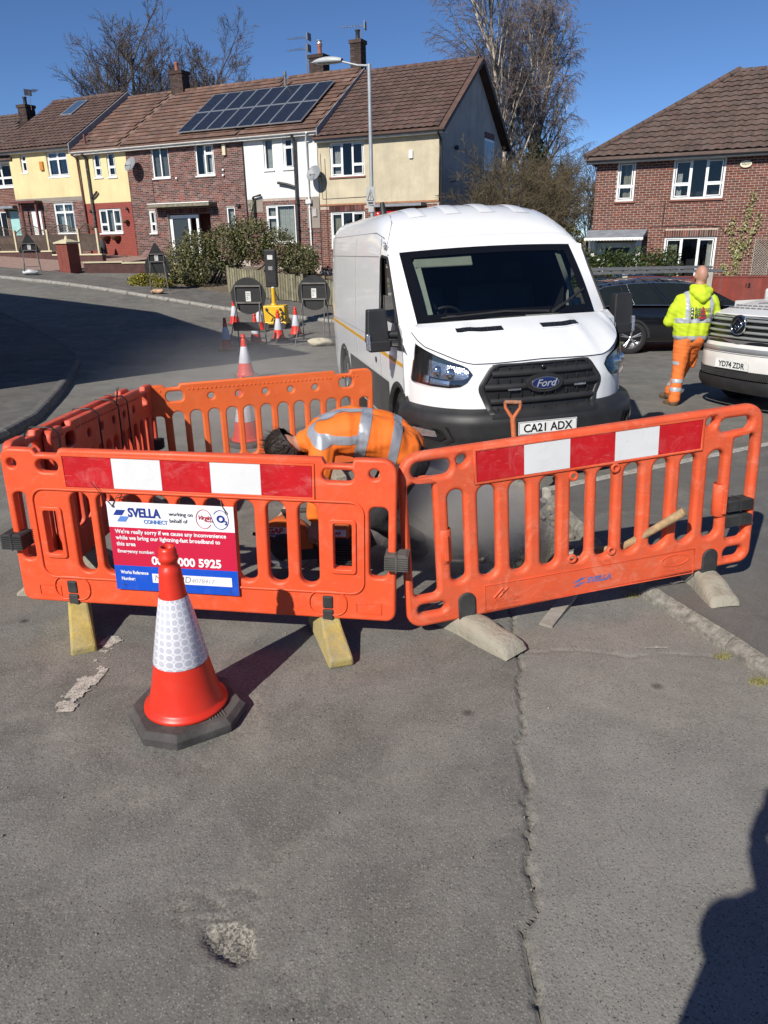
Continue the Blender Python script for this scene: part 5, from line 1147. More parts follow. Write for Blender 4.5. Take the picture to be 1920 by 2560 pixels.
def make_wheel(parent, loc, rad, wdt, rim_mat, spokes=5, flip=1, name='wheel', double=True):
    """axis along local x; flip=+1 shows its face to -x"""
    t = MB(); t.lathe([(rad*.66, -wdt/2+.01), (rad*.92, -wdt/2), (rad*.985, -wdt/2+.025), (rad, -wdt*.25), (rad, wdt*.25), (rad*.985, wdt/2-.025), (rad*.92, wdt/2), (rad*.66, wdt/2-.01)], 40, (0, 0, 0), True, 'x')
    w_ = t.build(name, MTYRE, parent, loc)
    g = MB()
    for k in range(60):
        a = k/60*2*math.pi; g.box((0, rad*math.cos(a), rad*math.sin(a)), (wdt*.62, .012, .008), Matrix.Rotation(a-math.pi/2, 3, 'X'))
    g.build('tread', MTYRE, w_)
    f = -flip; r = MB(); r.lathe([(rad*.68, f*wdt*.46), (rad*.66, f*wdt*.40), (rad*.62, f*wdt*.10), (.0, f*wdt*.05)], 32, (0, 0, 0), True, 'x'); r.lathe([(0, f*wdt*.42), (rad*.12, f*wdt*.42), (rad*.13, f*wdt*.36)], 16, (0, 0, 0), True, 'x')
    for k in range(spokes):
        for dd in ((-.11, .11) if double else (0,)):
            a = 2*math.pi*k/spokes+.3; p0 = (f*wdt*.36, rad*.1*math.cos(a), rad*.1*math.sin(a)); p1 = (f*wdt*.42, rad*.65*math.cos(a+dd), rad*.65*math.sin(a+dd)); r.tube([p0, p1], [rad*.06, rad*.045], 6)
    r.build('rim', rim_mat, w_); return w_
def interp(t, xs, ys): return float(np.interp(t, xs, ys))
# ---------------- white panel van
VAN = Matrix.Translation((1.392, 6.146, -.052)) @ Matrix.Rotation(.202, 4, 'Z') @ Matrix.Rotation(-.013, 4, 'X') @ Matrix.Rotation(-.029, 4, 'Y')
van = thing('panel_van', VAN, 'white high roof panel van with black grille, parked facing the camera', 'van')
NC = np.array([(0, .045), (.2, .050), (.4, .070), (.565, .105), (.68, .165), (.79, .26), (.875, .37), (.94, .49), (.985, .61), (1.01, .74)])
def smooth_curve(C, n=80):
    t = np.linspace(0, 1, len(C)); d = np.r_[0, np.cumsum(np.hypot(*np.diff(C, axis=0).T))]; d /= d[-1]; s = np.linspace(0, 1, n)
    P = np.stack([np.interp(s, d, C[:, 0]), np.interp(s, d, C[:, 1])], -1)
    for _ in range(4): P[1:-1] = (P[:-2]+2*P[1:-1]+P[2:])/4
    return s, P
NS, NPT = smooth_curve(NC)
NTAN = np.gradient(NPT, axis=0); NTAN /= np.linalg.norm(NTAN, axis=1)[:, None]; NNRM = np.stack([NTAN[:, 1], -NTAN[:, 0]], -1)
def nose(s, z, off=0):
    """point of the van's nose: s in -1..1 round the plan curve"""
    a = abs(s); sg_ = 1 if s >= 0 else -1
    x = np.interp(a, NS, NPT[:, 0]); y = np.interp(a, NS, NPT[:, 1]); nx = np.interp(a, NS, NNRM[:, 0]); ny = np.interp(a, NS, NNRM[:, 1])
    o = off+interp(z, (.6, .9, 1.06, 1.25, 1.35), (.0, 0, -.03, -.055, -.07))
    return (sg_*(x+nx*o), y+ny*o, z)
def s_of_x(x): return math.copysign(float(np.interp(abs(x), NPT[:, 0], NS)), x)
def ztop(s): return interp(abs(np.interp(abs(s), NS, NPT[:, 0])), (0, .43, .6, .70, .82, .94, .985, 1.01), (1.088, 1.075, 1.075, 1.10, 1.15, 1.20, 1.25, 1.30))
def bonnet(s, t):
    q = 2*s-1; f = nose(q, ztop(q)); xr = .93*f[0]/1.01*1.0; k = xr/.88
    r_ = (xr, .70+.17*k*k, 1.372-.02*k*k)
    e = t; bul = .028*math.sin(math.pi*min(1, e*1.02))*(1-.35*abs(q)**3)
    ridge = .012*math.exp(-((abs(f[0])-.52)/.07)**2)*math.sin(math.pi*e)
    return (f[0]*(1-e)+r_[0]*e, f[1]*(1-e)+r_[1]*e, f[2]*(1-e)+r_[2]*e+bul+ridge)
ZP = [.30, .36, .42, .48, .54, .60, .68, .76, .85, 1.0, 1.36, 1.65, 1.93, 2.06, 2.15, 2.22, 2.28, 2.325, 2.355, 2.378, 2.39, 2.40]
XP = [1.0, 1.01, 1.02, 1.022, 1.024, 1.025, 1.026, 1.027, 1.028, 1.03, 1.02, 1.003, .983, .968, .95, .92, .872, .80, .69, .50, .28, 0.]
prof = [(-x, z) for x, z in zip(XP, ZP)]+[(x, z) for x, z in list(zip(XP, ZP))[-2::-1]]
YS = [1.50, 1.53, 1.58, 1.65, 1.75, 1.9, 2.05, 2.2, 2.4, 2.8, 3.3, 3.7, 3.76, 3.82, 3.88, 3.95, 4.05, 4.15, 4.25, 4.35, 4.45, 4.55, 4.62, 4.68, 4.74, 4.8, 5.1, 5.18]
def kroof(y): return max(.02, math.sin(math.pi/2*min(1, max(0, (y-1.5)/.95)))**.62)
b = MB(); V = []; F = []
for j, y in enumerate(YS):
    for x, z in prof:
        if z > 1.96: z = 1.96+(z-1.96)*kroof(y); 
        e = 1 if y < 5.1 else (.985 if y > 5.15 else 1)
        V.append((x*e, y, z))
n = len(prof)
for j in range(len(YS)-1):
    for i in range(n-1):
        zc = (prof[i][1]+prof[i+1][1])/2; yc = (YS[j]+YS[j+1])/2
        if 1.36 < zc < 1.93 and yc < 1.75: continue
        if math.hypot(yc-4.25, zc-.35) < .45: continue
        F.append((j*n+i, j*n+i+1, (j+1)*n+i+1, (j+1)*n+i))
b.add(V, F, True); b.add([V[(len(YS)-1)*n+i] for i in range(n)], [tuple(range(n))])
AC, AZ, AR = 1.02, .35, .43                     # front wheel arch centre and radius
for sg_ in (-1, 1):
    yf = lambda z: interp(z, (.3, .7, 1.0, 1.3, 1.36), (.74, .74, .75, .80, .93))
    b.grid(lambda s, t: (sg_*interp(.30+1.06*t, ZP, XP), yf(.30+1.06*t)+(1.5-yf(.30+1.06*t))*s, .30+1.06*t), 40, 40, True, sg_ > 0, keep=lambda s, t: math.hypot(yf(.3+1.06*t)+(1.5-yf(.3+1.06*t))*s-AC, .30+1.06*t-AZ) > AR)
    # A pillar between windscreen edge and door frame, and the rail over the door
    b.grid(lambda s, t: ((sg_*((.862+.0*t)*(1-s)+s*interp(1.36+.57*t, ZP, XP))), (.885+.615*t)*(1-s)+s*(1.00+.46*t), (1.352+.605*t)*(1-s)+s*(1.36+.57*t)+.0), 6, 12, True, sg_ > 0)
    b.grid(lambda s, t: (sg_*interp(1.93+.03*t, ZP, XP), 1.46+(1.5-1.46)*s, 1.93+.03*t), 2, 2, True, sg_ > 0)
    # wing closing to the nose, scuttle corner and screen header
    b.grid(lambda s, t: tuple(Vector(nose(sg_, .62+.68*t))*(1-s)+Vector((sg_*interp(.62+.68*t, ZP, XP), yf(.62+.68*t), .62+.68*t))*s), 4, 14, True, sg_ > 0)
    b.grid(lambda s, t: tuple(Vector(bonnet((sg_+1)/2, t))*(1-s)+Vector((sg_*interp(1.30+.06*t, ZP, XP), yf(1.30+.06*t), 1.30+.06*t))*s), 4, 6, True, sg_ > 0)
    b.add([(sg_*.862, .885, 1.352), (sg_*.93, .868, 1.353), (sg_*1.02, .93, 1.36), (sg_*1.02, 1.0, 1.36)], [(0, 1, 2, 3)], True)
    b.add([(sg_*.862, 1.50, 1.957), (sg_*.983, 1.46, 1.93), (sg_*.983, 1.5, 1.93), (sg_*.975, 1.505, 1.967), (sg_*.862, 1.505, 1.969)], [(0, 1, 2, 3, 4)], True)
NB = 72
b.grid(lambda s, t: nose(2*s-1, .62+(ztop(2*s-1)-.62)*t), NB, 12, True)
b.grid(bonnet, NB, 16, True)
def header(s, t):
    q_ = 2*s-1; a_ = Vector((.862*q_, 1.50-.05*(1-q_*q_)-.002, 1.957+.022*(1-q_*q_))); x = .95*q_; z = interp(abs(x), XP[::-1], ZP[::-1]); c_ = Vector((x, 1.585, 1.96+(z-1.96)*kroof(1.585)+.003)); m_ = (a_+c_)/2+Vector((0, -.02, .03)); return tuple(a_*(1-t)**2+m_*2*t*(1-t)+c_*t*t)
b.grid(header, 30, 6, True)
body = b.build('body', MVW, van)
for nm, pts in (('bonnet_gap', [nose(-1+2*k/60, ztop(-1+2*k/60)-.004, .002) for k in range(61)]),): MB().tube(pts, .004, 5).build(nm, MBLKP, van)
# roof ribs, side creases, seams
q = MB()
for xr in (-.55, -.18, .18, .55):
    def rib(s, t, xr=xr):
        y = 1.95+3.0*t; x = xr+(s-.5)*.17; z = interp(abs(x), XP[::-1], ZP[::-1]); z = 1.96+(z-1.96)*kroof(y); return (x, y, z+.002+.012*math.sin(math.pi*s)**.4*min(1, t*30))
    q.grid(rib, 8, 40, True)
q.build('roof_rib', MVW, van)
q = MB(); MSEAM = M('panel_seam', (.25, .25, .25), .6)
for sg_ in (-1, 1):
    xs = lambda z: sg_*(interp(z, ZP, XP)+.0015)
    q.tube([(xs(1.93), 1.85, 1.93), (xs(1.93), 5.1, 1.93)], .004, 4); q.tube([(xs(z), 1.80, z) for z in (.5, 1, 1.4, 1.9, 2.1)], .004, 4); q.tube([(xs(z), 3.2, z) for z in (.5, 1, 1.4, 1.9, 2.1, 2.2)], .004, 4)
    q.tube([(xs(2.16), 1.75, 2.10), (xs(2.16), 2.1, 2.155), (xs(2.16), 5.1, 2.16)], .004, 4); q.tube([(xs(1.12), 2.0, 1.12), (xs(1.12), 5.1, 1.12)], .004, 4); q.tube([(sg_*1.03, .78, z) for z in (.75, 1.0, 1.25)], .004, 4)
    q.tube([(sg_*(interp(z, ZP, XP)*.995), yy, 1.96+(z-1.96)*kroof(yy)+.004) for z, yy in ((2.0, 1.56), (2.15, 1.63), (2.25, 1.75), (2.31, 1.95), (2.33, 2.2), (2.33, 5.1))], .005, 4)
q.build('panel_seam', MSEAM, van)
# dent scuff above the driver's door
q = MB(); rnd = random.Random(3)
for k in range(26): y = 1.58+rnd.uniform(-.05, .06); z = 2.03+rnd.uniform(-.03, .03); q.box((-.975-.003, y, z), (.004, rnd.uniform(.01, .05), .004), (R(rnd.uniform(-40, 10)), 0, 0))
q.build('scuff', MSEAM, van)
# bumper
def bump_off(z): return interp(z, (.20, .27, .36, .47, .60, .665, .70), (-.06, .04, .075, .098, .105, .075, .0))
q = MB(); q.grid(lambda s, t: nose((2*s-1)*.995, .20+.50*t, bump_off(.20+.50*t)+.004), 72, 22, True); bmp_ = q.build('bumper', MBLKP, van)
q = MB(); q.grid(lambda s, t: nose((2*s-1)*.45, .21+.07*t, .02), 40, 2, True); q.build('lower_grille', MLAMPB, bmp_)
q = MB(); q.grid(lambda s, t: nose(s_of_x(.45)*(2*s-1), .598+.07*t, bump_off(.64)+.008+.004*math.sin(math.pi*t)), 40, 4, True); q.build('plate_step', MBLKP, bmp_)
for sg_ in (-1, 1):
    def tri(pts, off, nm, mat, par):
        m = MB(); m.add([nose(sg_*s_of_x(x), z, bump_off(z)+off) for x, z in pts], [tuple(range(len(pts))) if sg_ > 0 else tuple(range(len(pts)-1, -1, -1))]); return m.build(nm, mat, par)
    fg_ = tri([(.70, .45), (.74, .56), (.985, .585), (.995, .52), (.93, .42), (.76, .40)], .014, 'fog_lamp_bezel', M('bezel_black', (.012, .012, .012), .35), van)
    tri([(.75, .47), (.78, .535), (.95, .55), (.955, .50), (.91, .445), (.79, .435)], .019, 'bezel_recess', MLAMPB, fg_)
    tri([(.80, .47), (.81, .52), (.935, .53), (.94, .485), (.90, .46)], .023, 'fog_lamp', MLAMPI, fg_)
# grille
HEX = [(-.565, .875), (-.44, 1.065), (.44, 1.065), (.565, .875), (.46, .635), (-.46, .635)]
def wrapx(pts2d, off, mb, smooth=False):
    mb.add([nose(s_of_x(x), z, off) for x, z in pts2d], [tuple(range(len(pts2d)))], smooth)
def dense(pts, n=10): return [(a[0]+(c[0]-a[0])*k/n, a[1]+(c[1]-a[1])*k/n) for a, c in zip(pts, pts[1:]+pts[:1]) for k in range(n)]
def rnd_poly(pts, r=.06, n=4):
    out = []
    for i in range(len(pts)):
        p0 = Vector(pts[i-1]); p1 = Vector(pts[i]); p2 = Vector(pts[(i+1) % len(pts)]); a = p1+(p0-p1).normalized()*r; c = p1+(p2-p1).normalized()*r
        for k in range(n+1): t = k/n; out.append(tuple((1-t)**2*a+2*t*(1-t)*p1+t*t*c))
    return out
HX = rnd_poly([tuple(q_) for q_ in HEX])
gq = MB(); gq.grid(lambda s, t: nose(s_of_x((2*s-1)*interp(.635+.43*t, (.635, .875, 1.065), (.45, .55, .43))), .64+.42*t, bump_off(.64+.42*t)*.55+.004), 30, 10, True); grl = gq.build('grille', M('grille_black', (.010, .010, .011), .5), van)
def ring3(P, off0, off1, scale_in, mb):
    D_ = dense(P, 2); c = (0, .86); O_ = [nose(s_of_x(x), z, off0+max(0, bump_off(z))*.9) for x, z in D_]; I_ = [nose(s_of_x(c[0]+(x-c[0])*scale_in), c[1]+(z-c[1])*scale_in, off1+max(0, bump_off(z))*.9) for x, z in D_]
    K_ = [nose(s_of_x(c[0]+(x-c[0])*(scale_in-.02)), c[1]+(z-c[1])*(scale_in-.03), .004+max(0,bump_off(z))*.55) for x, z in D_]; N = len(D_)
    mb.add(O_+I_+K_, [(i, (i+1) % N, N+(i+1) % N, N+i) for i in range(N)]+[(N+i, N+(i+1) % N, 2*N+(i+1) % N, 2*N+i) for i in range(N)], True)
q = MB(); ring3(HX, .004, .022, .925, q); q.build('grille_frame', MBLKP, grl)
for zc, hw in ((.985, .44), (.875, .50), (.755, .455)):
    q = MB(); q.grid(lambda s, t: nose(s_of_x((2*s-1)*hw*(1 if zc > .8 else 1)), zc-.03+.06*t, .010+bump_off(zc)*.75+.022*math.sin(math.pi*t)**.5), 30, 6, True); q.build('grille_bar', MBLKP, grl)
q = MB()
for zc, h in ((1.03, .03), (.93, .04), (.815, .05), (.69, .04)):
    for k in range(-4, 5): q.box(nose(s_of_x(k*.1), zc, .012+bump_off(zc)*.6), (.006, .03, h))
q.build('grille_fin', MBLKP, grl)
q = MB()
for s_ in (-.31, .27):
    for k in range(10): a_ = nose(s_of_x(s_+k*.011), .855+(.0 if s_ < 0 else .0), .035); q.box(a_, (.009, .008, .014))
q.build('strobe_light', MLAMPI, grl)
bd = empty('x', (0, 0, 0)); bpy.data.objects.remove(bd)
def oval(rx, rz, z0, off, n=36): return [(rx*math.cos(2*math.pi*k/n), z0+rz*math.sin(2*math.pi*k/n)) for k in range(n)]
def ovalp(nm, rx, rz, y0, y1, mat, par):
    m = MB(); m.prism([(rx*math.cos(2*math.pi*k/40), rz*math.sin(2*math.pi*k/40)) for k in range(40)], y0-y1, T(0, y0, .895) @ UPR); return m.build(nm, mat, par, bev=.003)
bg_ = ovalp('badge_mount', .165, .078, .075, .005, MBLKP, van); ovalp('badge_rim', .123, .052, .012, -.004, MCHR, bg_); ovalp('badge_face', .115, .045, 0, -.0075, M('badge_blue', (.006, .018, .10), .2, coat=.8), bg_)
lettering('Ford', .085, M('badge_silver', (.6, .62, .66), .3, .6), bg_, T(0, -.009, .868) @ UPR, .001, .001, align='CENTER', sx=1.05, shear=.35)
q = MB(); q.lathe([(0, .02), (.018, .022), (.022, .04)], 12, (-.01, 0, 1.025), True, 'y'); q.build('bonnet_lock', MLAMPB, grl)
# plate
pz = .54; q = MB(); q.b2(-.26, .26, -.074, -.066, pz-.055, pz+.055); plt = q.build('number_plate', MPLATE, van); lettering('CA21 ADX', .098, MTXT, plt, T(0, -.075, pz-.035) @ UPR, .0006, .0022, align='CENTER', sx=.93)
panel('plate_border', [rrect(-.256, .256, pz-.051, pz+.051, .008), rrect(-.253, .253, pz-.048, pz+.048, .006)], .001, MTXT, plt, y=-.0745)
# headlights
for sg_ in (-1, 1):
    xa, xb = s_of_x(.595), s_of_x(.99)
    ulo = lambda u: interp(u, (0, .06, .15, .3, .6, 1), (.985, .925, .888, .875, .880, .90)); uhi = lambda u: interp(u, (0, .06, .15, .35, .6, .85, 1), (.99, 1.04, 1.065, 1.10, 1.145, 1.19, 1.215))
    P_ = lambda u, t, off: nose(sg_*(xa+(xb-xa)*u), ulo(u)+(uhi(u)-ulo(u))*t, off)
    q = MB(); q.grid(lambda s, t: P_(s, t, .006), 30, 10, True, sg_ < 0); hl = q.build('headlight', MLAMPB, van)
    q = MB()
    q.grid(lambda s, t: P_(.05+.60*s, .30+.58*t*(1-.15*s), .010+.010*math.sin(math.pi*s)*math.sin(math.pi*t)), 14, 8, True, sg_ < 0)
    for u0, u1, t0, t1 in ((.62, .72, .08, .3), (.30, .60, .07, .25)): q.grid(lambda s, t: P_(u0+(u1-u0)*s, t0+(t1-t0)*t, .010+.006*math.sin(math.pi*s)), 6, 4, True, sg_ < 0)
    q.build('reflector', MLAMPI, hl)
    q = MB(); q.ball(nose(sg_*(xa+(xb-xa)*.28), .985, .012), (.055, .03, .055), 16, 10); q.ball(nose(sg_*(xa+(xb-xa)*.47), 1.0, .012), (.05, .03, .055), 16, 10); q.build('lamp_unit', M('lamp_bowl', (.55, .57, .6), .08, .95), hl)
    q = MB(); q.grid(lambda s, t: P_(s, t, .030-.022*abs(2*s-1)**3), 30, 10, True, sg_ < 0); q.build('lens', MLENS, hl)
    q = MB(); q.grid(lambda s, t: P_((.965+.035*s), .05+.5*t, .012), 3, 5, True, sg_ < 0); q.build('side_marker', M('amber_lens', (.10, .025, .010), .2), hl)
# windscreen
def ws(s, t, off=0, ex=1.0):
    q = (2*s-1)*ex; zb = 1.352+.028*(1-q*q); zt = 1.957+.022*(1-q*q); yb = .885-.175*(1-q*q); yt = 1.50-.05*(1-q*q)
    return (.862*q, yb+(yt-yb)*t-off*.7-.03*math.sin(math.pi*t), zb+(zt-zb)*t+off*.7)
q = MB(); fx, fz = .055, .085
q.grid(lambda s, t: ws(s, t, .006), 40, 30, True, False, keep=lambda s, t: not (fx < s < 1-fx and fz*1.3 < t < 1-fz))
q.build('windscreen_border', MFRIT, van)
q = MB(); q.grid(lambda s, t: ws(s, t, .003), 24, 16, True); q.build('windscreen', MVGL, van)
for a_, c_ in (((-.10, .74), (.28, .155)), ((.35, .12), (.96, .50))):
    p0 = Vector(ws((a_[0]+1)/2 if a_[0] < 0 else .5+a_[0]/2, .06, .02)); 
w1 = [ws(.70, .03, .012), ws(.45, .055, .02), ws(.12, .03, .02)]; w2 = [ws(.72, .02, .012), ws(.80, .10, .03), ws(.955, .285, .03)]
q = MB(); q.tube(w1, [.014, .011, .007], 6); q.tube([ws(.70, .03, .02), ws(.15, .055, .012)], .008, 6); q.tube(w2, [.018, .013, .008], 6); q.tube([ws(.76, .07, .012), ws(.975, .32, .012)], .008, 6); q.build('wiper', MBLKP, van)
# side glass
for sg_ in (-1, 1):
    X_ = lambda z, o=0: sg_*(interp(z, ZP, XP)+o)
    q = MB(); q.grid(lambda s, t: (X_(1.36+.57*t, -.012), 1.0+.46*t+(1.75-1.0-.46*t)*s, 1.36+.57*t), 6, 8, True, sg_ > 0, keep=(lambda s, t: not (s > .45 and t > .42)) if sg_ < 0 else None); q.build('side_window', MVGL, van)
    q = MB(); q.tube([(X_(1.93, .004), 1.47, 1.92), (X_(1.93, .004), 1.70, 1.935), (X_(1.9, .004), 1.74, 1.90), (X_(1.36, .004), 1.75, 1.37), (X_(1.36, .004), .98, 1.36)], .014, 6); q.tube([(X_(1.36, .004), .98, 1.36), (X_(1.93, .004), 1.46, 1.92)], .012, 6); q.build('window_seal', MBLKP, van)
    q = MB(); q.add([(X_(1.12, .006), .70, 1.14), (X_(1.1, .006), .98, 1.12), (X_(1.42, .006), 1.12, 1.42), (X_(1.47, .006), 1.09, 1.47)], [(0, 1, 2, 3) if sg_ < 0 else (3, 2, 1, 0)]); q.build('mirror_triangle', MBLKP, van)
    # mirror
    q = MB(); q.box((sg_*1.21, 1.02, 1.345), (.21, .13, .30), top=(.82, .8)); q.box((sg_*1.2, 1.0, 1.17), (.20, .12, .10), top=(1.05, 1.05)); q.tube([(sg_*1.02, 1.0, 1.26), (sg_*1.14, 1.02, 1.26)], .04, 8); q.tube([(sg_*1.02, .97, 1.18), (sg_*1.14, 1.0, 1.19)], .035, 8); mr = q.build('mirror', MBLKP, van, bev=.035)
    q = MB(); q.box((sg_*1.305, .965, 1.21), (.035, .06, .15)); q.build('indicator', MLAMPI, mr, bev=.01)
    # amber stripe, lower cladding, arches
    q = MB(); q.grid(lambda s, t: (X_(1.0, .003), .80+4.3*s, .985+.035*t+.05*s*1.6), 40, 1, True, sg_ > 0); q.build('amber_stripe', MAMB, van)
    q = MB(); q.grid(lambda s, t: (X_(.5, .012), AC+.42+(4.25-.5-AC-.42)*s, .36+.40*t), 20, 4, True, sg_ > 0); q.build('sill_cladding', MGREYP, van)
    for yc, nm in ((AC, 'front'), (4.25, 'rear')):
        q = MB(); q.grid(lambda s, t: (X_(.7, .014-.03*abs(2*t-1)**3), yc+(AR-.015+.07*t)*math.cos(math.pi*(s*1.08-.04)), AZ+(AR-.015+.07*t)*math.sin(math.pi*(s*1.08-.04))), 30, 4, True, sg_ > 0)
        q.grid(lambda s, t: (sg_*(1.03-.35*t), yc+AR*math.cos(math.pi*(s*1.1-.05)), AZ+AR*math.sin(math.pi*(s*1.1-.05))), 24, 2, True); q.build('wheel_arch', MBLKP, van)
        make_wheel(van, (sg_*.90, yc, .335), .345, .22, MSTW, 6, -sg_, double=False)
    q = MB(); q.lathe([(0, 0), (.03, .0), (.034, .004)], 14, (0, 0, 0), True, 'x'); q.build('door_lock', MBLKP, van, (X_(.9, .008), 2.04, .9))
q = MB(); q.b2(-.9, .9, 1.0, 5.0, .28, .40); q.build('underbody', MINT, van)
# cabin
cb = MB(); cb.b2(-.95, .95, 2.55, 2.6, .4, 2.1); cb.b2(-.95, .95, 1.0, 2.55, .4, .7); cb.b2(-.80, .80, 1.62, 2.5, 1.97, 1.985); cb.b2(-.97, -.95, 1.0, 1.72, .5, 1.33); cb.b2(.95, .97, 1.0, 1.72, .5, 1.33); cb.b2(-.95, -.93, 1.76, 2.55, .5, 2.0); cb.b2(.93, .95, 1.76, 2.55, .5, 2.0); cab_ = cb.build('cabin', MINT, van)
q = MB(); q.grid(lambda s, t: (-.84+1.68*s, .80+.55*t, 1.33+.04*math.sin(t*3)-.05*t+.02*math.sin(s*14)*t), 20, 8, True); q.b2(-.86, .86, 1.2, 1.36, .8, 1.30); q.build('dashboard', M('dash_grey', (.075, .075, .078), .7), cab_)
q = MB(); q.lathe([(.19+.016*math.cos(2*math.pi*k/8), .016*math.sin(2*math.pi*k/8)) for k in range(9)], 28); q.tube([(-.19, 0, 0), (.19, 0, 0)], .014, 6); q.tube([(0, 0, 0), (0, -.19, 0)], .014, 6); q.ball((0, 0, -.01), (.06, .06, .03)); q.build('steering_wheel', MBLKP, cab_, (-.46, 1.40, 1.28), (R(-62), 0, 0))
for x in (-.5, .12, .52):
    q = MB(); q.box((x, 2.05, 1.25), (.44, .16, .70), (R(-10), 0, 0)); q.box((x, 2.16, 1.72), (.26, .10, .20), (R(-8), 0, 0)); q.b2(x-.22, x+.22, 1.55, 2.05, .75, .95); q.build('seat', M('seat_cloth', (.055, .055, .06), .9), cab_, bev=.05)
q = MB(); q.box((-.46, 1.40, 1.875), (.56, .02, .15), (R(-38), 0, R(-4))); q.build('sun_visor', MTRIM, cab_, bev=.02)
for sg_ in (-1, 1):
    q = MB(); q.grid(lambda s, t: (sg_*(.69+.07*s), .92+.55*t+.04*s, 1.37+.56*t), 2, 8, True); q.build('pillar_trim', MTRIM, cab_)
q = MB(); q.box((.36, .98, 1.365), (.34, .12, .01), (R(8), 0, R(8))); q.build('paper', MLABL, cab_); q = MB(); q.box((.72, 1.0, 1.42), (.12, .02, .13), (R(-30), 0, 0)); q.build('permit', M('permit', (.6, .62, .64), .6), cab_)
# bonnet vents
for s0, s1 in ((-.64, -.20), (.18, .58)):
    def bz(x, t):   # height on the bonnet
        s = (s_of_x(x)+1)/2; return Vector(bonnet(s, t))
    q = MB(); q.grid(lambda s, t: tuple(bz(s0+(s1-s0)*s+(.06*(1-t) if s0 < 0 else -.06*(1-t))*0, .62+.13*t)+Vector((0, 0, .006))), 16, 3, True); q.build('bonnet_vent', MLAMPB, van)
    q = MB()
    for k in range(1, 6): a_ = bz(s0+(s1-s0)*k/6, .63)+Vector((0, 0, .008)); c_ = bz(s0+(s1-s0)*k/6, .74)+Vector((0, 0, .008)); q.tube([a_, c_], .005, 4)
    q.build('vent_slat', MBLKP, van)
    q = MB(); q.tube([tuple(bz(s0-.02+(s1-s0+.04)*k/8, .605)+Vector((0, 0, .005))) for k in range(9)], .007, 5); q.build('vent_lip', MVW, van)
q = MB(); q.tube([(.72, 2.45, 2.33), (.70, 2.30, 2.62)], .006, 5); q.lathe([(.03, 0), (.02, .03), (.008, .05)], 10, (.72, 2.45, 2.335)); q.build('aerial', MBLKP, van)
q = MB(); q.box((-.02, 5.0, 2.435), (.70, .2, .075)); lb = q.build('beacon_bar', M('beacon_red', (.45, .02, .015), .25), van, bev=.03); q = MB(); q.tube([(-.40, 4.3, 2.38), (-.40, 4.36, 2.55)], [.05, .03], 8); q.build('shark_fin', MBLKP, van)
# ---------------- black estate car with a ladder on its roof
cx, cy = 5.15, 15.72; cz = z1(cx, cy)
CARM = T(cx, cy+.78, cz) @ Matrix.Rotation(R(2), 4, 'Z')
car = thing('estate_car', CARM, 'black estate car parked behind the walking man, ladder on its roof', 'car')
MCB_ = M('car_black', (.007, .008, .011), .18, 0, .1, 2, coat=1.0)
LX = [-1.02, -.98, -.85, -.5, 0, .6, 1.2, 1.9, 2.3, 2.75, 3.2, 3.55, 3.75, 3.83]
HW = [.70, .80, .86, .89, .905, .91, .91, .91, .91, .90, .88, .82, .70, .55]
ZT = [.88, .92, .98, 1.0, 1.0, .99, .97, .95, .95, .93, .88, .80, .70, .62]
q = MB(); V = []; 
for x, h, zt in zip(LX, HW, ZT):
    hp2 = [(0, zt), (h*.6, zt-.005), (h*.88, zt-.03), (h*.98, zt-.10), (h, zt-.28), (h*.995, .45), (h*.96, .27), (h*.8, .21)]
    for y, z in [(-a, c_) for a, c_ in hp2[::-1]]+hp2[1:]: V.append((x, y, z))
n = 15; F = []
for j in range(len(LX)-1):
    for i in range(n-1):
        zc = (V[j*n+i][2]+V[j*n+i+1][2])/2; xc = (LX[j]+LX[j+1])/2
        F.append((j*n+i, (j+1)*n+i, (j+1)*n+i+1, j*n+i+1))
q.add(V, F, True); q.add(V[:n], [tuple(range(n))]); q.add(V[-n:], [tuple(range(n-1, -1, -1))])
RL = [(-.96, 1.06), (-.8, 1.30), (-.55, 1.415), (0, 1.465), (.6, 1.475), (1.1, 1.45), (1.5, 1.38)]
def roofz(x): return interp(x, [a for a, _ in RL], [c_ for _, c_ in RL])
q.grid(lambda s, t: (-.80+2.30*s, (2*t-1)*.64, roofz(-.80+2.30*s)-.06*abs(2*t-1)**3), 24, 10, True)
cbody = q.build('body', MCB_, car)
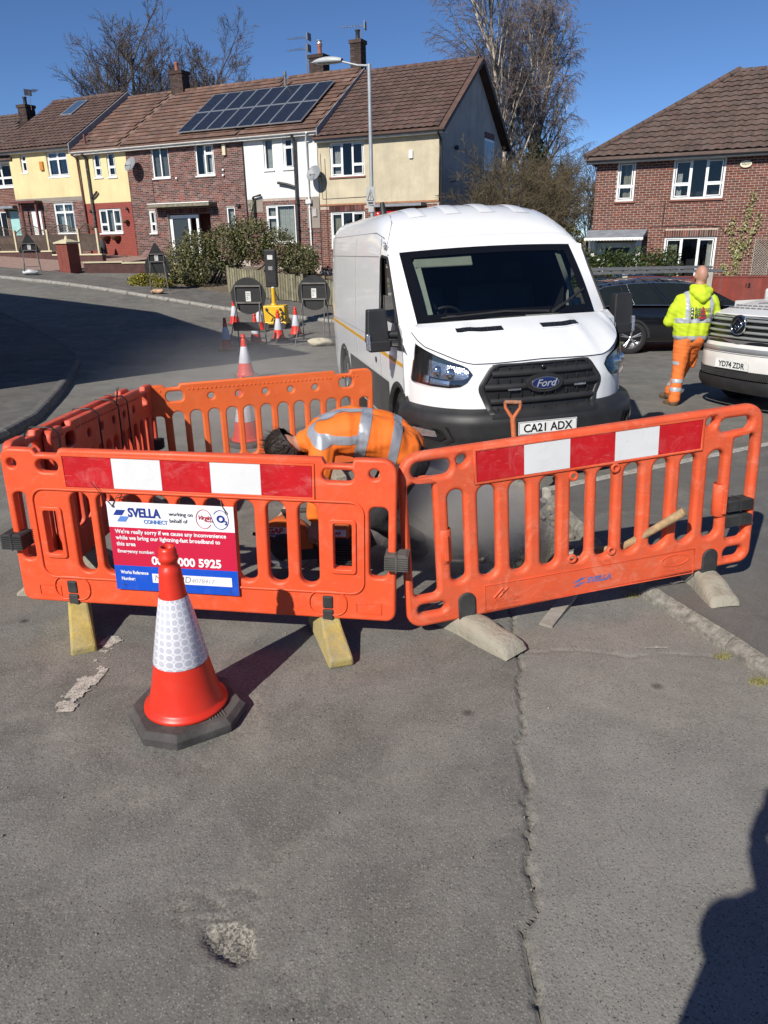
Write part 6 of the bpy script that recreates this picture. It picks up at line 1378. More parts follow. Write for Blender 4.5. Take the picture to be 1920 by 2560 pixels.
for sg_ in (-1, 1):
    def sg_glass(s, t):
        x0 = -.78; x1 = 2.28-.80*t; x = (x0+.10*t)+(x1-x0-.1*t)*s; zt = roofz(min(1.5, x))-.065; zb = interp(x, LX, ZT)-.02
        return (x, sg_*(.885-.245*t), zb+(zt-zb)*t)
    q = MB(); q.grid(sg_glass, 30, 4, True, sg_ > 0); q.build('side_window', M('car_glass_dark', (.012, .016, .016), .04), car)
    q = MB(); q.tube([sg_glass(k/20, 1.0) for k in range(21)], .012, 5); q.tube([sg_glass(0, k/5) for k in range(6)], .012, 5); q.tube([(x, sg_*.892, interp(x, LX, ZT)-.01) for x in (-.78, 0, .8, 1.6, 2.2)], .010, 5); q.build('window_trim', MCHR, car)
    q = MB()
    for s_ in (.20, .48, .52, .26): q.tube([Vector(sg_glass(s_, 0))+Vector((0, sg_*.005, 0)), Vector(sg_glass(s_*.97+.01, 1))+Vector((0, sg_*.005, 0))], .016 if s_ in (.48, .52, .20) else .008, 5)
    q.build('pillar', MCB_, car)
    for x in (0, 2.85):
        make_wheel(car, (x, sg_*.80, .33), .335, .22, MALLOY, 5, 1).rotation_euler = (0, 0, R(90) if sg_ < 0 else R(-90))
        q = MB(); q.grid(lambda s, t: (x+(.335+.05*t)*math.cos(math.pi*s), sg_*.915, .33+(.335+.05*t)*math.sin(math.pi*s)), 24, 1, True); q.build('wheel_arch', MINT, car)
    q = MB(); q.tube([(-.7, sg_*.60, roofz(-.7)+.03), (.3, sg_*.62, 1.505), (1.2, sg_*.62, 1.475)], .018, 6); q.build('roof_rail', MCHR, car)
    q = MB(); q.box((1.75, sg_*1.0, 1.02), (.12, .18, .13)); q.build('mirror', MCB_, car, bev=.03)
    for x in (.75, 1.75): MB().box((x, sg_*.915, .80), (.2, .02, .025)).build('door_handle', MCB_, car)
q = MB(); q.grid(lambda s, t: (1.5+.78*(1-t), (2*s-1)*(.62+.2*(1-t)), .95+(.40)*t-.02), 10, 4, True); q.build('windscreen', M('car_glass_dark', (.012, .016, .016)), car)
q = MB(); q.grid(lambda s, t: (-.80-.14*(1-t), (2*s-1)*(.60+.15*(1-t)), .98+.30*t), 8, 4, True, True); q.build('rear_window', M('car_glass_dark', (.012, .016, .016)), car)
MB().b2(-.4, -.35, -.7, .7, 1.49, 1.535).build('roof_bar', MBLKP, car); MB().b2(.75, .8, -.7, .7, 1.51, 1.545).build('roof_bar', MBLKP, car)
lad = thing('ladder', CARM @ T(-.95, -.45, 1.60) @ Matrix.Rotation(R(3), 4, 'Z'), 'aluminium ladder lying on the roof bars of the black car', 'ladder')
ML = M('ladder_alu', (.17, .175, .18), .55, .4, .2, 6)
for yy in (0, .36):
    for zz in (0, .075): MB().b2(-.35, 3.0-.25*(zz > 0), yy-.014, yy+.014, zz-.024, zz+.024).build('stile', ML, lad)
for k in range(12):
    q = MB(); q.tube([(-.15+k*.26, -.02, 0), (-.15+k*.26, .38, 0)], .016, 8); q.tube([(-.12+k*.26, -.02, .075), (-.12+k*.26, .38, .075)], .016, 8); q.build('rung', ML, lad)
# ---------------- white pickup at the right edge
PK = Matrix.Translation((4.40, 9.2, -.17)) @ Matrix.Rotation(-1.22, 4, 'Z') @ Matrix.Rotation(-.02, 4, 'Y')
pick = thing('pickup_truck', PK, 'white pickup truck with chrome barred grille at the right edge', 'pickup')
PC = np.array([(0, 0), (.3, .015), (.52, .06), (.66, .15), (.77, .29), (.85, .46), (.90, .66), (.92, .85)]); PS, PPT = smooth_curve(PC)
PTN = np.gradient(PPT, axis=0); PTN /= np.linalg.norm(PTN, axis=1)[:, None]; PNR = np.stack([PTN[:, 1], -PTN[:, 0]], -1)
def pn(s, z, off=0):
    a = abs(s); g_ = 1 if s >= 0 else -1; o = off+interp(z, (.3, .5, .72, .85, 1.05, 1.2), (.0, .05, .06, .0, -.01, -.06))
    return (g_*(np.interp(a, PS, PPT[:, 0])+np.interp(a, PS, PNR[:, 0])*o), np.interp(a, PS, PPT[:, 1])+np.interp(a, PS, PNR[:, 1])*o, z+.10*min(1, max(0, (z-.70)/.12)))
def ps(x): return math.copysign(float(np.interp(abs(x), PPT[:, 0], PS)), x)
MPW = M('pickup_white', (.74, .73, .70), .35, 0, .04, 2, coat=.4, dirt=.25, dirtc=(.48, .44, .38), dscale=1.5)
pzt = lambda s: interp(abs(s), (0, .5, .8, 1), (1.13, 1.12, 1.10, 1.12))
q = MB(); q.grid(lambda s, t: pn(2*s-1, .52+(pzt(2*s-1)-.52)*t), 60, 12, True)
q.grid(lambda s, t: tuple(Vector(pn(2*s-1, pzt(2*s-1)))*(1-t)+Vector(((2*s-1)*.86, 1.25+.05*(1-abs(2*s-1)), 1.34))*t+Vector((0, 0, .05*math.sin(math.pi*t)*(1-abs(2*s-1)**4)))), 40, 12, True)
for sg_ in (-1, 1):
    q.grid(lambda s, t: (sg_*(.925+.01*math.sin(math.pi*t)), .78+4.3*s, .5+.82*t), 60, 16, True, sg_ > 0, keep=lambda s, t: min(math.hypot(.78+4.3*s-.98, .5+.72*t-.40), math.hypot(.78+4.3*s-4.1, .5+.72*t-.40)) > .44)
    q.grid(lambda s, t: (sg_*(.92-.22*t), 1.35+.85*t+(3.35-1.35-.95*t)*s, 1.32+.55*t), 10, 4, True, sg_ > 0, keep=lambda s, t: s > .93 or t > .9)
q.grid(lambda s, t: ((2*s-1)*.70, 2.15+1.15*t, 1.87+.03*math.sin(math.pi*t)), 8, 6, True); q.b2(-.94, .94, 5.05, 5.1, .5, 1.32)
q.build('body', MPW, pick)
q = MB(); q.grid(lambda s, t: ((2*s-1)*(.86-.16*t), 1.30+.85*t-.04*math.sin(math.pi*t), 1.33+.54*t), 12, 8, True); q.build('windscreen', M('car_glass_dark', (.012, .016, .016)), pick)
for sg_ in (-1, 1):
    q = MB(); q.grid(lambda s, t: (sg_*(.915-.21*t), 1.5+.72*t+(3.2-1.5-.85*t)*s, 1.33+.50*t), 8, 4, True, sg_ > 0); q.build('side_window', M('car_glass_dark', (.012, .016, .016)), pick)
    for yy in (.98, 4.1): make_wheel(pick, (sg_*.80, yy, .37), .38, .25, MALLOY, 6, -sg_)
    q = MB(); q.grid(lambda s, t: pn(sg_*(ps(.66)+(ps(.93)-ps(.66))*s), .86+.22*t+.03*s, .008), 12, 4, True, sg_ < 0); hl = q.build('headlight', MLAMPB, pick); q = MB(); q.ball(pn(sg_*ps(.76), .97, .0), (.06, .04, .06)); q.ball(pn(sg_*ps(.85), .98, .0), (.05, .04, .05)); q.build('reflector', MLAMPI, hl)
    q = MB(); q.box((sg_*1.04, 1.55, 1.37), (.2, .12, .17)); q.build('mirror', MPW, pick, bev=.04)
q = MB(); q.b2(-.85, .85, .9, 4.9, .3, .55); q.build('underbody', MINT, pick); q = MB(); q.b2(-.85, .85, 3.4, 5.04, .8, .85); q.build('load_bed', MBLKP, pick)
q = MB(); q.grid(lambda s, t: pn((2*s-1)*.98, .30+.16*t, .03+.025*math.sin(math.pi*t)), 50, 6, True); q.build('lower_bumper', MBLKP, pick)
q = MB(); q.grid(lambda s, t: pn(ps(.70)*(2*s-1), .47+.10*t, .012), 30, 4, True); lwg = q.build('lower_grille', M('mesh_black', (.012, .012, .012), .7), pick)
q = MB()
for k in range(-22, 23): 
    for d_ in (1, -1): q.tube([pn(ps(k*.027), .475 if d_ > 0 else .565, .018), pn(ps(k*.027+.04), .565 if d_ > 0 else .475, .018)], .003, 4)
q.build('mesh', MGREYP, lwg)
q = MB(); q.grid(lambda s, t: pn(ps(.70)*(2*s-1), .745+.03*t, .012+.01*math.sin(math.pi*t)), 30, 3, True); q.build('bumper_trim', M('satin_silver', (.42, .43, .43), .35, .6, .1, 5), pick)
q = MB(); q.tube([pn(-1+2*k/40, .735, .004) for k in range(41)], .005, 4); q.build('panel_seam', MSEAM, pick)
GH = rnd_poly([(-.66, .98), (-.54, 1.115), (.54, 1.115), (.66, .98), (.60, .80), (-.60, .80)], .03)
q = MB(); q.grid(lambda s, t: pn(ps((2*s-1)*interp(.80+.315*t, (.80, .98, 1.115), (.59, .65, .53))), .80+.315*t, .004), 30, 8, True); pg = q.build('grille', MLAMPB, pick)
D_ = dense(GH, 2); O_ = [pn(ps(x), z, .012) for x, z in D_]; I_ = [pn(ps(x*.93), .96+(z-.96)*.84, .028) for x, z in D_]; N = len(D_); MSIL = M('satin_silver', (.42, .43, .43), .35, .6, .1, 5)
MB().add(O_+I_, [(i, (i+1) % N, N+(i+1) % N, N+i) for i in range(N)], True).build('grille_frame', MSIL, pg)
for zc, hw in ((1.06, .50), (.99, .56), (.92, .56), (.855, .52)):
    q = MB(); q.grid(lambda s, t: pn(ps(hw*(2*s-1)), zc-.018+.036*t, .014+.02*math.sin(math.pi*t)), 30, 5, True); q.build('grille_bar', M('bar_silver', (.38, .40, .38), .4, .5, .1, 5), pg)
em = MB(); em.lathe([(.105, -.055), (.112, -.062), (.118, -.058), (.12, -.03), (.10, -.05)], 30, (0, 0, 1.11), True, 'y'); emb = em.build('emblem', MCHR, pick); MB().lathe([(0, -.046), (.105, -.05)], 24, (0, 0, 1.11), True, 'y').build('emblem_disc', MLAMPB, emb)
q = MB(); q.tube([(-.075, -.06, 1.11), (0, -.06, 1.195), (.075, -.06, 1.11), (.02, -.06, 1.05)], .012, 4); q.tube([(-.045, -.06, 1.075), (0, -.06, 1.035), (.03, -.06, 1.06), (-.0, -.06, 1.14), (-.035, -.06, 1.10), (0, -.06, 1.075)], .009, 4); q.build('emblem_mark', MCHR, emb)
q = MB(); q.b2(-.26, .26, -.082, -.074, .58, .69); ppl = q.build('number_plate', MPLATE, pick); lettering('YD74 ZDR', .095, MTXT, ppl, T(0, -.083, .60) @ UPR, .0006, .0022, align='CENTER', sx=.93)
def pbon(x, t): s = (x/.86+1)/2; return Vector(pn(2*s-1, pzt(2*s-1)))*(1-t)+Vector(((2*s-1)*.86, 1.25+.05*(1-abs(2*s-1)), 1.34))*t+Vector((0, 0, .05*math.sin(math.pi*t)*(1-abs(2*s-1)**4)))
q = MB()
for k in range(9):
    for j in range(2): a_ = pbon(-.45+k*.06, .18+j*.09); c_ = pbon(-.41+k*.06, .18+j*.09); q.tube([a_+Vector((0, 0, .004)), c_+Vector((0, 0, .004))], .012, 4)
q.tube([pbon(-.2, .38)+Vector((0, 0, .004)), pbon(-.05, .46)+Vector((0, 0, .004)), pbon(.15, .50)+Vector((0, 0, .004))], .015, 4)
q.build('bonnet_decal', M('decal_grey', (.16, .16, .17), .5), pick)
q = MB(); q.grid(lambda s, t: tuple(pbon(-.25+.5*s, .72+.12*t)+Vector((0, 0, .006))), 8, 2, True); q.build('bonnet_scoop', MLAMPB, pick)
# ================================================================ PEOPLE
def blob_mesh(chains, voxel=.012, smooth=6, ell=()):
    """continuous skin over chains of (point, radius)"""
    mb = MB()
    for ch in chains:
        for (p0, r0), (p1, r1) in zip(ch[:-1], ch[1:]):
            p0, p1 = Vector(p0), Vector(p1); n = max(2, int((p1-p0).length/(min(r0, r1)*.28))+1)
            for k in range(n+1):
                t = k/n; mb.ball(p0+(p1-p0)*t, r0+(r1-r0)*t, 12, 8)
    for c, r, rot in ell: mb.ball(c, r, 18, 14, Euler(rot).to_matrix() if rot else None)
    o = bpy.data.objects.new('blob', mb.mesh('blob')); m = o.modifiers.new('r', 'REMESH'); m.mode = 'VOXEL'; m.voxel_size = voxel; m.use_smooth_shade = True
    s_ = o.modifiers.new('s', 'SMOOTH'); s_.iterations = smooth; s_.factor = .5
    return evaluated(o)
def skin(name, chains, mat, parent, voxel=.012, smooth=6, ell=(), folds=0, seed=0):
    me = blob_mesh(chains, voxel, smooth, ell); me.name = name; me.materials.clear(); me.materials.append(mat)
    if folds:
        co = np.empty(len(me.vertices)*3); me.vertices.foreach_get('co', co); co = co.reshape(-1, 3); nr = np.empty(len(me.vertices)*3); me.vertices.foreach_get('normal', nr); nr = nr.reshape(-1, 3)
        rs = np.random.RandomState(seed); d = 0
        for k in range(5):
            w_ = rs.randn(3)*(14+9*k); d = d+np.sin(co @ w_+rs.rand()*6+2*np.sin(co @ (rs.randn(3)*9)))/(1+k*.6)
        co = co+nr*(folds*d/3)[:, None]; me.vertices.foreach_set('co', co.ravel()); me.update()
    return link(name, me, parent)
def band(src, planes, off, mat, parent, name='reflective_stripe', extra=None):
    """strip of a garment between planes ((point, normal) keeps the normal side), lifted off by 'off'"""
    bm = bmesh.new(); bm.from_mesh(src.data)
    for p_, n_ in planes:
        bmesh.ops.bisect_plane(bm, geom=bm.verts[:]+bm.edges[:]+bm.faces[:], plane_co=p_, plane_no=n_, clear_inner=True)
    bm.normal_update()
    for v in bm.verts: v.co += v.normal*off
    me = bpy.data.meshes.new(name); bm.to_mesh(me); bm.free(); me.materials.clear(); me.materials.append(mat)
    me.polygons.foreach_set('use_smooth', [True]*len(me.polygons))
    return link(name, me, parent)
MSKIN = M('skin', (.42, .22, .15), .55, 0, .12, 14, .25, 120, .001); MHAIR = M('hair_dark', (.022, .013, .009), .55, 0, .4, 60, .8, 160, .006)
MHVO = M('hivis_orange', (.80, .165, .014), .75, 0, .06, 5, .35, 90, .003, .12, (.35, .10, .02), 5); MHVY = M('hivis_yellow', (.50, .63, .022), .8, 0, .05, 5, .4, 120, .003)
MREFL = M('reflective_tape', (.30, .32, .36), .4, .15, .08, 20, .4, 60, .002); MREFL2 = M('reflective_tape_bright', (.42, .44, .47), .4, .15, .08, 20, .3, 60, .002)
MTRO = M('hivis_trousers', (.72, .165, .03), .8, 0, .08, 6, .4, 80, .004, .1, (.45, .13, .04), 4); MBLKC = M('black_trousers', (.016, .016, .018), .85, 0, .3, 8, .6, 60, .006, .25, (.06, .055, .05), 6)
MBOOT = M('boot_brown', (.14, .085, .045), .8, 0, .3, 10, .4, 60, .004); MBOOTB = M('boot_black', (.02, .018, .017), .7)
def fingers(wrist, dirn, side, curl, flip=1, L=.085):
    """five bent finger chains leaving a palm at wrist"""
    d = Vector(dirn).normalized(); s_ = Vector(side).normalized(); c = Vector(curl).normalized(); W = Vector(wrist); out = [[(W, .026), (W+d*.045, .030), (W+d*.075, .028)], [(W+d*.03-s_*.022, .022), (W+d*.08-s_*.026, .019)], [(W+d*.03+s_*.022, .022), (W+d*.08+s_*.026, .019)]]
    for k, f in enumerate((.86, 1.0, .95, .74)):
        b_ = W+d*.085+s_*(-.033+.022*k); p1 = b_+d*.034*f+c*.012; p2 = p1+d*.012*f+c*.028*f; p3 = p2-d*.012*f+c*.020*f; out.append([(b_, .0098), (p1, .0092), (p2, .0085), (p3, .0075)])
    t0 = W+d*.03-s_*.03*flip; t1 = t0+d*.03-s_*.022*flip+c*.012; t2 = t1+d*.025+c*.022; out.append([(t0, .013), (t1, .0105), (t2, .009)])
    return out
# ---- worker bent over the saw
HB = Vector((-.615, 4.47, .765))
wk = skin('person', [[((.10, 4.55, .74), .10), ((-.2, 4.53, .84), .10), ((-.42, 4.5, .82), .07), ((-.50, 4.49, .80), .055), ((-.56, 4.48, .78), .06)], [((-.38, 4.40, .82), .05), ((-.40, 4.29, .54), .045), ((-.425, 4.27, .34), .03)], [((-.38, 4.62, .82), .05), ((-.50, 4.70, .56), .045), ((-.62, 4.58, .38), .03)],
  [((.10, 4.45, .70), .08), ((-.06, 4.36, .40), .06), ((.20, 4.50, .12), .05)], [((.12, 4.65, .70), .08), ((-.05, 4.68, .38), .06), ((.22, 4.70, .12), .05)]]
  + fingers((-.425, 4.27, .335), (-.15, -.05, -1), (-.9, .35, 0), (-.4, .9, -.1)) + fingers((-.62, 4.58, .37), (-.5, -.2, -1), (.3, 1, 0), (-.8, .2, -.3)),
  MSKIN, None, .007, 4, [(HB, (.098, .080, .095), (0, R(-15), 0)), (HB+Vector((-.03, 0, -.05)), (.07, .062, .085), (0, R(20), 0)), (HB+Vector((-.085, 0, -.085)), (.022, .014, .024), None), (HB+Vector((-.02, 0, -.125)), (.035, .03, .02), None), (HB+Vector((.045, -.083, -.005)), (.026, .012, .034), (0, R(10), R(-15))), (HB+Vector((.045, .083, -.005)), (.026, .012, .034), (0, R(10), R(15)))])
tag(wk, 'person in orange hi-vis jacket bent double over a cutting saw', 'person')
hr_ = MB()
def hairf(s, t):
    a = 2*math.pi*s; b_ = t*R(118); k = 1.08+.03*math.sin(9*a)+.02*math.sin(23*a+5*t)
    v = Vector((-math.cos(b_)*.116*k, math.sin(b_)*math.cos(a)*.098*k, math.sin(b_)*math.sin(a)*.116*k))
    return tuple(HB+Vector((.012, 0, .012))+Euler((0, R(-42), 0)).to_matrix() @ v)
hr_.grid(hairf, 60, 24, True, True); rnd = random.Random(5)
for k in range(700):
    s_, t_ = rnd.random(), rnd.uniform(.05, .98); p_ = Vector(hairf(s_, t_)); n_ = (p_-HB).normalized(); q_ = Vector(hairf(s_+rnd.uniform(-.01, .01), max(0, t_-.18))); dd = (q_-p_).normalized() if rnd.random() < .8 else Vector((-1, 0, .2)); hr_.tube([p_, p_+dd*.02+n_*.010, p_+dd*.045+n_*.006], [.0018, .0015, .0006], 3, False)
hr_.build('hair', MHAIR, wk)
jk = skin('jacket', [[((.11, 4.48, .74), .135), ((.02, 4.46, .82), .135), ((-.2, 4.45, .865), .135), ((-.36, 4.44, .84), .115), ((-.44, 4.46, .81), .075)], [((.11, 4.66, .74), .135), ((.02, 4.65, .82), .135), ((-.2, 4.63, .865), .135), ((-.36, 4.60, .84), .115), ((-.44, 4.55, .81), .075)], [((.13, 4.57, .73), .15), ((-.3, 4.53, .86), .13), ((-.47, 4.49, .81), .078)],
  [((-.36, 4.40, .82), .095), ((-.385, 4.32, .68), .082), ((-.40, 4.285, .53), .070), ((-.42, 4.27, .40), .056)], [((-.36, 4.64, .82), .095), ((-.45, 4.70, .66), .08), ((-.50, 4.70, .54), .07), ((-.59, 4.61, .42), .056)], [((.12, 4.48, .69), .12), ((.17, 4.56, .67), .12), ((.14, 4.66, .69), .12)]], MHVO, wk, .009, 3, (), .011, 3)
for xa, xb in ((-.155, -.085), (.055, .115)): band(jk, [((xa, 0, .86), (1, 0, -.22)), ((xb, 0, .86), (-1, 0, .22)), ((0, 0, .64), (0, 0, 1))], .0025, MREFL, wk)
for sgy in (1, -1): band(jk, [((-.46, 0, 0), (1, 0, .0)), ((-.14, 0, .86), (-1, 0, .22)), ((0, 4.54+sgy*-.10, .90), (0, -.55*sgy, .84 if sgy > 0 else .84)), ((0, 4.54+sgy*-.10, .955), (0, .55*sgy, -.84)), ((0, 4.54, 0), (0, -sgy, 0))], .0025, MREFL, wk)
band(jk, [((0, 0, .50), (0, 0, 1)), ((0, 0, .56), (0, 0, -1))], .0025, MREFL, wk)
cl_ = skin('collar', [[((-.475, 4.43, .815), .03), ((-.50, 4.49, .85), .03), ((-.475, 4.55, .815), .03)]], MHVO, wk, .008, 4)
tr_ = skin('trousers', [[((.14, 4.48, .66), .13), ((.0, 4.38, .44), .105), ((-.06, 4.35, .36), .092), ((.08, 4.44, .22), .075), ((.21, 4.50, .12), .068)], [((.16, 4.66, .66), .13), ((.02, 4.68, .44), .105), ((-.05, 4.69, .36), .092), ((.1, 4.70, .22), .075), ((.23, 4.71, .12), .068)], [((.17, 4.5, .66), .13), ((.17, 4.66, .66), .13)]], MBLKC, wk, .012, 5, (), .006, 8)
for yy in (4.50, 4.71): skin('boot', [[((.22, yy, .08), .055), ((.24, yy, .03), .05), ((.12, yy-.03, .015), .045), ((.03, yy-.05, .01), .042)]], MBOOTB, wk, .01, 4).location.z = .02
# ---- cut-off saw
MSAW = M('saw_orange', (.62, .13, .02), .5, 0, .15, 8, dirt=.35, dirtc=(.28, .13, .07), dscale=12); MSAWD = M('saw_dark', (.03, .029, .028), .7, 0, .3, 12, .4, 60, .003, .4, (.12, .11, .10), 10)
saw = empty('cutting_saw', (-.62, 4.36, .0), R(-8), 'orange and black hand held cutting saw on the road under the worker', 'power saw')
q = MB(); q.lathe([(.002, -.002), (.165, -.002), (.165, .002), (.002, .002)], 40, (0, 0, .165), False, 'y'); q.build('blade', M('saw_blade', (.35, .35, .36), .45, .7, .2, 12), saw)
q = MB(); q.lathe([(.178, -.05), (.182, -.045), (.182, .045), (.178, .05)], 30, (0, 0, .17), True, 'y', R(-10), R(185)); q.lathe([(.03, -.052), (.178, -.05)], 30, (0, 0, .17), True, 'y', R(-10), R(185)); q.lathe([(.03, .052), (.178, .05)], 30, (0, 0, .17), True, 'y', R(-10), R(185)); gd = q.build('blade_guard', MSAW, saw)
q = MB(); q.lathe([(.0, -.058), (.09, -.056), (.10, -.05)], 20, (.0, 0, .17), True, 'y'); q.box((.15, -.04, .13), (.26, .03, .07), (0, R(-8), 0)); q.build('belt_cover', MSAWD, saw)
q = MB(); q.box((.32, .02, .16), (.24, .20, .20), top=(.9, .85)); en = q.build('engine_body', MSAWD, saw, bev=.025)
q = MB()
for k in range(9): q.box((.32+.02, -.085, .09+k*.017), (.2, .012, .006))
q.build('cooling_fin', MSAWD, en); q = MB(); q.box((.31, .01, .285), (.23, .18, .07), top=(.85, .8)); q.build('top_cover', MSAW, saw, bev=.02)
q = MB(); q.tube([(.02, 0, .33), (-.01, -.02, .40), (.18, -.03, .42), (.24, -.03, .31)], .016, 10); q.build('front_handle', MSAWD, saw); q = MB(); q.tube([(.40, 0, .26), (.52, 0, .30), (.56, 0, .20), (.43, 0, .12)], .02, 8); q.build('rear_handle', MSAWD, saw)
q = MB(); q.add([(-.11, -.0535, .235), (.03, -.0535, .235), (.03, -.0535, .305), (-.11, -.0535, .305)], [(0, 1, 2, 3)]); lb_ = q.build('label', MLABL, saw); lettering('GAP', .05, MINKR, lb_, T(-.105, -.0545, .265) @ UPR, .0004, .002, shear=.15); MB().b2(-.105, .025, -.0545, -.054, .25, .258).build('print', MNAVY, lb_)
q = MB(); q.add([(.30, -.084, .27), (.40, -.084, .27), (.40, -.076, .312), (.30, -.076, .312)], [(0, 1, 2, 3)]); l2 = q.build('label', MLABL, saw); lettering('GAP', .03, MINKR, l2, T(.31, -.086, .28) @ UPR, .0004, .001)
q = MB(); q.add([(.215, -.086, .245), (.29, -.086, .245), (.285, -.078, .30), (.22, -.078, .30)], [(0, 1, 2, 3)]); q.build('label', M('label_blue', (.25, .45, .65), .5, 0, .4, 60), saw)
q = MB(); q.tube([(-.2, -.06, .26), (.05, -.06, .20)], .012, 8); q.build('water_hose', MSAWD, saw)
# ---- man walking away
G0 = Vector((4.04, 9.85, -.16))
def g(x, y, z): return tuple(G0+Vector((x, y, z)))
mn = skin('person', [[g(0, 0, .95), g(.02, 0, 1.15), g(.03, .02, 1.38)], [g(.05, .04, 1.42), g(.07, .07, 1.52), g(.08, .09, 1.60)]][0:0] or [[(g(0, 0, .95), .10), (g(.02, 0, 1.15), .10), (g(.04, .02, 1.36), .08), (g(.06, .05, 1.46), .058), (g(.075, .07, 1.55), .06)],
  [(g(-.15, .02, 1.36), .05), (g(-.27, .04, 1.10), .045), (g(-.17, .28, 1.04), .032)], [(g(.22, .02, 1.36), .05), (g(.34, .06, 1.10), .045), (g(.22, .30, 1.06), .032)],
  [(g(-.09, 0, .92), .07), (g(-.11, -.05, .50), .055), (g(-.16, -.13, .10), .04)], [(g(.09, .02, .92), .07), (g(.05, .20, .50), .055), (g(-.05, .33, .12), .04)]]
  + fingers(g(-.17, .28, 1.04), (.5, .85, 0), (0, 0, 1), (.9, -.2, 0)) + fingers(g(.22, .30, 1.06), (-.5, .85, 0), (0, 0, 1), (-.9, -.2, 0)), MSKIN, None, .009, 4,
  [(g(.085, .085, 1.655), (.078, .098, .115), None), (g(.085, .16, 1.61), (.055, .045, .07), None), (g(.085, .195, 1.64), (.014, .022, .02), None), (g(.005, .085, 1.635), (.012, .024, .032), None), (g(.165, .085, 1.635), (.012, .024, .032), None)])
tag(mn, 'bald person in yellow hi-vis hoodie and orange trousers walking away', 'person')
jm = skin('hoodie', [[(g(-.10, 0, .94), .13), (g(-.10, 0, 1.12), .135), (g(-.10, .01, 1.28), .125), (g(-.07, .03, 1.38), .085)], [(g(.10, 0, .93), .13), (g(.12, 0, 1.12), .135), (g(.15, .01, 1.28), .125), (g(.14, .03, 1.38), .085)], [(g(0, 0, .92), .14), (g(.02, .01, 1.25), .14), (g(.045, .03, 1.42), .09)],
  [(g(-.155, .02, 1.34), .09), (g(-.235, .03, 1.20), .082), (g(-.275, .05, 1.08), .074), (g(-.22, .18, 1.05), .062), (g(-.18, .26, 1.04), .05)], [(g(.22, .02, 1.34), .09), (g(.295, .04, 1.20), .082), (g(.34, .07, 1.08), .074), (g(.28, .2, 1.06), .062), (g(.23, .28, 1.06), .05)]], MHVY, mn, .010, 3, (), .010, 5)
hd_ = skin('hood', [[(g(-.04, -.03, 1.46), .055), (g(.06, -.075, 1.43), .075), (g(.16, -.03, 1.46), .055)], [(g(-.02, .05, 1.50), .045), (g(.05, -.05, 1.49), .055), (g(.14, .05, 1.50), .045)], [(g(.0, -.085, 1.41), .05), (g(.06, -.10, 1.37), .055), (g(.12, -.085, 1.41), .05)]], MHVY, mn, .010, 5, (), .003, 6)
zz = G0.z
for a_, b_ in ((1.075, 1.135), (.86, .91)): band(jm, [((0, 0, zz+a_), (0, 0, 1)), ((0, 0, zz+b_), (0, 0, -1))]+([((G0.x-.235, 0, 0), (1, 0, 0)), ((G0.x+.26, 0, 0), (-1, 0, 0))] if a_ > 1 else []), .003, MREFL2, mn)
for xc in (-.115, .185): band(jm, [((G0.x+xc-.026, 0, 0), (1, 0, 0)), ((G0.x+xc+.026, 0, 0), (-1, 0, 0)), ((0, 0, zz+1.12), (0, 0, 1)), ((0, G0.y+.06, 0), (0, -1, 0))], .0035, MREFL2, mn)
for sx in (-1, 1):
    xl = -.235 if sx < 0 else .26
    for z_ in (1.115, 1.005): band(jm, [((0, 0, zz+z_), (.35*sx, 0, 1)), ((0, 0, zz+z_+.055), (-.35*sx, 0, -1)), ((G0.x+xl, 0, 0), (sx, 0, 0))], .003, MREFL2, mn)
band(jm, [((0, 0, zz+.78), (0, 0, 1)), ((0, 0, zz+.855), (0, 0, -1))], .004, M('rib_grey', (.075, .075, .08), .9), mn, 'waistband')
tm_ = skin('trousers', [[(g(-.08, 0, .86), .118), (g(-.10, -.02, .70), .105), (g(-.115, -.05, .48), .088), (g(-.14, -.09, .28), .082), (g(-.16, -.12, .10), .078)], [(g(.08, .01, .86), .118), (g(.075, .10, .70), .105), (g(.05, .20, .48), .088), (g(-.0, .27, .28), .080), (g(-.05, .33, .12), .075)], [(g(-.07, 0, .86), .12), (g(.07, 0, .86), .12)]], MTRO, mn, .011, 3, (), .011, 11)
for z_ in (.20, .31): band(tm_, [((0, 0, zz+z_), (0, 0, 1)), ((0, 0, zz+z_+.05), (0, 0, -1))], .003, MREFL2, mn)
band(tm_, [((0, 0, zz+.54), (0, 0, 1)), ((0, 0, zz+.585), (0, 0, -1)), ((G0.x-.15, 0, 0), (-1, 0, 0))], .003, MREFL2, mn)
skin('pocket', [[(g(.165, .12, .62), .028), (g(.15, .16, .48), .03)]], MTRO, mn, .01, 3)
for p_ in ((-.165, -.13, .05), (-.05, .33, .06)): skin('boot', [[(g(*p_), .062), (g(p_[0], p_[1]+.01, .02+.03*(p_[1] > 0)), .055), (g(p_[0]-.02, p_[1]+.13, .02), .052), (g(p_[0]-.03, p_[1]+.19, .015), .042)]], MBOOT, mn, .01, 4)
lg = lettering('Roadways', .055, MINK, jm, T(*g(-.04, -.152, 1.235)) @ UPR, .0005, .001, sx=.9); lettering('Traffic', .055, MINK, jm, T(*g(-.04, -.156, 1.195)) @ UPR, .0005, .001, sx=.9); lettering('Management', .055, MINK, jm, T(*g(-.04, -.16, 1.155)) @ UPR, .0005, .001, sx=.9)
q = MB()
for k in range(3): q.lathe([(0, 0), (.021, 0)], 12, g(-.075, -.153-.003*k, 1.25-k*.04), True, 'y')
q.build('print', MINK, jm); q = MB()
for k in range(3): q.lathe([(0, 0), (.011, 0)], 10, g(-.075, -.1545-.003*k, 1.25-k*.04), True, 'y')
q.build('print', MINKW, jm)
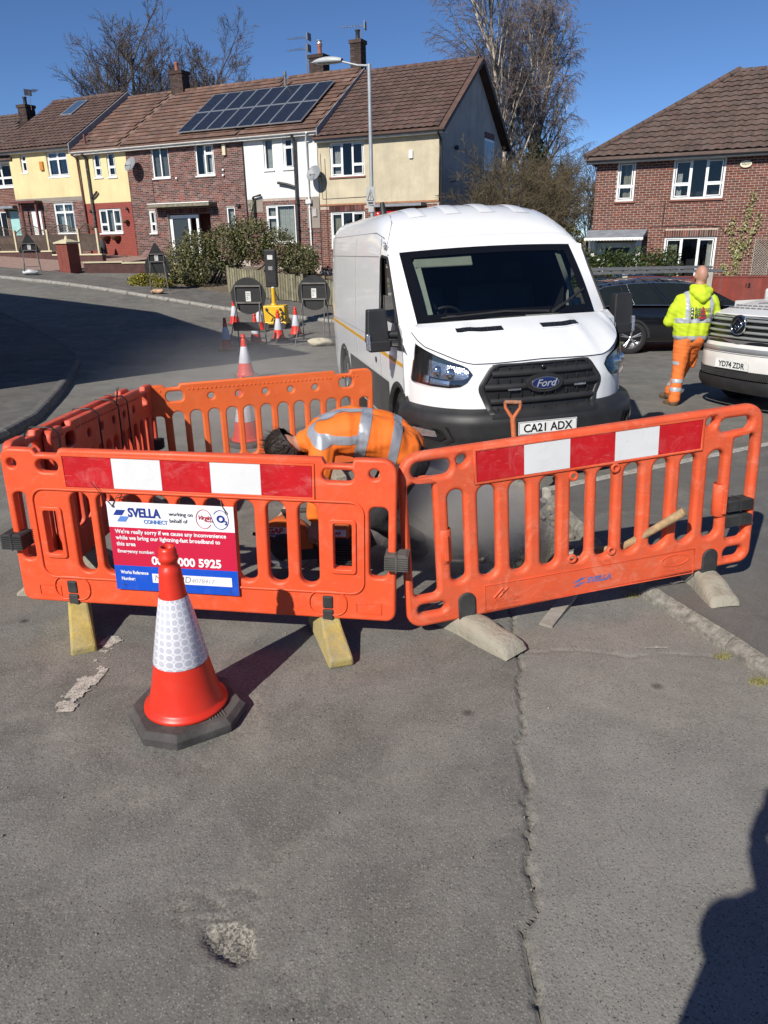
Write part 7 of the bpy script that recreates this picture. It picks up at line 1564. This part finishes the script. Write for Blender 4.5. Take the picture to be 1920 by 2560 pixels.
UKM = [(.0, 0), (.05, -.005), (.085, .01), (.10, .03), (.075, .045), (.085, .07), (.07, .10), (.075, .13), (.055, .16), (.05, .185), (.03, .18), (.035, .15), (.02, .13), (.03, .10), (.02, .07), (.035, .05), (.01, .03)]
MB().add([g(.02+x, -.1535+.02*(z-.1), 1.13+z*.8) for x, z in UKM], [tuple(range(len(UKM)))]).build('print', M('print_red', (.45, .02, .03), .7), jm)
# ---- the photographer, whose shadow falls at lower right
MDARK = M('dark_coat', (.03, .03, .035), .9, 0, .2, 8)
Q0 = Vector((.13, -.08, z1(0, 0)))
def h(x, y, z): return tuple(Q0+Vector((x, y, z)))
LA = [(-.19, 0, 1.50), (-.06, .07, 1.34), (-.08, -.02, 1.60), (-.19, -.02, 1.86)]; RA = [(.19, 0, 1.50), (.12, .07, 1.36), (-.02, -.02, 1.62), (-.07, -.02, 1.86)]
ph = skin('person', [[(h(0, 0, .98), .11), (h(0, 0, 1.25), .11), (h(0, 0, 1.48), .09), (h(0, 0, 1.60), .055), (h(0, 0, 1.68), .055)], [(h(*LA[0]), .055), (h(*LA[1]), .05), (h(*LA[2]), .042), (h(*LA[3]), .033)], [(h(*RA[0]), .055), (h(*RA[1]), .05), (h(*RA[2]), .042), (h(*RA[3]), .033)], [(h(-.1, 0, .95), .08), (h(-.11, .02, .5), .06), (h(-.12, -.02, .08), .045)], [(h(.1, 0, .95), .08), (h(.11, .02, .5), .06), (h(.12, -.02, .08), .045)]]
  + fingers(h(*LA[3]), (.2, 0, 1), (0, 1, 0), (.9, .0, .2)) + fingers(h(*RA[3]), (-.2, 0, 1), (0, 1, 0), (-.9, .0, .2)), MSKIN, None, .011, 4, [(h(.02, .0, 1.76), (.08, .10, .12), None), (h(.02, .10, 1.74), (.014, .02, .02), None)])
tag(ph, 'person in dark coat holding up a phone, standing behind the viewpoint', 'person')
skin('coat', [[(h(-.11, 0, .85), .16), (h(-.11, 0, 1.2), .16), (h(-.10, 0, 1.45), .13)], [(h(.11, 0, .85), .16), (h(.11, 0, 1.2), .16), (h(.10, 0, 1.45), .13)], [(h(*LA[0]), .10), (h(*LA[1]), .09), (h(*LA[2]), .06), (h(-.17, -.02, 1.80), .045)], [(h(*RA[0]), .10), (h(*RA[1]), .09), (h(*RA[2]), .07), (h(-.06, -.02, 1.80), .052)], [(h(-.12, 0, 1.55), .08), (h(.12, 0, 1.55), .08)]], MDARK, ph, .014, 4)
skin('trousers', [[(h(-.1, 0, .92), .12), (h(-.11, .02, .5), .09), (h(-.12, 0, .08), .08)], [(h(.1, 0, .92), .12), (h(.11, .02, .5), .09), (h(.12, 0, .08), .08)]], MDARK, ph, .015, 4)
MB().ball(h(.02, -.02, 1.80), (.088, .105, .10)).build('hair', MHAIR, ph)
for sx in (-.12, .12): skin('shoe', [[(h(sx, -.02, .06), .05), (h(sx, .14, .04), .04)]], MDARK, ph, .014, 3)
q = MB(); q.b2(-.040, .040, -.062, -.054, 1.90, 2.03); pho = q.build('phone', MDARK, None, bev=.003); tag(pho, 'mobile phone held up at the viewpoint', 'phone')
# ================================================================ TREES, SHRUBS, HEDGES
MBARK = M('bark_dark', (.075, .058, .045), .95, 0, .3, 6, .6, 20, .02); MTWIG = M('twigs_grey_brown', (.095, .075, .066), .9, 0, .2, 3)
MTWIGP = M('twigs_purple_brown', (.16, .128, .118), .9, 0, .25, 2); MSHR = M('twigs_olive', (.115, .09, .052), .9, 0, .3, 2)
def birch_mat():
    m, n, l, p = new_mat('birch_bark'); P = worldpos(n); mp = n.new('ShaderNodeMapping'); l.new(P, mp.inputs[0]); mp.inputs['Scale'].default_value = (1, 1, .25)
    f = ramp(n, l, noise(n, l, 7, 6, .75, mp.outputs[0]), ((.42, 1), (.56, 0))); l.new(mixc(n, l, f, (.62, .54, .43), (.10, .075, .06)), p.inputs['Base Color']); p.inputs['Roughness'].default_value = .8; return m
MBIRCH = birch_mat()
def grow(rnd, p, d, L, r, lvl, maxl, spread, up, droop, nkid, out, bend=.22, taper=.62, kl=.56):
    """recursive bare branch; out[level] collects polylines"""
    n = 5 if lvl < 2 else 4 if lvl < maxl else 3; pts = [Vector(p)]; rs = [r]; d = Vector(d).normalized()
    for k in range(n):
        d = (d+Vector((rnd.gauss(0, bend), rnd.gauss(0, bend), rnd.gauss(0, bend)*.6+up-droop*(lvl/maxl)**2))*.5).normalized(); pts.append(pts[-1]+d*L/n); rs.append(r*(1-(k+1)/n*taper))
    out.append((lvl, pts, rs))
    if lvl >= maxl: return
    kids = nkid[lvl] if lvl < len(nkid) else nkid[-1]
    for k in range(kids):
        t = .28+.72*(k+rnd.random()*.6)/kids if lvl else .30+.68*(k+rnd.random()*.5)/kids
        t = min(.99, t); i = min(n-1, int(t*n)); q = pts[i]+(pts[i+1]-pts[i])*(t*n-i); dd = (pts[i+1]-pts[i]).normalized()
        a = Vector((rnd.gauss(0, 1), rnd.gauss(0, 1), rnd.gauss(0, .7))); a = (a-dd*a.dot(dd)).normalized(); sp = spread*rnd.uniform(.7, 1.2)
        grow(rnd, q, dd*math.cos(sp)+a*math.sin(sp), L*rnd.uniform(kl*.8, kl*1.2)*(1.12-.55*t if lvl == 0 else 1.12-.45*t), max(.0035, rs[i]*rnd.uniform(.42, .6)), lvl+1, maxl, spread, up, droop, nkid, out, bend, taper, max(kl, .52) if lvl else max(kl, .5))
def bare_tree(name, label, loc, H, r, seed, maxl, nkid, spread, up, droop, mt, mtw, cat='tree', group=None, lean=(0, 0), minr=.006, limb=1, trunk_L=.62, stems=1, bend=.22, kl=.56, flare=.28):
    rnd = random.Random(seed); t = empty(name, loc, 0, label, cat, group); out = []
    for s_ in range(stems):
        a = 6.28*s_/max(1, stems)+rnd.random(); sp = .0 if stems == 1 else rnd.uniform(.25, 1)*flare
        grow(rnd, (math.cos(a)*.15*(stems > 1), math.sin(a)*.15*(stems > 1), 0), (lean[0]+math.cos(a)*sp, lean[1]+math.sin(a)*sp, 1), H*trunk_L*rnd.uniform(.85, 1.05), r*rnd.uniform(.75, 1), 0, maxl, spread, up, droop, nkid, out, bend, .62, kl)
    tk, cr = MB(), MB()
    for lvl, pts, rs in out:
        rs = [max(minr, q) for q in rs]
        (tk if lvl <= limb else cr).tube(pts, rs, 8 if lvl == 0 else 5 if lvl <= limb else 3, False)
    tk.build('trunk', mt, t); tag(cr.build('crown', mtw, t), kind='stuff'); return t
bare_tree('broadleaf_tree', 'large bare broadleaf tree rising behind the terrace roof on the left', (-14.6, 54, 1.5), 12.4, .24, 17, 4, [13, 7, 6, 4], .62, .09, .0, MBARK, MTWIG, trunk_L=.92, minr=.010, kl=.50, stems=6, flare=.60)
BIR = 'birch trees behind the end house'
bare_tree('birch_tree', 'bare birch with forked pale trunk, left one rising behind the beige gable', (7.0, 47, 0), 13.6, .15, 21, 4, [22, 7, 5, 4], .42, .12, .75, MBIRCH, MTWIGP, group=BIR, stems=2, trunk_L=.95, minr=.0075, limb=1, bend=.12, kl=.33, flare=.12)
bare_tree('birch_tree', 'tallest bare birch with pale trunk, middle of the three', (7.9, 45.5, 0), 15.0, .19, 24, 4, [26, 7, 6, 4], .50, .10, .8, MBIRCH, MTWIGP, group=BIR, stems=2, trunk_L=.95, minr=.0075, limb=1, bend=.10, lean=(.03, 0), kl=.36, flare=.14)
bare_tree('birch_tree', 'bare birch nearest the red brick house, fine drooping twigs', (9.3, 46, 0), 13.6, .13, 33, 4, [24, 7, 6, 4], .58, .06, 1.0, MBIRCH, MTWIGP, group=BIR, trunk_L=.95, minr=.0075, limb=1, bend=.12, lean=(.03, 0), kl=.38)
SHB = 'bare shrubs between the two houses'
for i, (x, y, H, st, lab) in enumerate(((4.4, 28.6, 5.2, 7, 'tall bare shrub against the grey gable wall, nearest the corner'), (5.6, 29.6, 4.8, 8, 'bare shrub of dense olive twigs just right of the gable wall'), (6.6, 33, 5.6, 8, 'bare thicket standing in the gap between the houses'), (8.2, 36, 6.0, 7, 'taller bare thicket farther back beside the red brick house'))):
    bare_tree('bare_shrub', lab, (x, y, z1(x, y)), H*.98, .03, 50+i, 3, [12, 7, 5], .75, .10, .15, MSHR, MSHR, 'shrub', SHB, stems=st, trunk_L=.85, minr=.006, limb=0, bend=.30, kl=.5)
def leaf_mat(name, a, b_, rough=.45):
    m, n, l, p = new_mat(name); g_ = n.new('ShaderNodeNewGeometry').outputs['Random Per Island']; l.new(mixc(n, l, g_, a, b_), p.inputs['Base Color']); p.inputs['Roughness'].default_value = rough; p.inputs['Specular IOR Level'].default_value = .4; return m
MLEAF = leaf_mat('leaf_evergreen', (.045, .052, .02), (.19, .185, .075)); MLEAFH = leaf_mat('leaf_hedge', (.016, .032, .008), (.075, .10, .024)); MLEAFY = leaf_mat('leaf_yellow_green', (.09, .095, .012), (.32, .27, .035)); MLEAFC = leaf_mat('leaf_conifer', (.008, .013, .008), (.026, .036, .018)); MLEAFV = leaf_mat('leaf_climber', (.14, .16, .05), (.36, .34, .15))
def leaves(mb, rnd, clumps, n, size, shell=.55):
    tot = sum(c[3]*c[4]*c[5] for c in clumps)
    for cx_, cy_, cz_, rx, ry, rz in clumps:
        for _ in range(int(n*rx*ry*rz/tot)):
            v = Vector((rnd.gauss(0, 1), rnd.gauss(0, 1), rnd.gauss(0, 1))).normalized()*(shell+(1-shell)*rnd.random()**.6)*rnd.uniform(.82, 1.12)
            c = Vector((cx_+v.x*rx, cy_+v.y*ry, cz_+v.z*rz)); a = Vector((rnd.gauss(0, 1), rnd.gauss(0, 1), rnd.gauss(0, 1))).normalized(); e = (v*.6+a).normalized(); f_ = e.cross(Vector((rnd.gauss(0, 1), rnd.gauss(0, 1), rnd.gauss(0, 1)))).normalized(); g_ = e.cross(f_); s_ = size*rnd.uniform(.6, 1.3)
            mb.add([c-f_*s_, c+g_*s_*.42, c+f_*s_, c-g_*s_*.42], [(0, 1, 2, 3)])
def leafy(name, label, cat, clumps, n, size, mat, stems=(), seed=1, group=None, extra=None):
    rnd = random.Random(seed); c0 = clumps[0]; t = empty(name, (c0[0], c0[1], z1(c0[0], c0[1])), 0, label, cat, group); o = Vector(t.location)
    cl = [(c[0]-o.x, c[1]-o.y, c[2]-o.z, *c[3:]) for c in clumps]; mb = MB(); leaves(mb, rnd, cl, n, size); fo = mb.build('foliage', mat, t); tag(fo, kind='stuff')
    tk = MB()
    for c in cl:
        for _ in range(3): tk.tube([(c[0]*.6+rnd.uniform(-.1, .1), c[1]*.6+rnd.uniform(-.1, .1), 0), (c[0]*.9, c[1]*.9, c[2]*.6), (c[0]+rnd.uniform(-.4, .4)*c[3], c[1]+rnd.uniform(-.4, .4)*c[4], c[2]+c[5]*.5)], [.03, .02, .008], 4)
    tk.build('stem', MBARK, t)
    return t
def CU(u, w_, z, rx, ry, rz): x, y = uw(u, w_); return (x, y, z, rx, ry, rz)
leafy('evergreen_bush', 'large sprawling evergreen bush in front of the brick and white houses', 'bush', [CU(8.2, 5.6, 1.25, .62, .7, .85), CU(7.5, 5.3, 1.50, .75, .8, .95), CU(6.7, 4.7, 1.75, .85, .9, .95), CU(5.8, 4.3, 2.05, .85, .85, .85), CU(4.9, 3.9, 1.75, .75, .8, .75), CU(4.1, 3.7, 1.35, .6, .7, .6), CU(8.4, 6.2, .9, .45, .45, .5), CU(7.3, 6.0, 1.05, .7, .5, .65), CU(5.7, 4.2, 3.0, .14, .14, .6), CU(6.3, 4.5, 2.55, .25, .25, .45), CU(7.9, 5.4, 2.1, .22, .25, .45)], 19000, .055, MLEAF, seed=3)
leafy('yellow_shrub', 'low yellow green shrub spilling onto the pavement left of the fence', 'shrub', [CU(8.8, 7.0, .62, .6, .45, .38), CU(8.0, 6.9, .55, .4, .35, .3)], 3000, .05, MLEAFY, seed=4)
leafy('clipped_hedge', 'clipped green hedge in front of the red brick house', 'hedge', [(5.3+k*.42, 23.2-k*.14, .62+(k % 2)*.07, .42, .42, 1.0) for k in range(8)], 26000, .045, MLEAFH, seed=5)
leafy('conifer', 'dark conifer behind the bare shrubs, right of the gable', 'tree', [(8.9, 44, 1.5, 1.6, 1.4, 2.2), (8.7, 44, 3.6, 1.3, 1.2, 1.9), (8.6, 44, 5.3, .8, .8, 1.6)], 9000, .14, MLEAFC, seed=6)
leafy('yellow_bush', 'yellow green flowering bush beside the red brick house', 'bush', [(6.85, 29.2, .7, .8, .8, 1.3), (7.2, 30, 1.5, .7, .7, 1.0)], 5000, .06, MLEAFY, seed=7)
leafy('ivy_shrub', 'small leafy shrub by the beige house drainpipe', 'shrub', [CU(5.2, 1.2, 1.2, .45, .4, .6), CU(5.9, 1.5, 1.1, .4, .4, .5)], 2200, .06, MLEAF, seed=12)
# far tree belt that closes the gap between the houses
fw_ = MB(); rnd = random.Random(9)
for k in range(40):
    x = rnd.uniform(5, 26); y = rnd.uniform(58, 75); out = []; grow(rnd, (x, y, -.5), (0, 0, 1), rnd.uniform(4, 7), .08, 0, 2, .5, .18, .1, [8, 5], out)
    for lvl, pts, rs in out: fw_.tube(pts, [max(.025, q) for q in rs], 3, False)
tag(fw_.build('far_trees', MTWIG), 'distant belt of bare trees closing the gap', 'trees', kind='stuff')
# climbing plant on the red house
hrm = T(RX, RY, 0) @ Matrix.Rotation(R(-24), 4, 'Z'); rnd = random.Random(14)
cp_ = thing('climbing_plant', hrm, 'pale green climbing plant on the red brick wall', 'climber'); q = MB(); lf = MB()
for path in ([(4.75, .4), (4.72, 1.2), (4.78, 2.0), (4.95, 2.9), (4.98, 3.25)], [(4.75, 1.0), (4.55, 1.7), (4.42, 2.2), (4.46, 2.45)], [(4.8, 1.2), (5.0, 1.75), (5.15, 2.2), (5.22, 2.55)], [(4.7, .5), (4.4, .9), (4.3, 1.1)]):
    P = [Vector((x, -.06, z)) for x, z in path]; q.tube(P, .012, 5)
    for a, b_ in zip(P[:-1], P[1:]):
        for k in range(int((b_-a).length*85)):
            c = a+(b_-a)*rnd.random()+Vector((rnd.gauss(0, .06), -rnd.random()*.06, rnd.gauss(0, .03))); s_ = rnd.uniform(.025, .05); f_ = Vector((rnd.gauss(0, 1), rnd.gauss(0, .5), rnd.gauss(0, 1))).normalized(); g_ = f_.cross(Vector((rnd.gauss(0, .4), 1, rnd.gauss(0, .4)))).normalized(); lf.add([c-f_*s_, c+g_*s_*.6, c+f_*s_, c-g_*s_*.6], [(0, 1, 2, 3)])
q.build('stem', MSHR, cp_); tag(lf.build('foliage', MLEAFV, cp_), kind='stuff')
# ================================================================ FENCES AND GARDEN WALLS
MPICK = M('fence_grey_green', (.205, .19, .125), .95, 0, .3, 5, .6, 40, .006, isl=.22); MFDK = M('fence_dark_brown', (.085, .06, .045), .9, 0, .25, 5, isl=.2); MPOST = M('post_cream', (.55, .49, .33), .85, 0, .12, 4)
MFRED = M('fence_red_brown', (.20, .042, .030), .8, 0, .15, 5, isl=.15); MCONC = M('concrete_post', (.40, .38, .32), .9, 0, .15, 8, .4, 60, .004)
fx, fy = uw(0, 6.3); fm = T(fx, fy, 0) @ Matrix.Rotation(-TH, 4, 'Z')
pf = thing('picket_fence', fm, 'weathered grey green picket fence in front of the bush', 'fence')
pm = MB().b2(0, .085, -.02, 0, 0, .86).mesh('picket'); pm.materials.append(MPICK); rnd = random.Random(2)
u = 5.5; 
def fz(u_): x, y = uw(u_, 6.3); return z1(x, y)+.05
while u > .2:
    if not (1.62 < u < 2.42): o = link('picket', pm, pf, (-u, rnd.uniform(-.006, .006), fz(u)+.03+rnd.uniform(-.01, .01)), (0, rnd.uniform(-.012, .012), 0)); o.scale.z = rnd.uniform(.97, 1.03)*(1 if u > 2.4 else .92)
    u -= .105
for zz in (.25, .68):
    for a, b_ in ((5.5, 4.0), (4.0, 2.42), (1.62, .2)): MB().tube([(-a, .025, fz(a)+zz), (-b_, .025, fz(b_)+zz)], .03, 4).build('rail', MPICK, pf)
for u_ in (5.5, 4.0, 2.45, 1.6, .25): MB().b2(-u_-.05, -u_+.05, .0, .09, fz(u_)-.2, fz(u_)+.95).build('post', MPICK, pf)
gt_ = thing('garden_gate', fm @ T(-2.38, -.01, fz(2.0)), 'small wooden garden gate with open top bars in the picket fence', 'gate')
for k in range(7): MB().b2(k*.105, k*.105+.09, -.02, 0, .05, .52).build('board', MPICK, gt_)
for zz in (.5, .74): MB().b2(0, .74, -.03, -.005, zz, zz+.06).build('rail', MPICK, gt_)
for k in range(4): MB().b2(k*.22, k*.22+.05, -.025, -.004, .56, .74).build('bar', MPICK, gt_)
# dark panels with arched lattice on the left
lx_, ly_ = uw(0, 2.0); lm_ = T(lx_, ly_, 0) @ Matrix.Rotation(-TH, 4, 'Z')
PU = [25.2, 23.25, 21.2, 19.0, 17.0, 15.85]
for i in range(5):
    a, b_ = -PU[i], -PU[i+1]; W_ = b_-a; zb = 1.72
    t = thing('fence_panel', lm_, ['dark fence panel with arched lattice at the left edge', 'dark arched lattice fence panel by the mint green door', 'dark arched lattice fence panel below the white front door', 'dark arched lattice fence panel below the brick house window', 'short dark arched lattice panel next to the black drainpipe'][i], 'fence', 'arched fence panels')
    for k in range(6): MB().box(((a+b_)/2, rnd.uniform(-.004, .004), zb+.07+k*.125), (W_-.1, .02, .128), (R(6), 0, 0)).build('board', MFDK, t)
    lt = MB(); top = lambda x: zb+.82+.34*math.sin(math.pi*(x-a)/W_); n = int(W_/.11)
    for k in range(-10, n+10):
        for s_ in (1, -1):
            P = []
            for j in range(12):
                z = zb+.80+j*.035; x = a+k*.11+s_*(z-zb-.8)
                if a+.06 < x < b_-.06 and z < top(x): P.append((x, -.01*s_, z))
            if len(P) > 1: lt.tube([P[0], P[-1]], .009, 4)
    lt.build('lattice', MFDK, t); MB().tube([(a+W_*k/16, 0, top(a+W_*k/16)) for k in range(17)], .022, 5).build('arch_rail', MFDK, t)
    MB().b2(b_-.05, b_+.05, -.05, .05, zb-.2, zb+.98).build('post', MPOST, t)
MREDP = M('pillar_red', (.21, .055, .04), .85, 0, .15, 5)
px_, py_ = uw(13.45, 6.0); gz = z1(px_, py_)
pil = empty('gate_pillar', (px_, py_, gz), -TH, 'red painted brick gate pillar with cream pyramid cap', 'pillar')
MB().b2(-.29, .29, -.29, .29, -.2, 1.12).build('shaft', MREDP, pil)
for k in range(15):
    for s_ in range(3):
        MB().b2(-.298+s_*.2+.0, -.298+s_*.2+.19, -.297, -.285, .0+k*.075, .064+k*.075).build('brick', MREDP, pil); MB().b2(-.297, -.285, -.298+s_*.2, -.298+s_*.2+.19, .0+k*.075, .064+k*.075).build('brick', MREDP, pil)
q = MB(); q.b2(-.36, .36, -.36, .36, 1.12, 1.18); q.box((0, 0, 1.23), (.66, .66, .10), top=(.3, .3)); q.tube([(0, 0, 1.26), (0, 0, 1.42)], [.09, .03], 8); q.build('cap', MPOST, pil)
def low_wall(label, pts, hgt, mat, cop):
    t = empty('garden_wall', (*pts[0], z1(*pts[0])), 0, label, 'wall'); o = Vector(t.location); q = MB(); c = MB()
    for a, b_ in zip(pts[:-1], pts[1:]):
        d = Vector((b_[0]-a[0], b_[1]-a[1], 0)); m_ = ((a[0]+b_[0])/2, (a[1]+b_[1])/2); z = z1(*m_); an_ = math.atan2(d.y, d.x)
        q.box((m_[0]-o.x, m_[1]-o.y, z-o.z+hgt/2-.1), (d.length, .2, hgt+.2), (0, 0, an_)); c.box((m_[0]-o.x, m_[1]-o.y, z-o.z+hgt+.03), (d.length+.02, .28, .06), (0, 0, an_))
    q.build('wall', mat, t); c.build('coping', cop, t); return t
MLW = M('low_wall_dark', (.085, .04, .035), .9, 0, .25, 6)
low_wall('low dark garden wall with cream coping right of the gate pillar', [uw(13.1, 5.6), uw(11.8, 4.8), uw(10.6, 4.2), uw(9.6, 3.9)], .38, MLW, MPOST)
low_wall('low dark wall with cream coping below the arched fence panels', [uw(25, 3.2), uw(21, 3.2), uw(17.5, 3.1), uw(14.6, 3.0)], .30, MLW, MPOST)
# red fence beyond the pickup
rf_ = thing('board_fence', T(6.3, 19.6, 0) @ Matrix.Rotation(R(-12), 4, 'Z'), 'dark red board fence with concrete posts behind the walking man', 'fence')
bm2 = MB().add([(0, 0, 0), (.12, -.012, 0), (.12, -.012, 1.36), (0, 0, 1.36), (.12, .012, 0), (.12, .012, 1.36)], [(0, 1, 2, 3), (1, 4, 5, 2)]).mesh('board'); bm2.materials.append(MFRED)
for k in range(46): x = k*.112; link('board', bm2, rf_, (x, rnd.uniform(-.003, .003), z1(6.3+x, 19.5-.2*x)), None)
for a, b_ in ((0, 1.85), (2.0, 3.7), (3.9, 5.2)): MB().b2(a, b_, -.02, .03, .97, 1.01).build('rail', MFRED, rf_)
for x in (-.1, 1.92, 3.8): MB().b2(x-.06, x+.06, -.07, .07, -.5, 1.12).build('post', MCONC, rf_)
lettering('15', .14, MTXT, rf_, T(2.75, -.03, .74) @ UPR, .002, .002)
# fence beside the red house
bf = thing('board_fence', T(4.6, 31.5, 0) @ Matrix.Rotation(R(-24), 4, 'Z'), 'brown board fence at the left of the red brick house', 'fence')
for k in range(26): MB().b2(k*.115, k*.115+.11, 0, .02, -.6, 1.55).build('board', MFDK, bf)
# small clutter against the houses
sl_ = thing('garden_statue', T(*uw(16.9, .7), 1.42), 'small dark folded parasol stand in front of the red painted wall', 'ornament'); q = MB(); q.lathe([(.12, 0), (.13, .05), (.05, .1)], 12); q.build('foot', MSTEEL, sl_); q = MB(); q.lathe([(.05, .1), (.17, .15), (.14, .6), (.05, .85), (.0, .9)], 10); q.build('folded_cloth', M('dark_cloth', (.05, .05, .055), .9, 0, .4, 12), sl_)
# ================================================================ DUST FROM THE SAW
def dust(name, label, loc, size, dens, thr, seed):
    m = bpy.data.materials.new(name); m.use_nodes = True; n = m.node_tree.nodes; l = m.node_tree.links; n.clear(); o = n.new('ShaderNodeOutputMaterial'); v = n.new('ShaderNodeVolumePrincipled')
    c = coords(n); ln = n.new('ShaderNodeVectorMath'); ln.operation = 'LENGTH'; l.new(c, ln.inputs[0])
    mp = n.new('ShaderNodeMapping'); l.new(c, mp.inputs[0]); mp.inputs['Location'].default_value = (seed, seed*.7, 0)
    nz = noise(n, l, 2.6, 4, .65, mp.outputs[0], 1.2)
    fall = math_(n, l, 'SUBTRACT', 1.0, ln.outputs['Value']); d = math_(n, l, 'SUBTRACT', math_(n, l, 'ADD', math_(n, l, 'MULTIPLY', fall, .9), nz), thr)
    d = math_(n, l, 'MULTIPLY', math_(n, l, 'MAXIMUM', math_(n, l, 'MULTIPLY', d, math_(n, l, 'MAXIMUM', fall, 0)), 0), dens)
    l.new(d, v.inputs['Density']); v.inputs['Color'].default_value = (.90, .87, .82, 1); v.inputs['Anisotropy'].default_value = .2; l.new(v.outputs[0], o.inputs['Volume'])
    q = MB(); q.ball((0, 0, 0), 1.0, 20, 14); ob = q.build(name, m, None, loc); ob.scale = size; tag(ob, label, 'dust', kind='stuff'); return ob
dust('dust_cloud', 'grey dust cloud thrown up by the saw behind the right barrier', (.45, 4.75, .20), (.85, .62, .50), 17, .48, 1.3)
dust('dust_cloud', 'thin dust drifting over the back barrier and the road beyond', (-1.3, 7.6, .45), (1.9, 2.3, .9), .55, .40, 4.1)
